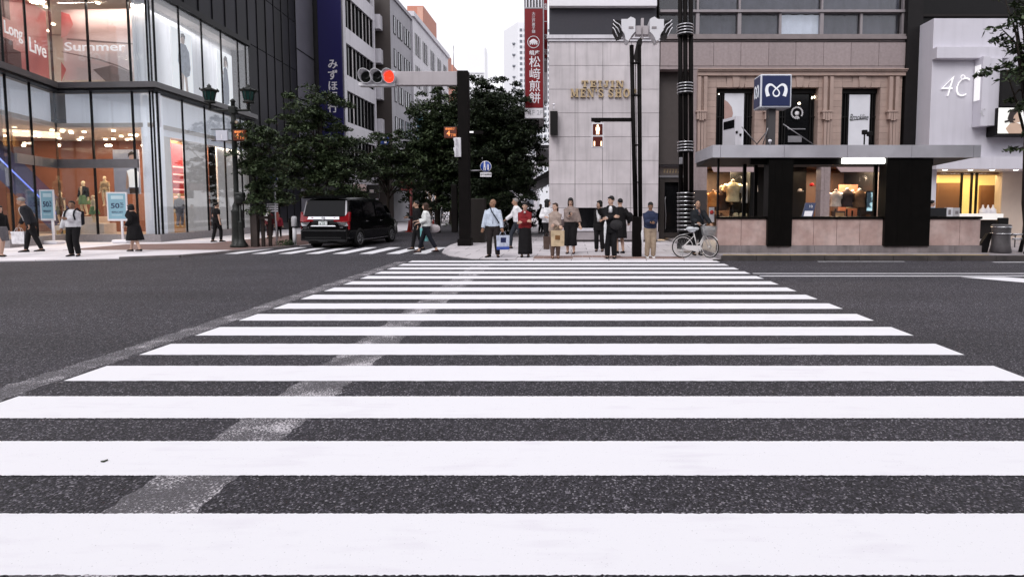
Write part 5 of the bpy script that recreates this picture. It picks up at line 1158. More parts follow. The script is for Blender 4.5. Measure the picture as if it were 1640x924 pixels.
db2 = thing('shop_name_board', 'brown shop board with pale lettering above the van roof', 'sign', (X(585, 36), 36, Z(312, 36)))
mb = MB(); mb.pbox(566, 295, 586, 306, 36, .1); mb.build('panel', mat('dusty_pink_board', (.42, .32, .31), .5), db2)
mb = MB(); mb.pbox(588, 296, 607, 318, 36.3, .1); mb.build('dark_board', BLACK, db2); mb = MB(); mb.pbox(592, 304, 598.5, 309, 36.28, .02); mb.build('label', FRAME, db2)
p = at(576, 300, 36); text('lettering', 'NORTH\nSTREET', .15, (p.x, 35.99, p.z), BLACK, db2, ext=.004) if False else None
# sale stands outside the store
def sale(px0, px1, y0, y1, fy, lab, d):
    D = fy; g_ = Vector((X((px0+px1)/2, D, 370), D, .03)); t = thing('sale_stand', lab, 'sign', g_, 0, 'sale stands outside the glass store')
    mb = MB(); mb.pbox(px0, y0, px1, y1, D, .05, bev=.008); fr = mb.build('frame', WHITE, t)
    mb = MB(); mb.pbox(px0+2.2, y0+2.2, px1-2.2, y1-3.2, D-.006, .01); pa = mb.build('panel', mat('pale_blue_sheet', (.26, .46, .56), .5, var=.05) if d == 0 else bpy.data.materials['pale_blue_sheet'], t)
    NV = mat('navy_ink', (.02, .03, .09), .5) if d == 0 else bpy.data.materials['navy_ink']
    w_ = px1-px0; h_ = y1-y0; fit_text('50', px0+w_*.2, px0+w_*.62, y0+h_*.38, y0+h_*.56, D-.012, NV, pa, .003, bold=.02); fit_text('%', px0+w_*.65, px0+w_*.82, y0+h_*.36, y0+h_*.46, D-.012, NV, pa, .003); fit_text('OFF', px0+w_*.65, px0+w_*.82, y0+h_*.49, y0+h_*.55, D-.012, NV, pa, .003)
    fit_text('MORE SALE', px0+w_*.22, px0+w_*.8, y0+h_*.66, y0+h_*.73, D-.012, NV, pa, .003) if False else fit_text('40%OFF', px0+w_*.22, px0+w_*.8, y0+h_*.66, y0+h_*.73, D-.012, NV, pa, .003)
    mb = MB()
    mb.pbox(px0+w_*.2, y0+h_*.12, px0+w_*.8, y0+h_*.24, D-.010, .004); mb.pbox(px0+w_*.25, y0+h_*.79, px0+w_*.76, y0+h_*.81, D-.010, .004); mb.build('pale_text_print', mat('pale_ink', (.55, .70, .76), .5) if d == 0 else bpy.data.materials['pale_ink'], pa)
    xc = (X(px0, D)+X(px1, D))/2+.06; mb = MB(); mb.tube([(xc, D+.02, .12), (xc, D+.02, Z(y1, D))], .045, 10); mb.build('post', WHITE, t)
    mb = MB(); mb.box(xc-.32, D-.22, .03, xc+.32, D+.24, .17, bev=.05); mb.build('base', WHITE, t)
sale(64, 86.5, 304, 353.5, 22.7, 'blue sale stand reading 50 percent between the stooping man and white hoodie man', 0)
sale(171, 203.5, 308, 354, 23.4, 'blue sale stand reading 50 percent right behind the woman in black dress', 1)
# ------------------------------------------------------------------ trees
def leaf_mat(name, c, c2):
    m = bpy.data.materials.new(name); m.use_nodes = True; t = m.node_tree; b = t.nodes['Principled BSDF']; L = t.links.new
    g = t.nodes.new('ShaderNodeNewGeometry'); r = t.nodes.new('ShaderNodeMix'); r.data_type = 'RGBA'
    r.inputs[6].default_value = (*c, 1); r.inputs[7].default_value = (*c2, 1); L(g.outputs['Random Per Island'], r.inputs[0]); L(r.outputs[2], b.inputs['Base Color'])
    b.inputs['Roughness'].default_value = .55; b.inputs['Specular IOR Level'].default_value = .3
    return m
LEAF = leaf_mat('leaf_green', (.014, .027, .012), (.082, .112, .050)); LEAF2 = leaf_mat('leaf_deep', (.008, .015, .007), (.038, .054, .024))
BARK = mat('bark', (.035, .027, .022), .85, var=.35, scale=9, bump=.5, bscale=25, spec=.2)
def leaves_mesh(clumps, per, leaf, seed, flat_=.32):
    g = np.random.default_rng(seed); V = []; 
    for (c, rad) in clumps:
        n = int(per*(.7+.6*g.random())); d = g.normal(size=(n, 3)); d /= np.linalg.norm(d, axis=1)[:, None]; d *= (g.random(n)**.45)[:, None]
        p = np.array(c)+d*np.array([rad, rad, rad*flat_]); p[:, 2] -= .25*rad*(d[:, 0]**2+d[:, 1]**2)
        yaw = g.uniform(0, 2*np.pi, n); tl = g.normal(0, .5, n); rl = g.normal(0, .5, n); s = leaf*g.uniform(.6, 1.3, n)
        ax = np.stack([np.cos(yaw)*np.cos(tl), np.sin(yaw)*np.cos(tl), np.sin(tl)-.25], 1); sd = np.stack([-np.sin(yaw)*np.cos(rl), np.cos(yaw)*np.cos(rl), np.sin(rl)], 1)
        a = ax*s[:, None]*.5; b = sd*s[:, None]*.24
        V.append(np.stack([p-a, p-a*.1+b, p+a, p-a*.1-b], 1).reshape(-1, 3))
    V = np.concatenate(V); n = len(V)//4
    me = bpy.data.meshes.new('crown'); me.vertices.add(len(V)); me.vertices.foreach_set('co', V.ravel()); me.loops.add(4*n); me.loops.foreach_set('vertex_index', np.arange(4*n))
    me.polygons.add(n); me.polygons.foreach_set('loop_start', np.arange(n)*4); me.polygons.foreach_set('loop_total', np.full(n, 4)); me.update(calc_edges=True); return me
def tree(label, base, blobs, nclump, per, leaf, seed, tr=.12, m=None, fork=None, group='street trees', clump_r=.6, cat='tree', z0=.03):
    """blobs: (centre, radii) volumes of the crown in world space; limbs run from the trunk to clumps"""
    g = random.Random(seed); base = Vector(base); t = thing('street_tree', label, cat, base, 0, group)
    clumps = []; vol = [r[0]*r[1]*r[2] for _, r in blobs]
    while len(clumps) < nclump:
        c, r = g.choices(blobs, vol)[0]; d = Vector((g.gauss(0, 1), g.gauss(0, 1), g.gauss(0, 1))).normalized()*(g.random()**.4)
        if g.random() < .22: d = d.normalized()*g.uniform(1.0, 1.32)     # stray sprays break the outline
        p = Vector((c[0]+d.x*r[0], c[1]+d.y*r[1], c[2]+d.z*r[2])); clumps.append((p, clump_r*(g.uniform(.35, .8) if d.length > 1 else g.uniform(.55, 1.25))))
    o = link('crown', leaves_mesh(clumps, per, leaf, seed), m or LEAF, t)
    top = Vector((sum(b[0][0] for b in blobs)/len(blobs), sum(b[0][1] for b in blobs)/len(blobs), max(b[0][2] for b in blobs)))
    fz = fork or base.z+(top.z-base.z)*.4; f = base.lerp(top, (fz-base.z)/(top.z-base.z)); f.x += g.uniform(-.08, .08)
    mb = MB(); mid = base.lerp(f, .5)+Vector((g.uniform(-.05, .05), g.uniform(-.05, .05), 0))
    mb.tube([base-Vector((0, 0, .05)), base+Vector((0, 0, .15)), mid, f, f.lerp(top, .5)+Vector((.1, 0, 0)), top], [tr*1.5, tr*1.1, tr*.95, tr*.8, tr*.5, tr*.15], 9)
    for k in range(min(34, nclump)):
        p = clumps[k][0]; s = f.lerp(top, g.uniform(0, .75)); q = s.lerp(p, .5)+Vector((0, 0, g.uniform(-.1, .3)))
        mb.tube([s, q, p], [tr*.38, tr*.24, tr*.06], 5)
    mb.build('trunk', BARK, t); return t
def P3(px, py, D, dD=0): p = at(px, py, D); p.y += dD; return tuple(p)
def blob(px, py, D, rpx, rpy, rd): return (P3(px, py, D), (rpx/880*D, rd, rpy/880*D))
# young tree in the stake guard, larger one behind the van, and the avenue beyond
tree('young leafy tree rising out of the dark stake guard', (X(412, 21.4, 370), 21.4, .04), [blob(415, 225, 21.4, 28, 28, 1.0), blob(425, 320, 21.4, 32, 24, .9), blob(400, 255, 21.4, 22, 20, .8), blob(430, 275, 21.6, 26, 24, .9)], 90, 110, .15, 1, .06, clump_r=.42)
tree('broad dark street tree covering the foot of the navy sign behind the black van', (X(500, 26, 380), 26, .04), [blob(505, 175, 26, 45, 34, 1.5), blob(510, 240, 26, 68, 50, 1.9), blob(548, 262, 26, 38, 40, 1.4), blob(478, 285, 25.5, 40, 40, 1.5), blob(540, 300, 25.5, 40, 22, 1.4)], 230, 130, .17, 2, .13, clump_r=.55)
tree('slim light crowned tree beside the shop board above the van roof', (X(624, 31, 380), 31, .04), [blob(610, 245, 31, 42, 34, 1.4), blob(628, 285, 31, 36, 24, 1.3), blob(590, 275, 31, 26, 22, 1.0), blob(640, 255, 31, 26, 40, 1.1)], 95, 100, .18, 3, .09, clump_r=.5)
tree('large spreading tree left of the black signal mast', (X(700, 33, 380), 33, .04), [blob(700, 205, 33, 48, 50, 2.2), blob(690, 270, 33, 52, 40, 2.2), blob(725, 250, 33, 36, 60, 2.0), blob(672, 235, 33, 26, 30, 1.5), blob(740, 320, 33, 40, 26, 1.6), blob(722, 190, 33, 34, 44, 1.9), blob(735, 235, 33, 30, 60, 1.8)], 460, 120, .2, 4, .17, LEAF, clump_r=.65)
tree('tallest dense dark tree between the signal mast and the crimson sign', (X(800, 27.5, 380), 27.5, .04), [blob(772, 158, 27.5, 32, 32, 1.7), blob(800, 195, 27.5, 56, 50, 2.0), blob(815, 245, 27.5, 52, 44, 1.8), blob(775, 255, 27.5, 40, 50, 1.8), blob(790, 305, 27.5, 52, 34, 1.7), blob(770, 200, 27.5, 30, 50, 1.6), blob(838, 285, 27.5, 30, 30, 1.3)], 430, 130, .17, 5, .16, LEAF2, clump_r=.58)
tree('dark tree behind the tallest one along the right kerb of the side street', (X(820, 36, 380), 36, .04), [blob(815, 205, 36, 50, 60, 2.2), blob(800, 285, 36, 60, 46, 2.2), blob(770, 320, 36, 34, 36, 2)], 260, 110, .22, 6, .16, LEAF2, clump_r=.75)
tree('low dark tree half hidden behind the bald man and the cabinet', (X(790, 31, 385), 31, .04), [blob(790, 335, 31, 48, 30, 1.2), blob(830, 345, 31, 36, 26, 1.0), blob(760, 330, 31, 26, 30, 1.0)], 150, 110, .18, 7, .1, LEAF2, clump_r=.6)
for i, (px, D, y, lab) in enumerate(((722, 48, 235, 'far street tree seen just left of the signal mast'), (675, 52, 270, 'far street tree above the walking woman with the turquoise bag'), (760, 58, 250, 'farthest dark tree closing the view behind the round blue sign'))):
    tree(lab, (X(px, D, 370), D, .04), [blob(px, y, D, 44, 42, 2.6), blob(px+10, y+50, D, 46, 30, 2.6)], 130, 90, .3, 20+i, .16, LEAF2, clump_r=.95)
# overhanging branches at the right edge
DT8 = 14.6
tree('tree at the pavement edge whose leafy branches overhang the lit screen', (13.9, 16.6, .15), [blob(1640, 5, DT8, 50, 40, .9), blob(1625, 95, DT8, 48, 34, .8), blob(1590, 105, DT8, 26, 16, .4), blob(1635, 140, DT8, 22, 24, .6), blob(1640, 60, DT8, 34, 16, .6), blob(1660, 190, DT8, 40, 50, .8), blob(1690, 60, DT8, 60, 80, 1.2)], 84, 44, .17, 31, .12, LEAF, fork=3.2, clump_r=.34, z0=.15)
bt = thing('overhanging_branch', '', '', (0, 0, 0)) if False else None
# low planting
def tuft(label, px, D, w_, h, n, seed, name='low_shrub'):
    c = at(px, 385, D); g = np.random.default_rng(seed); cl = [((c.x+g.uniform(-w_, w_), D+g.uniform(-.2, .2), .1+g.uniform(.05, h)), .16) for _ in range(n)]
    return tag(link(name, leaves_mesh(cl, 26, .09, seed, .8), LEAF), label, 'shrub')
tuft('green weeds growing at the kerb below the striped board', 453, 21.3, .32, .12, 12, 41)
tuft('low hedge far along the side street left of the mast', 720, 40, 1.3, .5, 30, 42)
# ------------------------------------------------------------------ people
def skinm(n, c): return mat(n, c, .5, var=.05, spec=.35)
SKINS = [skinm('skin_light', (.56, .36, .27)), skinm('skin_tan', (.42, .25, .17)), skinm('skin_brown', (.30, .165, .105)), skinm('mannequin_cream', (.72, .60, .42))]
EYE = mat('eye_dark', (.012, .009, .008), .3); LIP = mat('lip', (.38, .13, .11), .5)
HAIRB = mat('hair_black', (.008, .007, .007), .5, var=.3, scale=40, spec=.3); HAIRBR = mat('hair_brown', (.045, .022, .014), .5, var=.3, scale=40, spec=.3); HAIRG = mat('hair_grey', (.26, .24, .23), .6, var=.3, scale=40)
_cl = {}
def cloth(c, n='cloth'):
    k = tuple(round(x, 3) for x in c)
    if k not in _cl: _cl[k] = mat('%s_%d' % (n, len(_cl)), c, .85, var=.24, scale=9, bump=.8, bscale=14, spec=.2)
    return _cl[k]
BLK_C = (.010, .009, .010)

def ellring(c, rx, ry, ax, up, n=14):
    """ring in the plane spanned by ax (side) and up x ax"""
    f = up.cross(ax).normalized(); return [c+ax*(rx*math.cos(2*math.pi*j/n))+f*(ry*math.sin(2*math.pi*j/n)) for j in range(n)]
def ik(a, b, l1, l2, pole):
    d = b-a; L = min(d.length, (l1+l2)*.999); u = d.normalized(); b = a+u*L
    x = (l1*l1-l2*l2+L*L)/(2*L); h = math.sqrt(max(0, l1*l1-x*x)); p = (pole-u*pole.dot(u)); p = p.normalized() if p.length > 1e-4 else u.orthogonal()
    return a+u*x+p*h, b

class Body:
    """joints in the person's own frame: +x to the viewer's right when facing the camera, -y forward, height 1.70"""
    def __init__(s, feet, hands, lean=0, female=False, turn=0, nod=0, hip_z=.90, footyaw=(0, 0), elbow=((0, .6, -.4), (0, .6, -.4))):
        s.fem = female; s.lean = R(lean)
        M = Matrix.Translation((0, 0, .93)) @ Matrix.Rotation(s.lean, 4, 'X') @ Matrix.Translation((0, 0, -.93)); s.M = M
        sw = .146 if female else .166
        hz = hip_z; s.hips = [Vector((-.085, 0, hz)), Vector((.085, 0, hz))]
        s.sh = [M @ Vector((-sw, .01, 1.372)), M @ Vector((sw, .01, 1.372))]
        s.leg = []
        for h, f in zip(s.hips, feet):
            f = Vector((f[0], f[1], f[2] if len(f) > 2 else 0)); an = f+Vector((0, .03, .085)); k, an = ik(h, an, .425, .405, Vector((0, -1, .05))); s.leg.append((h, k, an))
        s.arm = []
        for i, (h, e) in enumerate(zip(hands, elbow)):
            sgn = -1 if i == 0 else 1; w_ = Vector(h); el, w_ = ik(s.sh[i], w_, .28, .245, Vector((sgn*.2+e[0], e[1], e[2]))); s.arm.append((s.sh[i], el, w_))
        s.foot = footyaw; s.head = M @ Vector((0, -.015, 1.575)); s.H = Matrix.Translation(s.head) @ Matrix.Rotation(R(turn), 4, 'Z') @ Matrix.Rotation(R(nod), 4, 'X')
    def torso(s, mb, inf=0, z0=.84, z1=1.47, boxy=0):
        f = s.fem
        prof = [(.82, .155 if not f else .16, .11), (.90, .168 if not f else .172, .12), (.97, .162 if not f else .163, .116), (1.06, .146 if not f else .125, .102 if not f else .092), (1.15, .15 if not f else .128, .105 if not f else .095), (1.26, .168 if not f else .147, .114 if not f else .115), (1.33, .172 if not f else .152, .106 if not f else .10), (1.385, .145 if not f else .128, .088), (1.42, .098 if not f else .09, .07), (1.445, .066, .060), (1.47, .054, .056)]
        up = (s.M.to_3x3() @ Vector((0, 0, 1))); ax = Vector((1, 0, 0)); rings = []
        for z, rx, ry in prof:
            if z < z0-1e-6 or z > z1+1e-6: continue
            if boxy and z < 1.3: rx = max(rx, .158*(1-boxy)+.172*boxy if not f else .15*(1-boxy)+.168*boxy); ry = max(ry, .118)
            c = s.M @ Vector((0, .008 if z < 1.2 else .0, z)) if z > .93 else Vector((0, .008, z)); ii = inf*(1 if z < 1.3 else .75 if z < 1.36 else .45); rings.append(ellring(c, rx+ii, ry+ii, ax, up if z > .93 else Vector((0, 0, 1)), 18))
        mb.ring_loft(rings)
    def limb(s, mb, pts, rs, sub=4):
        P = []; Q = []
        for i in range(len(pts)-1):
            for j in range(sub): t_ = j/sub; P.append(pts[i].lerp(pts[i+1], t_)); Q.append(rs[i]*(1-t_)+rs[i+1]*t_)
        P.append(pts[-1]); Q.append(rs[-1]); mb.tube(P, Q, 12)
    def legs(s, mb, inf=0, zend=None, taper=0):
        for h, k, a in s.leg:
            e = a if zend is None else (k.lerp(a, zend) if zend <= 1 else a)
            mid = k.lerp(a, .33)
            s.limb(mb, [h+Vector((0, 0, .02)), h.lerp(k, .5), k, mid if zend is None or zend > .34 else e, e] if True else [], [.09+inf, .075+inf, .056+inf, .055+inf+taper*.3, .038+inf+taper] if zend is None or zend > .34 else [.09+inf, .075+inf, .058+inf, .056+inf, .055+inf])
    def arms(s, mb, inf=0, frac=1.0):
        for a, e, w_ in s.arm:
            if frac >= .55:
                q = (frac-.5)/.5; end = e.lerp(w_, q); s.limb(mb, [a, a.lerp(e, .5), e, e.lerp(end, .35), end], [.046+inf*.8, .044+inf*.9, .037+inf, .038+inf, .038-.013*q+inf])
            else:
                end = a.lerp(e, frac*2); s.limb(mb, [a, a.lerp(end, .5), end], [.052+inf, .047+inf, .045+inf])
    def skin(s, mask_legs=True):
        mb = MB(); s.torso(mb, -.004); s.legs(mb); s.arms(mb)
        up = s.M.to_3x3() @ Vector((0, 0, 1)); nb = s.M @ Vector((0, .01, 1.42)); s.limb(mb, [nb, s.H @ Vector((0, .015, -.05))], [.058, .05], 3)
        H = s.H; hm = MB()
        hm.ell((0, .012, .028), (.074, .094, .092), 16, 12); hm.ell((0, -.02, -.03), (.060, .070, .085), 14, 10); hm.ell((0, -.045, -.085), (.036, .032, .026), 10, 8)
        hm.ell((0, -.096, -.022), (.013, .02, .024), 8, 6); hm.ell((0, -.09, .0), (.009, .014, .03), 8, 6)
        for sg in (-1, 1): hm.ell((sg*.076, .012, -.012), (.012, .02, .031), 8, 6)
        hm.xf(H); k = len(mb.v); mb.v += hm.v; mb.f += [tuple(i+k for i in f) for f in hm.f]; mb.mi += hm.mi; mb.sm += hm.sm
        for i, (h, kk, a) in enumerate(s.leg):
            fy = s.footdir(i); s.limb(mb, [a+Vector((0, .01, -.02))-fy*.02, a+fy*.07+Vector((0, 0, -.05)), a+fy*.15+Vector((0, 0, -.062))], [.036, .034, .022], 3)
        me = remesh(mb, .0115, 3)
        # hands and features join the same mesh
        ex = MB()
        for i, (a, e, w_) in enumerate(s.arm): s.hand(ex, i, w_, (w_-e).normalized())
        fm = MB()
        for sg in (-1, 1): fm.ell((sg*.031, -.0835, .004), (.0125, .006, .0055), 8, 6, 1); fm.ell((sg*.032, -.086, .021), (.019, .006, .0035), 8, 5, 1)
        fm.ell((0, -.0885, -.062), (.021, .007, .006), 8, 5, 2); fm.xf(H)
        k = len(ex.v); ex.v += fm.v; ex.f += [tuple(i+k for i in f) for f in fm.f]; ex.mi += fm.mi; ex.sm += fm.sm
        bm = bmesh.new(); bm.from_mesh(me); m2 = ex.mesh('x'); bm.from_mesh(m2); bm.to_mesh(me); bm.free(); bpy.data.meshes.remove(m2)
        me.polygons.foreach_set('use_smooth', [True]*len(me.polygons)); return me
    def footdir(s, i):
        a = R(s.foot[i]); return Vector((math.sin(a), -math.cos(a), 0))
    def hand(s, mb, i, w_, d):
        sg = -1 if i == 0 else 1
        side = d.cross(Vector((0, -1, 0.2))); side = side.normalized() if side.length > .1 else Vector((1, 0, 0)); palm = side.cross(d).normalized()
        if palm.dot(Vector((-sg, -.6, -.3))) < 0: palm = -palm; 
        c = w_+d*.045; rings = []
        for t_, rw, rt in ((-.05, .024, .02), (-.01, .034, .018), (.03, .04, .016), (.045, .036, .013)): rings.append([c+d*t_+side*(rw*math.cos(q))+palm*(rt*math.sin(q)) for q in [2*math.pi*j/10 for j in range(10)]])
        mb.ring_loft(rings)
        for j, (o, ln) in enumerate(((-.028, .062), (-.0095, .074), (.0095, .07), (.028, .055))):
            b = c+d*.04+side*o; mb.tube([b-d*.012, b+d*ln*.4+palm*.006, b+d*ln*.72+palm*.026, b+d*ln*.8+palm*.05], [.0092, .009, .0082, .006], 6)
        th = side*(-1 if side.x*sg > 0 else 1); b = c-d*.02+th*.026; mb.tube([b, b+th*.022+d*.022+palm*.01, b+th*.026+d*.05+palm*.024], [.012, .0105, .007], 6)
    # clothing -----------------------------------------------------
    def top(s, inf, hem, sleeve, boxy=0, flare=0):
        mb = MB(); s.torso(mb, inf, max(.82, hem) if hem < .9 else hem, 1.45, boxy)
        if hem < .82:
            rings = []
            for z in np.linspace(.9, hem, 5):
                q = (.9-z)/(.9-hem); rings.append(ellring(Vector((0, .008, z)), (.178+inf+flare*q), (.132+inf+flare*q*.8), Vector((1, 0, 0)), Vector((0, 0, 1)), 18))
            mb.ring_loft(rings)
        if sleeve: s.arms(mb, inf*.9+.004, sleeve)
        return remesh(mb, .013, 3)
    def trousers(s, inf, end=1.0, taper=.0):
        mb = MB(); rings = [ellring(Vector((0, .008, z)), rx+inf, ry+inf, Vector((1, 0, 0)), Vector((0, 0, 1)), 18) for z, rx, ry in ((.80, .14, .105), (.87, .166, .118), (.94, .168, .12), (1.0, .155, .112))]; mb.ring_loft(rings); s.legs(mb, inf, end, taper); return remesh(mb, .012, 3)
    def skirt(s, hem, flare, inf=.02):
        mb = MB(); rings = []; n = 40; ky = sum((l[2].y for l in s.leg))/2
        for i in range(9):
            q = i/8; z = 1.0+(hem-1.0)*q; ring = []
            for j in range(n):
                a = 2*math.pi*j/n; w_ = 1+.05*q*math.sin(a*9); ring.append(Vector(((.15+inf+flare*q+.018*min(1, q*5))*w_*math.cos(a), .008+ky*q*.8+(.125+inf+flare*q*.85+.022*min(1, q*5))*w_*math.sin(a), z)))
            rings.append(ring)
        mb.ring_loft(rings); return mb.mesh('skirt')
    def shoe(s, i, heel=0, big=1.0):
        h, k, a = s.leg[i]; fy = s.footdir(i); sd_ = Vector((-fy.y, fy.x, 0)); g = a.z-.085; mb = MB(); rings = []
        for t_, rw, z1 in ((-.075, .02, .05), (-.06, .034, .075), (0, .04, .085), (.06, .043, .066), (.12, .046, .05), (.165, .034, .038), (.185, .012, .025)):
            c = Vector((a.x, a.y, 0))+fy*t_*big; ring = []
            for j in range(12):
                q = 2*math.pi*j/12; ring.append(c+sd_*(rw*math.cos(q))+Vector((0, 0, g+(z1/2+.002)+(z1/2)*math.sin(q))))
            rings.append(ring)
        mb.ring_loft(rings); return mb.mesh('shoe')
    def hair(s, style):
        mb = MB()
        if style == 'short': mb.ell((0, .024, .045), (.081, .092, .088), 16, 12); mb.ell((0, -.028, .097), (.058, .056, .022), 12, 8)
        elif style == 'fringe': mb.ell((0, .022, .042), (.083, .095, .094), 16, 12); mb.ell((0, -.056, .072), (.064, .032, .03), 12, 8)
        elif style == 'long':
            mb.ell((0, .024, .038), (.086, .098, .094), 16, 12); mb.ell((0, -.055, .082), (.06, .04, .026), 12, 8); mb.ell((0, .058, -.09), (.08, .055, .15), 14, 10)
            for sg in (-1, 1): mb.ell((sg*.07, .01, -.06), (.022, .05, .12), 10, 8)
        elif style == 'bob':
            mb.ell((0, .024, .036), (.09, .10, .098), 16, 12); mb.ell((0, -.058, .078), (.066, .04, .03), 12, 8); mb.ell((0, .04, -.04), (.088, .07, .075), 14, 10)
            for sg in (-1, 1): mb.ell((sg*.074, -.012, -.03), (.02, .05, .07), 10, 8)
        elif style == 'bun': mb.ell((0, .026, .04), (.082, .092, .09), 16, 12); mb.ell((0, -.05, .088), (.056, .044, .022), 12, 8); mb.ell((0, .125, .0), (.042, .045, .045), 12, 8)
        elif style == 'pony': mb.ell((0, .026, .04), (.082, .092, .09), 16, 12); mb.ell((0, -.05, .088), (.056, .044, .022), 12, 8); mb.ell((0, .11, -.06), (.034, .045, .13), 12, 8)
        elif style == 'rim':
            mb.ell((0, .05, -.005), (.079, .07, .05), 14, 10)
        elif style == 'buzz': mb.ell((0, .026, .036), (.0765, .088, .088), 16, 12)
        mb.xf(s.H); return remesh(mb, .009, 2)

NP = 0
def person(label, px, fy, hy, rz, feet=((-.1, 0), (.1, 0)), hands=((-.25, -.05, .82), (.25, -.05, .82)), lean=0, fem=False, turn=0, nod=0, skin=0, hair=('short', 0), top=None, bottom=None, shoes=BLK_C, inner=None, D=None, z=.03, H=None, cat='person', name='person', group=None, footyaw=(0, 0), elbow=((0, .6, -.4), (0, .6, -.4)), hip_z=.90):
    global NP
    g_ = ground(px, fy, z) if D is None else Vector((X(px, D, 370), D, z))
    h = H or max(1.0, (Z(hy, g_.y)-z)); sc = h/1.70
    b = Body(feet, hands, lean, fem, turn, nod, hip_z, footyaw, elbow)
    r = link(name, b.skin(), [SKINS[skin], EYE, LIP]) if cat == 'person' else link(name, b.skin(), [SKINS[skin]]*3)
    r.location = g_; r.rotation_euler = (0, 0, R(rz)); r.scale = (sc, sc, sc); tag(r, label, cat, group)
    hm = [HAIRB, HAIRBR, HAIRG]
    if hair: link('hair', b.hair(hair[0]), hm[hair[1]], r, False)
    if top:
        nm, c, inf, hem, sl, *rest = top; link(nm, b.top(inf, hem, sl, *rest), cloth(c), r, False)
    if inner:
        mb = MB(); w0 = inner[1] if len(inner) > 1 else .05; inf = top[2]; rings = []
        for zz_, wq in ((1.425, .03), (1.36, w0), (1.25, w0), (1.12, w0*.75), (1.0, w0*.6)):
            if zz_ < (inner[2] if len(inner) > 2 else .95): continue
            yy = {1.425: .07, 1.36: .104, 1.25: .116, 1.12: .108 if not fem else .098, 1.0: .116}[zz_]+inf+.006
            cc = b.M @ Vector((0, 0, zz_)); f_ = b.M.to_3x3() @ Vector((0, -1, 0)); rings.append([cc+f_*yy+Vector((-wq, 0, 0)), cc+f_*(yy+.006), cc+f_*yy+Vector((wq, 0, 0)), cc+f_*(yy-.03)])
        mb.ring_loft(rings); link('shirt_front', mb.mesh('shirt_front'), cloth(inner[0]), r, False)
    if bottom:
        nm, c, *a = bottom; me = b.skirt(*a) if nm in ('skirt', 'dress_skirt') else b.trousers(*a); link(nm, me, cloth(c), r, False)
    if shoes:
        for i in (0, 1): link('shoe', b.shoe(i), cloth(shoes, 'shoe'), r, False)
    NP += 1; r['_b'] = 0; del r['_b']
    return r, b, (lambda v: Matrix.LocRotScale(Vector(g_), Euler((0, 0, R(rz))), Vector((sc, sc, sc))) @ Vector(v))
def bag(name, label, c, w_, h, d, m, rz=0, handle=.12, taper=.9, print_=None, cat='bag', hr=.006):
    """paper or cloth carrier hanging from point c"""
    t = thing(name, label, cat, c, R(rz)); mb = MB(); hh = -handle
    vs = []; 
    for zz_, k in ((hh, 1.0), (hh-h, taper)):
        vs += [(-w_/2*k, -d/2*k, zz_), (w_/2*k, -d/2*k, zz_), (w_/2*k, d/2*k, zz_), (-w_/2*k, d/2*k, zz_)]
    mb.add(vs, [(0, 1, 5, 4), (1, 2, 6, 5), (2, 3, 7, 6), (3, 0, 4, 7), (4, 5, 6, 7), (0, 3, 2, 1)]); mb.build('body', m, t, False)
    mb = MB()
    for y in (-d/2*.8, d/2*.8): mb.tube([(-w_*.25, y, hh), (-w_*.15, y*.4, -.02), (0, 0, .0), (w_*.15, y*.4, -.02), (w_*.25, y, hh)], hr, 6)
    mb.build('handle', m, t, False)
    if print_: 
        mb = MB(); x0_, x1_, z0_, z1_, pm = print_; mb.box(w_*x0_, -d/2-.008, hh-h*z1_, w_*x1_, -d/2*.96+.004, hh-h*z0_); mb.build('print', pm, t, False)
    return t
PAPER = cloth((.70, .69, .71), 'paper'); KRAFT = cloth((.52, .40, .26), 'kraft')
def strap(pts, r_, m, name, label, cat): 
    mb = MB(); mb.tube(pts, r_, 6); return tag(mb.build(name, m), label, cat)

W = (.74, .73, .75)
# --- left pavement
person('person in dark jacket and grey skirt cut by the frame at the left edge', 3, 411, 329, 80, ((-.1, -.12), (.1, .12)), fem=True, hair=('long', 0), top=('jacket', BLK_C, .022, .80, 1.0), bottom=('skirt', (.14, .13, .14), .52, .03), hands=((-.24, -.1, .86), (.24, .02, .84)))
r, b, w_ = person('stooping grey haired man in dark jacket carrying a white bag past the store', 52, 404, 315, -62, ((-.09, -.2), (.1, .22)), lean=16, hair=('short', 2), top=('jacket', (.02, .02, .024), .026, .86, 1.0), inner=(W, .045), bottom=('trousers', BLK_C, .012, 1.0), hands=((-.2, -.32, .80), (.24, .02, .85)), nod=14, skin=1)
bag('carrier_bag', 'square white carrier bag in the stooping man\'s hand', w_((-.2, -.34, .76)), .46, .42, .12, PAPER, 0, .14)
r, b, w_ = person('man in white hoodie and black trousers wearing dark backpack straps', 120, 410.5, 322, 8, ((-.1, 0), (.12, -.05)), skin=2, hair=('short', 0), top=('hoodie', (.66, .65, .68), .034, .85, 1.0, .6), bottom=('trousers', BLK_C, .02, 1.0, .01), hands=((-.29, -.06, .84), (.0, -.24, 1.16)), shoes=(.03, .03, .035), footyaw=(-15, 20), turn=20)
bp = thing('backpack', 'dark backpack on the white hoodie man, straps over his shoulders', 'backpack', w_((0, .2, 1.2)))
mb = MB(); mb.box(-.15, .145, .95, .15, .30, 1.40, bev=.05); mb.xf(Matrix.LocRotScale(r.location, r.rotation_euler, r.scale)); mb.build('pack', cloth((.015, .015, .02)), bp)
for sg in (-1, 1):
    mb = MB(); mb.tube([w_(p) for p in ((sg*.11, .15, 1.38), (sg*.115, .03, 1.47), (sg*.12, -.10, 1.40), (sg*.13, -.155, 1.28), (sg*.15, -.13, 1.12))], .022, 6); mb.build('strap', cloth((.015, .015, .02)), bp)
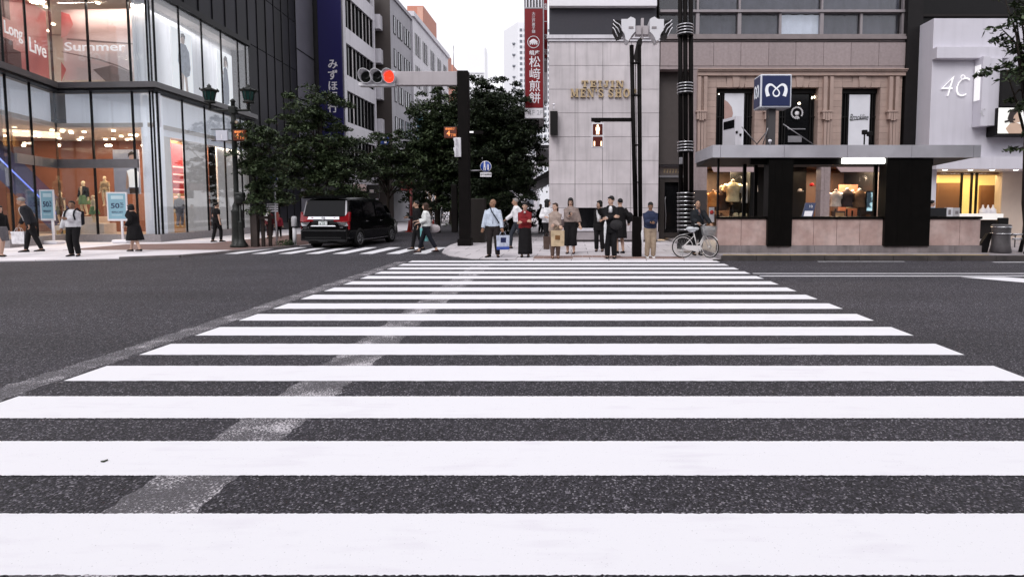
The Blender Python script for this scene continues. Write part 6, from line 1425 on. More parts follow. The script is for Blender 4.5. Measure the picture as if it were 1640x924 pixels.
r, b, w_ = person('woman in black coat dress walking left with a hand at her face', 216, 403.5, 327, -95, ((-.08, -.24), (.08, .26)), fem=True, lean=6, hair=('bob', 0), top=('coat', BLK_C, .03, .80, 1.0), bottom=('dress_skirt', BLK_C, .42, .09), hands=((-.06, -.22, 1.46), (.2, -.1, .95)), nod=10)
bag('pouch', 'pale clutch bag held by the woman in the black dress', w_((-.02, -.24, 1.12)), .2, .2, .05, cloth((.62, .55, .5)), -70, .02)
person('woman in black short sleeved top walking by the cream shop panel', 348, 386.5, 324, 150, ((-.06, -.14), (.1, .12)), fem=True, hair=('bun', 0), top=('shirt', BLK_C, .02, .86, .35), bottom=('trousers', BLK_C, .015, 1.0), hands=((-.27, .02, .85), (.26, -.18, 1.0)), D=24.0)
r, b, w_ = person('person in dark red clothes with a white backpack behind the striped board', 432, 386, 340, 190, fem=True, hair=('short', 0), top=('jacket', (.10, .02, .024), .03, .80, 1.0), bottom=('trousers', (.03, .01, .012), .015, .8), D=26.5, H=1.45, turn=-50)
o = tag(MB().ell(w_((.02, .2, 1.22)), (.15, .12, .2), 14, 10).build('white_backpack', cloth((.62, .61, .62))), 'small white backpack on the person behind the striped board', 'backpack')
person('child in red sitting low beside the white backpack person', 447, 386, 352, 20, fem=True, hair=('short', 0), top=('jacket', (.28, .03, .05), .03, .80, 1.0), bottom=('trousers', BLK_C, .015, 1.0), D=27, H=1.2)
# --- crossing the side street
r, b, w_ = person('woman in pale blouse and black cropped trousers striding with a turquoise bag', 683, 405, 325, -88, ((-.08, -.30), (.08, .34, .03)), fem=True, hair=('long', 1), top=('blouse', (.70, .72, .71), .028, .86, .85, .5), bottom=('trousers', (.012, .013, .02), .02, .82), hands=((-.14, -.34, 1.08), (.18, -.22, 1.02)), shoes=(.03, .012, .012), hip_z=.87)
bag('turquoise_bag', 'turquoise carrier bag hanging by the striding woman\'s hip', w_((-.16, -.1, .96)), .3, .44, .1, cloth((.22, .55, .56)), -30, .12)
t = thing('shoulder_bag', 'grey slouchy shoulder bag on the striding woman', 'bag', w_((.24, .16, .9)))
mb = MB(); mb.ell(w_((-.21, .22, .82)), (.22, .09, .15), 14, 10); mb.build('body', cloth((.42, .38, .39)), t)
mb = MB(); mb.tube([w_(p) for p in ((-.21, .1, .95), (-.2, .08, 1.2), (-.16, .05, 1.45), (-.1, .16, 1.3), (-.19, .32, .92))], .014, 6); mb.build('strap', cloth((.05, .045, .05)), t)
person('man in dark clothes mostly hidden behind the striding woman', 668, 404, 321, -80, ((-.08, -.2), (.08, .16)), hair=('short', 0), top=('jacket', BLK_C, .024, .84, 1.0), bottom=('trousers', BLK_C, .015, 1.0), D=19.6, H=1.76, hands=((-.2, -.3, 1.12), (.24, .05, .84)), skin=1)
# --- waiting at the kerb
LB = (.54, .60, .70)
r, b, w_ = person('bald man in light blue shirt with dark bag strap looking left', 790, 412, 319, 4, ((-.12, 0), (.13, -.02)), skin=2, hair=None, top=('shirt', LB, .03, .84, 1.0, .7), bottom=('trousers', (.022, .017, .017), .022, 1.0, .01), hands=((-.30, -.02, .82), (.27, -.1, .84)), turn=-58, footyaw=(-35, 10), inner=(LB, .02))
strap([w_(p) for p in ((-.08, -.03, 1.47), (-.02, -.15, 1.34), (.1, -.165, 1.15), (.19, -.1, 1.0), (.2, .05, .98))], .018, cloth((.03, .035, .05)), 'bag_strap', 'dark strap crossing the bald man\'s light blue shirt', 'strap')
t = bag('blue_bag', 'pale bag with navy bird print and blue base in the bald man\'s hand', w_((.29, -.12, .76)), .40, .42, .12, cloth((.50, .54, .66)), 12, .12, .92, (-.18, .22, .15, .5, cloth((.02, .025, .08))))
mb = MB(); mb.box(-.19, -.065, -.55, .19, .065, -.46); mb.build('blue_base', cloth((.05, .09, .36)), t, False)
person('man in white shirt and dark jeans walking left behind the others', 829, 396, 313, -75, ((-.08, -.26), (.08, .34, .06)), hair=('short', 2), lean=6, top=('shirt', W, .03, .86, 1.0, .5), bottom=('trousers', (.03, .035, .045), .015, 1.0), hands=((-.22, -.36, .98), (.2, .16, .92)), D=20.2, H=1.86, hip_z=.86, skin=1, shoes=(.03, .03, .03))
person('woman in crimson jacket with folded arms and long black skirt', 841, 412, 324, 2, fem=True, hair=('fringe', 0), top=('jacket', (.20, .018, .022), .036, .86, 1.0, .7), inner=((.6, .5, .48), .03, 1.3), bottom=('skirt', BLK_C, .10, .03), hands=((.08, -.21, 1.12), (-.08, -.23, 1.09)), elbow=((-.5, .1, -.7), (.5, .1, -.7)))
person('woman with long hair in white top standing behind the beige woman', 877, 403, 319, 30, ((-.08, 0), (.12, -.1)), fem=True, hair=('long', 0), top=('blouse', W, .03, .88, 1.0, .4), bottom=('trousers', BLK_C, .02, 1.0), D=20.0, turn=70, hands=((-.2, -.2, 1.1), (.24, -.1, .84)))
r, b, w_ = person('older woman in beige jacket and brown trousers holding a paper bag', 889, 414, 325, 6, ((-.08, 0), (.09, 0)), fem=True, skin=0, hair=('pony', 1), turn=-45, top=('jacket', (.36, .28, .24), .034, .82, 1.0, .6), bottom=('trousers', (.15, .10, .08), .02, 1.0), hands=((.12, -.22, 1.0), (-.05, -.22, 1.04)), shoes=(.12, .06, .04))
bag('paper_bag', 'tan paper shopping bag with brown crest held by the older woman', w_((.06, -.26, .97)), .40, .46, .14, KRAFT, 0, .10, .95, (-.18, .18, .3, .58, cloth((.20, .10, .04))))
t = bag('brown_tote', 'dark brown tote hanging at the older woman\'s side', w_((-.26, -.02, .78)), .2, .38, .1, cloth((.09, .06, .05)), 0, .1)
r, b, w_ = person('woman in taupe batwing top and black culottes checking her phone', 914, 406.5, 317, -10, ((-.1, 0), (.1, -.03)), fem=True, hair=('long', 0), nod=16, turn=8, top=('batwing_top', (.27, .21, .19), .05, .92, .8, .8), bottom=('trousers', BLK_C, .045, .55, .03), hands=((.02, -.26, 1.18), (.30, -.05, .84)), shoes=(.05, .03, .03))
o = tag(MB().box(-.04, -.005, -.06, .04, .005, .06, bev=.003).xf(Matrix.Translation(w_((.04, -.33, 1.23))) @ Matrix.Rotation(R(-40), 4, 'X')).build('phone', BLACK), 'black phone in the hand of the woman in the taupe top', 'phone')
t = thing('handbag', 'dark handbag on the arm of the woman in the taupe top', 'handbag', w_((-.24, 0, .9))); mb = MB(); mb.ell(w_((-.25, -.04, .92)), (.12, .07, .14), 12, 9); mb.build('body', cloth((.12, .09, .09)), t); mb = MB(); mb.tube([w_(p) for p in ((-.3, -.04, 1.0), (-.27, -.08, 1.16), (-.2, -.04, 1.02))], .01, 6); mb.build('handle', cloth((.12, .09, .09)), t)
person('woman in white tee and black cardigan touching her chin', 960, 403, 321, -12, fem=True, hair=('bob', 0), turn=-35, top=('cardigan', BLK_C, .034, .70, 1.0, .5), inner=(W, .085, 1.0), bottom=('trousers', BLK_C, .022, 1.0, .01), hands=((.0, -.2, 1.42), (.12, -.2, 1.06)))
SUIT = (.009, .0085, .010)
r, b, w_ = person('tall man in black suit with folded arms and a white umbrella', 978, 414, 314, -8, ((-.09, 0), (.1, -.02)), hair=('fringe', 0), turn=-40, top=('suit_jacket', SUIT, .032, .70, 1.0, .5), inner=(W, .05, 1.15), bottom=('trousers', SUIT, .024, 1.0, .01), hands=((.10, -.22, 1.14), (-.06, -.23, 1.10)), elbow=((-.4, .1, -.7), (.4, .1, -.7)))
def umbrella(label, p0, p1, m):
    t = thing('umbrella', label, 'umbrella', p1); p0, p1 = Vector(p0), Vector(p1); mb = MB(); mb.tube([p0.lerp(p1, k) for k in (.15, .3, .6, .93, 1)], [.02, .045, .034, .014, .006], 10); mb.build('canopy', m, t)
    mb = MB(); d = (p1-p0).normalized(); mb.tube([p0+d*.12, p0, p0-d*.02+Vector((.03, 0, 0)), p0+d*.03+Vector((.06, 0, 0))], .01, 6); mb.build('handle', m, t)
umbrella('furled white umbrella held by the man in black suit', w_((-.12, -.27, 1.12)), w_((-.15, -.22, .42)), cloth((.7, .7, .72)))
t = thing('shoulder_bag', 'black leather bag hanging from the black suited man\'s arm', 'bag', w_((.2, -.12, .9))); mb = MB(); mb.ell(w_((.16, -.2, .93)), (.19, .1, .15), 14, 10); mb.build('body', cloth((.03, .028, .03)), t); mb = MB(); mb.tube([w_(p) for p in ((.05, -.22, 1.0), (.12, -.24, 1.14), (.24, -.2, 1.02))], .012, 6); mb.build('handle', cloth((.03, .028, .03)), t)
r, b, w_ = person('person in black with bare calves hidden behind the suited man', 993, 405.5, 318, -160, fem=True, hair=('short', 0), top=('coat', BLK_C, .03, .62, 1.0, .5), bottom=('skirt', BLK_C, .48, .02), D=18.2, hands=((-.3, .0, .95), (.26, -.03, .86)))
o = tag(MB().ell(w_((-.30, .05, 1.12)), (.13, .16, .17), 14, 10).build('black_shoulder_bag', cloth((.014, .013, .015))), 'bulky black shoulder bag sticking out behind the suited man', 'bag')
r, b, w_ = person('man in navy jacket and khaki trousers bent over his phone by the signal pole', 1041, 413.5, 324, 3, ((-.09, 0), (.1, 0)), skin=2, hair=('short', 0), nod=26, top=('jacket', (.028, .036, .075), .034, .83, 1.0, .6), bottom=('trousers', (.34, .26, .19), .026, 1.0, .008), hands=((-.05, -.27, 1.10), (.07, -.27, 1.10)), shoes=(.7, .7, .7))
o = tag(MB().box(-.05, -.005, -.035, .05, .005, .035, bev=.003).xf(Matrix.Translation(w_((.0, -.36, 1.12))) @ Matrix.Rotation(R(-50), 4, 'X')).build('phone', BLACK), 'black phone in both hands of the man in navy jacket', 'phone')
umbrella('furled pale umbrella hanging beside the khaki trousered man\'s leg', w_((-.26, -.08, .95)), w_((-.24, -.05, .35)), cloth((.68, .66, .68)))
r, b, w_ = person('man in black leather jacket standing behind the white bicycle', 1117, 409, 321, 8, ((-.1, 0), (.1, 0)), skin=1, hair=('buzz', 0), nod=-8, turn=-6, top=('leather_jacket', (.018, .02, .024), .036, .84, 1.0, .6), inner=((.28, .16, .13), .03, 1.25), bottom=('trousers', BLK_C, .02, 1.0), hands=((-.1, -.25, 1.02), (.28, -.34, 1.0)), D=17.5, H=1.74)
t = strap([w_(p) for p in ((-.1, -.03, 1.47), (-.02, -.165, 1.32), (.1, -.175, 1.12), (.16, -.12, 1.0))], .014, cloth((.04, .05, .07)), 'shoulder_strap', 'slim strap crossing the leather jacket man', 'strap')
person('person in pale blue top standing behind the black pillar by the amber window', 1491, 386, 308, 90, fem=False, hair=('short', 0), top=('shirt', (.32, .38, .46), .03, .84, 1.0), bottom=('trousers', BLK_C, .015, 1.0), D=20.6, z=.15, H=1.66, hands=((-.2, -.2, 1.2), (.24, 0, .85)))
# far people down the side street
for px, D, c, lab in ((735, 44, (.02, .02, .022), 'far man in black standing against the pale wall by the mast'), (661, 40, (.03, .026, .026), 'far person in dark clothes beside the red pole'), (705, 50, (.05, .05, .055), 'small far person near the white street post'), (800, 33, (.04, .03, .03), 'dim person in the shade right of the bald man'), (866, 32, (.02, .02, .02), 'shadowed person by the low awning at the granite corner')):
    person(lab, px, 380, 320, 40, hair=('short', 0), top=('shirt', c, .03, .84, 1.0), bottom=('trousers', BLK_C, .02, 1.0), D=D, H=1.68)
# ------------------------------------------------------------------ black van
VB = mat('van_black_paint', (.004, .004, .0045), .14, var=.05, spec=.22, coat=.08); VG = mat('van_glass', (.003, .003, .004), .06, var=.02, spec=.22)
TYRE = mat('tyre_rubber', (.012, .012, .012), .85, spec=.15); RIM = mat('alloy_rim', (.30, .30, .31), .3, metal=.8)
RLENS = mat('rear_lens', (.22, .004, .008), .15, var=.2, coat=.3, emit=(1, .02, .03), es=.02)
van_o = Vector((-9.25, 20.55, 0)); VROT = R(-5)
van = thing('van', 'black people carrier van seen from behind, turning into the side street over the striped crossing', 'van', van_o, 0)
VM = Matrix.Translation(van_o) @ Matrix.Rotation(VROT, 4, 'Z')
# local: x across (right +), y along (rear 0 -> front 4.95), z up
st = [(0.0, .30, 1.0, .86, .88), (.06, .26, 1.12, .90, .92), (.18, .24, 1.60, .92, .86), (.32, .24, 1.86, .925, .80), (.7, .22, 1.93, .925, .78), (1.6, .20, 1.95, .925, .78), (2.6, .20, 1.93, .925, .78), (3.2, .20, 1.86, .92, .77), (3.65, .20, 1.62, .915, .76), (4.05, .22, 1.28, .91, .80), (4.3, .22, 1.16, .90, .84), (4.75, .24, 1.04, .86, .80), (4.95, .34, .84, .72, .68)]
def vring(y, z0, z1, wb, wt):
    zw = min(1.02, z0+(z1-z0)*.56); P = [(-wb*.82, z0), (-wb, z0+.14), (-wb, zw*.7), (-wb*.985, zw), (-(wb+wt)/2, (zw+z1)/2), (-wt, z1-.10), (-wt*.9, z1-.02), (-wt*.45, z1), (wt*.45, z1), (wt*.9, z1-.02), (wt, z1-.10), ((wb+wt)/2, (zw+z1)/2), (wb*.985, zw), (wb, zw*.7), (wb, z0+.14), (wb*.82, z0)]
    return [(x, y, z) for x, z in P]
mb = MB(); mb.ring_loft([vring(*s_) for s_ in st]); mb.xf(VM); mb.build('body', VB, van)
def vb(name, m, f, parent=None):
    mb_ = MB(); f(mb_); mb_.xf(VM); return mb_.build(name, m, parent or van)
vb('rear_bumper', VB, lambda m: m.box(-.90, -.09, .30, .90, .05, .72, bev=.06))
vb('bumper_trim', mat('van_trim', (.02, .02, .021), .4, spec=.2), lambda m: (m.box(-.7, -.10, .40, .7, -.05, .44), m.box(-.86, -.1, .3, .86, -.02, .36)))
vb('spoiler', VB, lambda m: m.prism([(-.80, .10, 1.87), (.80, .10, 1.87), (.76, .45, 1.95), (-.76, .45, 1.95)], (0, 0, .05)))
rw = vb('rear_window', VG, lambda m: m.prism([(-.80, .035, 1.22), (.80, .035, 1.22), (.72, .20, 1.80), (-.72, .20, 1.80)], (0, .03, .008)))
vb('wiper', BLACK, lambda m: m.tube([(0, .01, 1.2), (.4, .02, 1.26)], .012, 6), rw)
bar = vb('chrome_bar', CHROME, lambda m: m.prism([(-.62, -.045, 1.10), (.62, -.045, 1.10), (.60, -.01, 1.20), (-.60, -.01, 1.20)], (0, .06, 0)))
vb('lower_chrome', CHROME, lambda m: (m.prism([(-.50, -.075, .84), (.50, -.075, .84), (.44, -.06, .875), (-.44, -.06, .875)], (0, .03, 0)), m.box(-.40, -.06, 1.04, .40, -.03, 1.065)), bar)
for sg in (-1, 1):
    vb('tail_light', RLENS, lambda m: (m.prism([(sg*.40, -.035, 1.02), (sg*.40, -.03, 1.17), (sg*.80, .02, 1.21), (sg*.93, .06, 1.38), (sg*.955, .10, 1.36), (sg*.955, .04, 1.02), (sg*.80, -.02, 1.0)], (0, .12, 0)), m.prism([(sg*.90, .02, 1.0), (sg*.952, .05, 1.0), (sg*.945, .05, .72), (sg*.925, .02, .72)], (0, .08, 0))))
    vb('chrome_sweep', CHROME, lambda m: m.prism([(sg*.52, -.06, 1.01), (sg*.90, -.02, .97), (sg*.93, .0, .86), (sg*.84, -.05, .84), (sg*.62, -.068, .87)], (0, .05, 0)))
    vb('d_pillar_trim', STEEL, lambda m: m.prism([(sg*.80, .05, 1.25), (sg*.86, .07, 1.25), (sg*.80, .22, 1.80), (sg*.755, .20, 1.80)], (0, .03, .006)))
    for y0, y1, nm in ((.42, 1.25, 'side_window'), (1.32, 2.35, 'side_window'), (2.45, 3.25, 'front_side_window')):
        vb(nm, VG, lambda m: m.prism([(sg*.918, y0, 1.16), (sg*.918, y1+(.35 if y1 > 3 else 0), 1.16), (sg*.815, y1-.1+(.05 if y1 > 3 else 0), 1.74), (sg*.815, y0+.05, 1.76)], (sg*.012, 0, .003)))
    vb('wing_mirror', VB, lambda m: m.box(sg*.93, 3.35, 1.08, sg*1.12, 3.47, 1.28, bev=.04))
    for y in (1.5, 2.75): vb('door_handle', CHROME, lambda m: m.box(sg*.925, y, .98, sg*.955, y+.2, 1.02, bev=.008))
    vb('sill_trim', CHROME, lambda m: m.box(sg*.91, 1.2, .27, sg*.945, 3.5, .30))
    for y in (.95, 3.95):
        vb('arch', BLACK, lambda m: m.lathe([(.0, sg*.80), (.385, sg*.80), (.385, sg*.931), (.0, sg*.931)], (0, y, .36), 'X', 28))
        wh = vb('wheel', TYRE, lambda m: m.lathe([(.22, sg*.72), (.33, sg*.72), (.345, sg*.76), (.345, sg*.90), (.33, sg*.938), (.235, sg*.942), (.22, sg*.90)], (0, y, .345), 'X', 32))
        def rim(m):
            m.lathe([(0, sg*.86), (.225, sg*.86), (.235, sg*.944), (.21, sg*.944), (.2, sg*.88), (0, sg*.88)], (0, y, .345), 'X', 28)
            for k in range(10):
                a = 2*math.pi*k/10; m.tube([(sg*.925, y+.03*math.cos(a), .345+.03*math.sin(a)), (sg*.93, y+.21*math.cos(a), .345+.21*math.sin(a))], .014, 5)
        vb('rim', RIM, rim, wh)
pl_ = vb('number_plate', mat('plate_white', (.68, .70, .70), .4), lambda m: m.box(-.17, -.085, .885, .17, -.07, 1.03, bev=.004))
vb('plate_print', mat('plate_green', (.02, .10, .06), .5), lambda m: (m.box(-.12, -.089, .91, -.08, -.085, .96), m.box(.0, -.089, .90, .02, -.085, .98), m.box(.06, -.089, .90, .08, -.085, .98), m.box(-.06, -.089, 1.0, .07, -.085, 1.015)), pl_)
vb('rear_badge', CHROME, lambda m: (m.torus((0, -.05, 1.15), .055, .01, 'Y', 20, 6), m.torus((0, -.05, 1.155), .028, .008, 'Y', 16, 6)), bar)
vb('badge_lettering', CHROME, lambda m: [m.box(-.80+.045*k, -.02, .78, -.77+.045*k, -.0, .80) for k in range(5)]+[m.box(.62, -.02, .78, .74, .0, .82)])
vb('windscreen', VG, lambda m: m.prism([(-.78, 3.72, 1.62), (.78, 3.72, 1.62), (.80, 4.12, 1.27), (-.80, 4.12, 1.27)], (0, .02, .02)))
for sg in (-1, 1): vb('headlight', CHROME, lambda m: m.box(sg*.5, 4.78, .72, sg*.82, 4.9, .9, bev=.03))
vb('underbody', BLACK, lambda m: m.box(-.80, .3, .17, .80, 4.6, .32))
vb('antenna', BLACK, lambda m: m.prism([(-.02, .5, 1.94), (.02, .5, 1.94), (.01, .62, 2.03), (-.01, .62, 2.03)], (0, .06, 0)))

# ------------------------------------------------------------------ white city bicycle
DBk = 16.62
bk0 = X(1104, DBk, 408)
bike = thing('bicycle', 'white city bicycle with wire front basket and pale saddle cover', 'bicycle', (bk0, DBk, .03))
BW = mat('bike_white', (.66, .63, .62), .35, var=.05); SPOKE = mat('spoke_steel', (.5, .5, .5), .3, metal=.9)
XR = X(1095, DBk, 390)-bk0; XF = X(1131.5, DBk, 390)-bk0; 
xr, xf_ = X(1094, DBk, 385), X(1136, DBk, 385)
WR = .335; zr = .03+WR
def wheel(c, yaw, name):
    Mw = Matrix.Translation(c) @ Matrix.Rotation(yaw, 4, 'Z')
    m = MB(); m.torus((0, 0, 0), WR-.016, .017, 'Y', 44, 8); m.xf(Mw); t_ = m.build(name, TYRE, bike)
    m = MB(); m.torus((0, 0, 0), WR-.04, .012, 'Y', 44, 6); m.lathe([(0, -.04), (.028, -.04), (.028, .04), (0, .04)], (0, 0, 0), 'Y', 12); m.xf(Mw); m.build('rim', BW, t_)
    m = MB()
    for k in range(24):
        a = 2*math.pi*k/24; m.tube([(.025*math.cos(a+.8), .025*(-1)**k, .025*math.sin(a+.8)), ((WR-.045)*math.cos(a), 0, (WR-.045)*math.sin(a))], .0025, 4, caps=False)
    m.xf(Mw); m.build('spoke', SPOKE, t_)
    m = MB(); pts = [(-(WR+.022)*math.cos(a), 0, (WR+.022)*math.sin(a)) for a in [R(-25+i*12) for i in range(15)]]
    vs = []; fs = []
    for p in pts: vs += [(p[0], -.028, p[2]), (p[0]*1.012, 0, p[2]*1.012+.004), (p[0], .028, p[2])]
    for i in range(len(pts)-1): o = 3*i; fs += [(o, o+1, o+4, o+3), (o+1, o+2, o+5, o+4)]
    m.add(vs, fs, 0, True); m.xf(Mw); m.build('mudguard', BW, bike)
wheel(Vector((xr, DBk, zr)), 0, 'rear_wheel')
FY = R(-52); fc = Vector((xf_, DBk-.05, zr)); wheel(fc, FY, 'front_wheel')
bb_ = Vector((xr+.44, DBk, .31)); seat = Vector((xr+.30, DBk, .86)); hd = Vector((xf_-.18, DBk, .88)); hl = Vector((xf_-.13, DBk, .70))
mb = MB(); mb.tube([hl, hl.lerp(bb_, .5)+Vector((-.02, 0, -.10)), bb_], .022, 8); mb.tube([hl+Vector((-.01, 0, .06)), hl.lerp(bb_, .5)+Vector((-.04, 0, -.03)), bb_.lerp(seat, .22)], .018, 8); mb.tube([bb_, seat], .018, 8); mb.tube([hd, hl], .024, 8)
for s_ in (-.05, .05): mb.tube([bb_, (xr, DBk+s_, zr)], .012, 6); mb.tube([bb_.lerp(seat, .72), (xr, DBk+s_, zr)], .011, 6)
mb.build('frame', BW, bike)
mb = MB(); 
for s_ in (-.05, .05): d = Vector((-s_*math.sin(FY)*-1, s_*math.cos(FY), 0)); mb.tube([hl, hl.lerp(fc, .3)+d, fc+d], .013, 6)
mb.build('fork', BW, bike)
mb = MB(); mb.prism([(xr-.02, DBk-.07, zr-.05), (xr+.02, DBk-.07, zr+.06), (bb_.x+.08, DBk-.07, .40), (bb_.x+.12, DBk-.07, .30), (bb_.x+.02, DBk-.07, .21)], (0, .03, 0)); mb.build('chain_guard', BW, bike)
mb = MB(); mb.tube([bb_+Vector((0, -.1, 0)), bb_+Vector((.11, -.1, -.12))], .011, 6); mb.box(bb_.x+.06, DBk-.2, .165, bb_.x+.16, DBk-.1, .19); mb.tube([bb_+Vector((0, .1, 0)), bb_+Vector((-.11, .1, .12))], .011, 6); mb.build('crank', SPOKE, bike)
mb = MB(); sd_ = MB(); s_ = seat+Vector((-.02, 0, .05)); mb.ell((s_.x-.06, DBk, s_.z), (.14, .12, .07), 14, 8); mb.ell((s_.x+.1, DBk, s_.z+.0), (.1, .05, .05), 12, 8); mb.ell((s_.x-.02, DBk, s_.z-.06), (.12, .09, .05), 12, 8); mb.build('saddle', mat('saddle_cover', (.58, .60, .63), .45, var=.12, scale=14, bump=.4, bscale=20), bike)
bd = Vector((-math.sin(FY), math.cos(FY), 0)); fd = Vector((math.cos(FY), math.sin(FY), 0))
st_ = hd+Vector((-.02, 0, .12)); mb = MB(); mb.tube([hd, st_], .014, 6)
for sg in (-1, 1): mb.tube([st_, st_+bd*sg*.12+Vector((0, 0, .06)), st_+bd*sg*.26+Vector((0, 0, .05))-fd*.06, st_+bd*sg*.29+Vector((0, 0, .03))-fd*.18], .012, 6)
mb.build('handlebar', SPOKE, bike)
mb = MB()
for sg in (-1, 1): mb.tube([st_+bd*sg*.27+Vector((0, 0, .045))-fd*.09, st_+bd*sg*.292+Vector((0, 0, .03))-fd*.2], .017, 8)
mb.build('grip', BLACK, bike)
# basket: wire walls
BK = mat('basket_wire', (.42, .42, .43), .4, metal=.5); bc = hd+fd*.20+Vector((0, 0, -.04)); mb = MB()
def bpt(u, v, h): k = .82+.18*h; return bc+fd*u*.15*k+bd*v*.19*k+Vector((0, 0, -.12+.26*h))
for i in range(8):
    h = i/7; mb.tube([bpt(-1, -1, h), bpt(1, -1, h), bpt(1, 1, h), bpt(-1, 1, h), bpt(-1, -1, h)], .006 if i < 7 else .013, 5)
for k in range(11):
    q = -1+2*k/10
    for a, b_ in (((q, -1), (q, -1)), ((q, 1), (q, 1)), ((-1, q), (-1, q)), ((1, q), (1, q))): mb.tube([bpt(*a, 0), bpt(*b_, 1)], .005, 4)
for k in range(7): q = -1+2*k/6; mb.tube([bpt(q, -1, 0), bpt(q, 1, 0)], .005, 4)
mb.build('basket', BK, bike)
mb = MB(); mb.tube([(xr, DBk-.07, zr), (xr-.05, DBk-.16, .035), (xr-.05, DBk+.16, .035), (xr, DBk+.07, zr)], .01, 6); mb.build('kickstand', SPOKE, bike)
mb = MB(); mb.tube([(xr-.1, DBk, zr+.36), (xr+.24, DBk, zr+.42)], .011, 6); mb.tube([(xr-.1, DBk-.06, zr+.36), (xr-.1, DBk+.06, zr+.36)], .011, 6); mb.build('carrier', SPOKE, bike)

# ------------------------------------------------------------------ shop displays: banner, posters, mannequins, goods
def grad_mat(name, stops, scale, seed, es=.12):
    """printed picture: soft patches of a few inks"""
    m = bpy.data.materials.new(name); m.use_nodes = True; t = m.node_tree; b = t.nodes['Principled BSDF']; L = t.links.new
    tc = t.nodes.new('ShaderNodeTexCoord'); mp = t.nodes.new('ShaderNodeMapping'); mp.inputs['Location'].default_value = (seed, seed*.7, seed*.3); mp.inputs['Scale'].default_value = scale; L(tc.outputs['Object'], mp.inputs[0])
    n = t.nodes.new('ShaderNodeTexNoise'); n.inputs['Scale'].default_value = 1; n.inputs['Detail'].default_value = 5; n.inputs['Distortion'].default_value = .6; L(mp.outputs[0], n.inputs['Vector'])
    r = t.nodes.new('ShaderNodeValToRGB'); e = r.color_ramp.elements
    for i, (p, c) in enumerate(stops):
        k = e[i] if i < 2 else e.new(p); k.position = p; k.color = (*c, 1)
    L(n.outputs['Fac'], r.inputs[0]); L(r.outputs[0], b.inputs['Base Color']); L(r.outputs[0], b.inputs['Emission Color']); b.inputs['Emission Strength'].default_value = es; b.inputs['Roughness'].default_value = .6; return m
BEACH = grad_mat('beach_print_glow', [(.35, (.42, .27, .24)), (.6, (.66, .55, .53)), (.48, (.60, .43, .40))], (.12, .12, .5), 3, .2)  # glow added to the banner inks to brighten them behind the glass
REDP2 = grad_mat('red_print_glow', [(.35, (.30, .05, .05)), (.62, (.55, .26, .23)), (.5, (.45, .11, .10))], (.3, .3, .3), 8, .3)
bn = thing('summer_banner', 'big red and beach pink shop banner reading Long Live Summer behind the upstairs glass', 'banner', (-20.5, 24.9, 7.2))
def seg(a, b, o, z0, z1, th=.03): mb = MB(); mb.wall(off(a, *o), off(b, *o), z0, z1, th); return mb
fa, fb = pl(off(A, -.75, 0), off(B, -.75, 0), 6), pl(off(A, -.75, 0), off(B, -.75, 0), 93)
q = seg(fa, fb, (0, .0), 7.15, 10.2).build('red_panel', REDP2, bn)
pa, pb_ = pl(B, C, 99), pl(B, C, 214)
p2 = seg(pa, pb_, (0, .55), 7.15, 10.2).build('beach_panel', BEACH, bn)
mb = MB(); y_ = 24.0+.5
def bp_(px, py): return (X(px, 24.55, py), 24.0+.52, Z(py, 24.55))
mb.prism([bp_(100, 83), bp_(160, 95), bp_(190, 105), bp_(213, 116), bp_(213, 118), bp_(188, 107), bp_(158, 97), bp_(100, 84.5)], (0, .012, 0)); mb.prism([bp_(108, 62), bp_(160, 66), bp_(213, 70), bp_(213, 72), bp_(160, 69), bp_(108, 65)], (0, .012, 0)); mb.prism([bp_(150, 112), bp_(180, 105), bp_(213, 118), bp_(213, 131), bp_(170, 131)], (0, .006, 0)); mb.build('shore_line', mat('wet_sand_print', (.30, .22, .2), .6), bn)
mb = MB(); mb.prism([bp_(99, 20), bp_(112, 24), bp_(118, 40), bp_(108, 58), bp_(99, 62)], (0, .008, 0)); mb.prism([bp_(99, 100), bp_(107, 112), bp_(99, 132)], (0, .008, 0)); mb.build('red_bloom', REDP2, bn)
o = fit_text('Summer', 103, 201, 68, 82, 24.515, mat('banner_white_glow', (.8, .78, .8), .5, emit=(1, .95, .95), es=.4), bn, .006, bold=.012)  # letters carry the same added glow
def side_text(body, px0, px1, z0, z1, a, b, o):
    t_ = text('lettering', body, 1, (0, 0, 0), bpy.data.materials['banner_white_glow'], bn, rot=(0, 0, 0), ext=.01, bold=.012); co = np.array([v.co[:] for v in t_.data.vertices]); lo, hi = co.min(0), co.max(0)
    a, b = off(a, *o), off(b, *o); p0, p1 = pl(a, b, px0), pl(a, b, px1)
    for v in t_.data.vertices:
        u = (v.co.x-lo[0])/(hi[0]-lo[0]); h = (v.co.y-lo[1])/(hi[1]-lo[1]); p = p0.lerp(p1, u); v.co = (p.x+.06+v.co.z, p.y, z0+h*(z1-z0))
side_text('Long', 24, 52, 8.2, 8.85, A, B, (-.66, 0)); side_text('Live', 62, 88, 8.05, 8.65, A, B, (-.66, 0))
mb = MB()
for u0, u1, z0, z1 in ((.02, .3, 9.0, 9.9), (.0, .45, 7.2, 7.9), (.1, .32, 7.9, 8.2)): mb.wall(off(fa.lerp(fb, u0), .035, 0), off(fa.lerp(fb, u1), .035, 0), z0, z1, -.01)
mb.build('dark_print', mat('dark_print', (.10, .02, .02), .6), bn)
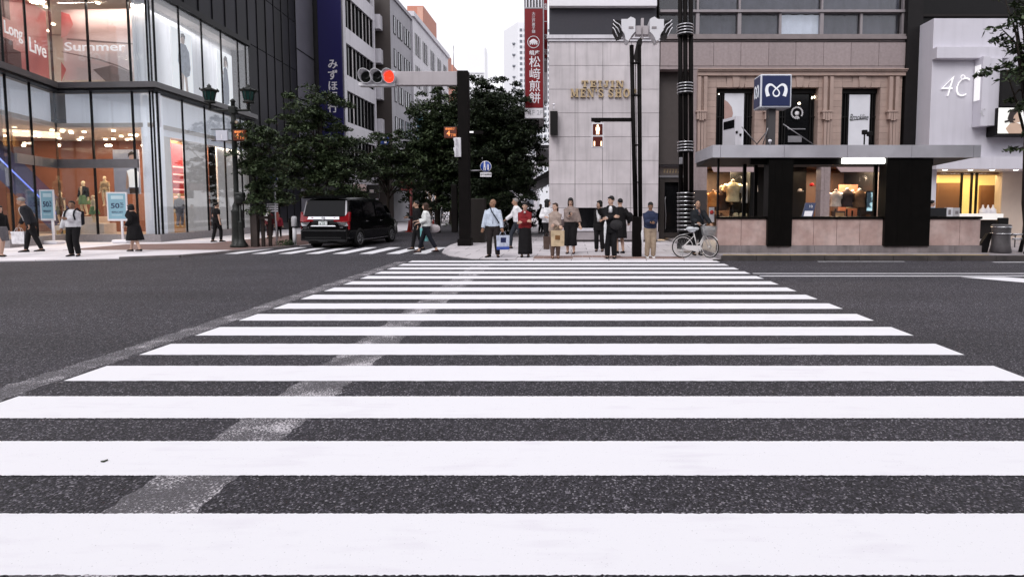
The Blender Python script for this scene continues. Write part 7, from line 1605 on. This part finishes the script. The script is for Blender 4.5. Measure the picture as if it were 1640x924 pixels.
# light box posters on the street side, each with a standing model
PRINTW = mat('poster_white', (.86, .86, .86), .5, emit=(1, 1, 1), es=.4)
DEN = mat('printed_denim', (.08, .12, .20), .6, var=.25, scale=6); DENL = mat('printed_pale_denim', (.26, .30, .38), .6, var=.3, scale=7); HAIRP = mat('printed_hair', (.05, .03, .025), .6); SKP = mat('printed_skin_tone', (.60, .42, .34), .6)
def side_poster(label, q0, q1, z0, z1, kind_):
    C_, E_ = off(C, -.45, 0), off(E, -.45, 0); a, b = pl(C_, E_, q0), pl(C_, E_, q1); t = thing('light_box_poster', label, 'poster', ((a.x+b.x)/2, (a.y+b.y)/2, z0))
    mb = MB(); mb.wall(a, b, z0, z1, .08); mb.build('board', PRINTW, t)
    d = b-a; H_ = z1-z0
    def P(u, v): p = a+d*u; return (p.x+.012, p.y, z0+H_*v)
    def patch(name, pts, m, o=.0): mb_ = MB(); mb_.prism([Vector(P(*q))+Vector((o, 0, 0)) for q in pts], (.006, 0, 0)); mb_.build(name, m, t)
    if kind_ == 'man':
        patch('printed_legs', [(.3, .02), (.42, .42), (.5, .5), (.66, .42), (.72, .02), (.62, .02), (.54, .36), (.46, .02)], SKP); patch('printed_top', [(.24, .5), (.3, .72), (.42, .8), (.66, .8), (.82, .7), (.86, .45), (.8, .33), (.62, .28), (.4, .34)], DENL, .008); patch('printed_head', [(.44, .8), (.42, .88), (.48, .93), (.58, .93), (.62, .87), (.58, .8)], SKP, .008); patch('printed_hair', [(.42, .88), (.44, .95), (.56, .97), (.64, .93), (.62, .88), (.54, .92)], HAIRP, .016)
    else:
        patch('printed_dress', [(.3, .08), (.34, .45), (.4, .7), (.5, .75), (.64, .7), (.72, .4), (.7, .1), (.5, .05)], DEN); patch('printed_head', [(.44, .74), (.42, .84), (.48, .9), (.58, .9), (.62, .84), (.58, .74)], SKP, .008); patch('printed_arm', [(.2, .72), (.3, .58), (.36, .6), (.26, .78)], SKP, .008); patch('printed_hair', [(.38, .72), (.4, .88), (.5, .94), (.62, .92), (.68, .8), (.66, .7), (.6, .84), (.48, .86), (.44, .74)], HAIRP, .016)
side_poster('light box poster of a model in pale denim top nearest the store corner', 288, 319, 6.95, 9.95, 'man')
side_poster('light box poster of a model in long blue denim dress above the lantern lamp', 358, 381, 6.95, 9.95, 'woman')
# poster of a man in a white tee inside, left of the column
t = thing('tee_poster', 'large pale poster of a man in white tee inside the store beside the column', 'poster', at(203, 310, 25.6))
mb = MB(); mb.pbox(182, 240, 223, 311, 25.6, .06); mb.build('board', mat('grey_blue_print', (.36, .38, .46), .6, emit=(.6, .62, .75), es=.1), t)
def pf(name, pts, D, m): mb_ = MB(); flat(mb_, pts, D); mb_.build(name, m, t)
pf('printed_tee', [(203, 274), (209, 271), (216, 271), (222, 276), (222, 300), (207, 300), (206, 285)], 25.57, PRINTW); pf('printed_arm', [(203, 275), (206, 280), (206, 300), (203, 304), (201.5, 300)], 25.575, SKP); pf('printed_head', [(206, 249), (208, 259), (212, 263), (216, 258), (216, 248), (211, 245)], 25.57, SKP); pf('printed_hair', [(205, 252), (205, 246), (210, 242.5), (216, 245), (217, 251), (214, 247.5), (208, 248.5)], 25.56, HAIRP); pf('printed_trousers', [(207, 301), (222, 301), (222, 310.5), (208, 310.5)], 25.57, HAIRP)
# mannequins
def mann(label, px, D, z, H, rz, top, bottom=None, fem=True, hands=((-.24, -.05, .85), (.24, -.05, .85)), fy=380, **kw):
    return person(label, px, fy, 0, rz, hair=None, skin=3, cat='mannequin', name='mannequin', top=top, bottom=bottom, shoes=None, D=D, z=z, H=H, fem=fem, hands=hands, group='display mannequins in shop windows', **kw)
GRN = (.14, .24, .12)
mann('cream mannequin in grey dress between the stand and the hoodie man', 100, 25.4, .75, 1.5, 0, ('dress', (.14, .12, .12), .02, .86, .2), ('skirt', (.14, .12, .12), .5, .05))
mann('tallest cream mannequin in open black jacket and green skirt', 137.5, 25.8, 1.15, 1.62, 0, ('jacket', BLK_C, .03, .9, .9), ('skirt', GRN, .55, .07), inner=((.62, .5, .36), .06, 1.0))
mann('cream mannequin in bright green skirt sitting low right of the tallest one', 152, 25.2, .85, 1.25, -25, ('top', (.60, .52, .38), .012, .9, .0), ('skirt', GRN, .5, .12))
mann('small cream bust mannequin above the sale stand by the poster', 172, 26.0, 1.6, 1.4, 10, ('top', (.5, .38, .24), .02, .9, .5))
for i, (px, lab) in enumerate(((289, 'dark dressed headless window mannequin nearest the white column on the street side'), (303, 'dark dressed mannequin second from the column on the street side'))):
    mann(lab, px, 26.4+i*1.2, .6, 1.6, 60, ('jacket', (.06, .06, .075), .03, .7, .9), ('trousers', (.16, .15, .17), .02, 1.0))
for px, D, z1, lab in ((142, 25.6, 1.1, 'white display plinth under the tallest mannequin'), (152, 25.0, .8, 'low pale plinth under the green skirted mannequin'), (100, 25.2, .7, 'small plinth behind the first sale stand')):
    xx = X(px, D, 360); tag(MB().box(xx-.4, D, .23, xx+.4, D+.7, z1, bev=.01).build('plinth_block', mat('plinth_cream', (.62, .55, .50), .5) if px == 142 else bpy.data.materials['plinth_cream']), lab, 'plinth')
tag(MB().box(X(93, 25, 360), 24.9, .23, X(106, 25, 360), 25.5, .5).build('gold_planter', mat('gold_foil', (.45, .30, .10), .3, metal=.6)), 'low gold display box at the foot of the grey dress mannequin', 'display box')
# street side window stock: red and white shelf bars
sh = thing('display_shelf', 'red and white striped shelf stack in the street side window', 'shelf', (-18.9, 26, .3))
a, b = pl(off(C, -.9, 0), off(E, -.9, 0), 280), pl(off(C, -.9, 0), off(E, -.9, 0), 298); mb = MB(); mb.wall(a, b, 2.2, 4.6, .05); mb.build('back', mat('red_display', (.42, .04, .05), .6), sh)
mb = MB()
for k in range(5): mb.wall(off(a, .1, 0), off(b, .1, 0), 2.0+k*.36, 2.07+k*.36, .08)
mb.build('glow_bar', mat('pink_bar', (.9, .5, .45), .4, emit=(1, .45, .4), es=.9), sh)
text_o = None
# eastern shop: lit shirts and busts
def torso_form(label, px, py0, py1, D, c, neck, sl=.35, cat='display form'):
    z1, z0 = Z(py0, D), Z(py1, D); H_ = (z1-z0)/.62*1.7
    b = Body(((-.1, 0), (.1, 0)), ((-.26, -.02, .95), (.26, -.02, .95)), female=False); o = link('display_form', b.top(.03, .84, sl), cloth(c)); sc = (z1-z0)/.66
    o.scale = (sc,)*3; o.location = (X(px, D, py0), D, z0-.82*sc); tag(o, label, cat)
    mb = MB(); mb.lathe([(.05, 1.42), (.055, 1.5), (.0, 1.53)], (0, 0, 0), n=12); mb.build('neck_block', cloth(neck), o, False)
    if sl > .1: mb = MB(); mb.tube([(0, 0, .83), (0, 0, .35)], .03, 8); mb.build('stand', BLACK, o, False)
torso_form('yellow lit shirt hanging in the window left of the black pillar', 1174, 290, 328, 25.0, (.72, .58, .34), (.5, .4, .3))
torso_form('white shirt with dark braces beside the yellow shirt', 1199, 291, 330, 25.0, (.62, .58, .54), (.6, .5, .4))
torso_form('orange vest form at the left edge of the shop window', 1142, 306, 335, 24.8, (.55, .22, .06), (.4, .2, .1), .05)
torso_form('cream shirt on a bust right of the granite pier', 1339, 305, 335, 25.0, (.60, .52, .46), (.5, .45, .4))
torso_form('dark suit form with white collar in the right shop window', 1357, 303, 336, 25.1, (.05, .035, .035), (.7, .65, .6), .9)
torso_form('brown jacket form by the salmon screen', 1377, 304, 336, 25.0, (.16, .09, .05), (.8, .75, .65), .9)
torso_form('dark brown jacket form deep in the window beside the orange vest', 1156, 300, 342, 25.3, (.06, .035, .025), (.4, .3, .2), .9)
torso_form('pale striped shirt form between the dark suit and the video screen', 1366, 306, 338, 25.5, (.55, .42, .28), (.6, .5, .4))
torso_form('amber knit form low behind the notice board in the doorway', 1276, 318, 345, 26.0, (.4, .24, .1), (.5, .4, .3))
for px, py, w__, lab in ((1152, 352, 12, 'brown wooden shelf box at the left of the lit shop window'), (1345, 346, 16, 'dark wood drawer block under the cream shirt bust'), (1400, 352, 12, 'dark wood block under the video screen')):
    o = thing('drawer_chest', lab, 'cabinet', at(px, 370, 25)); mb = MB(); mb.pbox(px-w__/2, py-8, px+w__/2, 372, 24.95, .4); mb.build('case', SHOPB, o); mb = MB(); mb.pbox(px-w__/2+1, py-5, px+w__/2-1, py+2, 24.94, .02); mb.build('drawer_front', mat('drawer_amber', (.4, .22, .09), .5) if px == 1152 else bpy.data.materials['drawer_amber'], o)
for i, px in enumerate((1178, 1188, 1198)):
    p = at(px, 345, 24.9); m = MB(); m.ell(p, (.13, .1, .12), 12, 8); m.ell(p+Vector((.03, -.03, .06)), (.08, .07, .07), 10, 7)
    tag(m.build('folded_garment', cloth((.50, .42, .26))), ('pale folded garment on the low table, leftmost of three', 'pale folded garment on the low table, middle of three', 'pale folded garment on the low table, nearest the black pillar')[i], 'garment')
mb = MB(); a = at(1170, 352, 24.75); mb.box(X(1168, 24.75), 24.75, .25, X(1206, 24.75), 25.2, Z(350, 24.75)); tag(mb.build('display_table', SHOPB), 'low brown display table under the folded garments', 'table')
sc3 = thing('display_screen', 'upright lit blue and white video screen in the right shop window', 'screen', at(1397, 340, 24.9))
mb = MB(); mb.pbox(1387, 306, 1408, 340, 24.9, .06, bev=.01); mb.build('screen_case', BLACK, sc3); mb = MB(); mb.pbox(1388.5, 308, 1406.5, 338, 24.885, .01); mb.build('screen', grad_mat('screen_picture', [(.42, (.03, .05, .07)), (.5, (.45, .70, .78)), (.6, (.75, .88, .92))], (1.6, 1.6, 1.6), 4, .7), sc3)
for i, (px, py, lab) in enumerate(((1281, 305, 'white cap on the shelf inside the dark doorway'), (1300, 296, 'red cap lit inside the dark doorway'))):
    p = at(px, py, 25.2); m = MB(); m.ell(p, (.1, .1, .08), 12, 8); m.box(p.x-.1, p.y-.2, p.z-.05, p.x+.1, p.y, p.z-.03); tag(m.build('cap', cloth((.6, .5, .4) if i == 0 else (.5, .03, .03))), lab, 'cap')
alight('doorway_lamp', ab, (X(1290, 25), 25.0, 3.2), .6, .5, 8, (1, .75, .5))
jd = thing('jewellery_stand', 'white jewellery bust display on the glowing shop counter', 'display', at(1582, 342, 23.9))
mb = MB()
for px in (1574, 1582, 1590): p = at(px, 338, 24.1); mb.lathe([(.14, -.12), (.12, .05), (.04, .16), (.03, .26), (0, .27)], (p.x, p.y, p.z), n=12)
mb.build('bust', WHITE, jd)
rp_ = thing('red_poster_stand', 'small white and red poster stand beside the bicycle basket', 'poster', at(1141, 352, 19.5)); mb = MB(); mb.pbox(1136, 332, 1144, 356, 19.5, .04); mb.build('board', WHITE, rp_); mb = MB(); p = at(1140, 340, 19.48); mb.lathe([(0, -.01), (.07, -.01), (.07, .0), (0, .0)], (p.x, 19.49, p.z), 'Y', 16); mb.build('red_disc', mat('poster_red', (.6, .04, .04), .5), rp_)
tag(MB().prism([tuple(ground(161, 739, .007)), tuple(ground(166, 740, .007)), tuple(ground(173, 737, .007)), tuple(ground(173, 736, .007)), tuple(ground(167, 738, .007))], (0, 0, .006)).build('fallen_leaf', LEAF2), 'single dark curled leaf lying on the third white stripe', 'leaf')
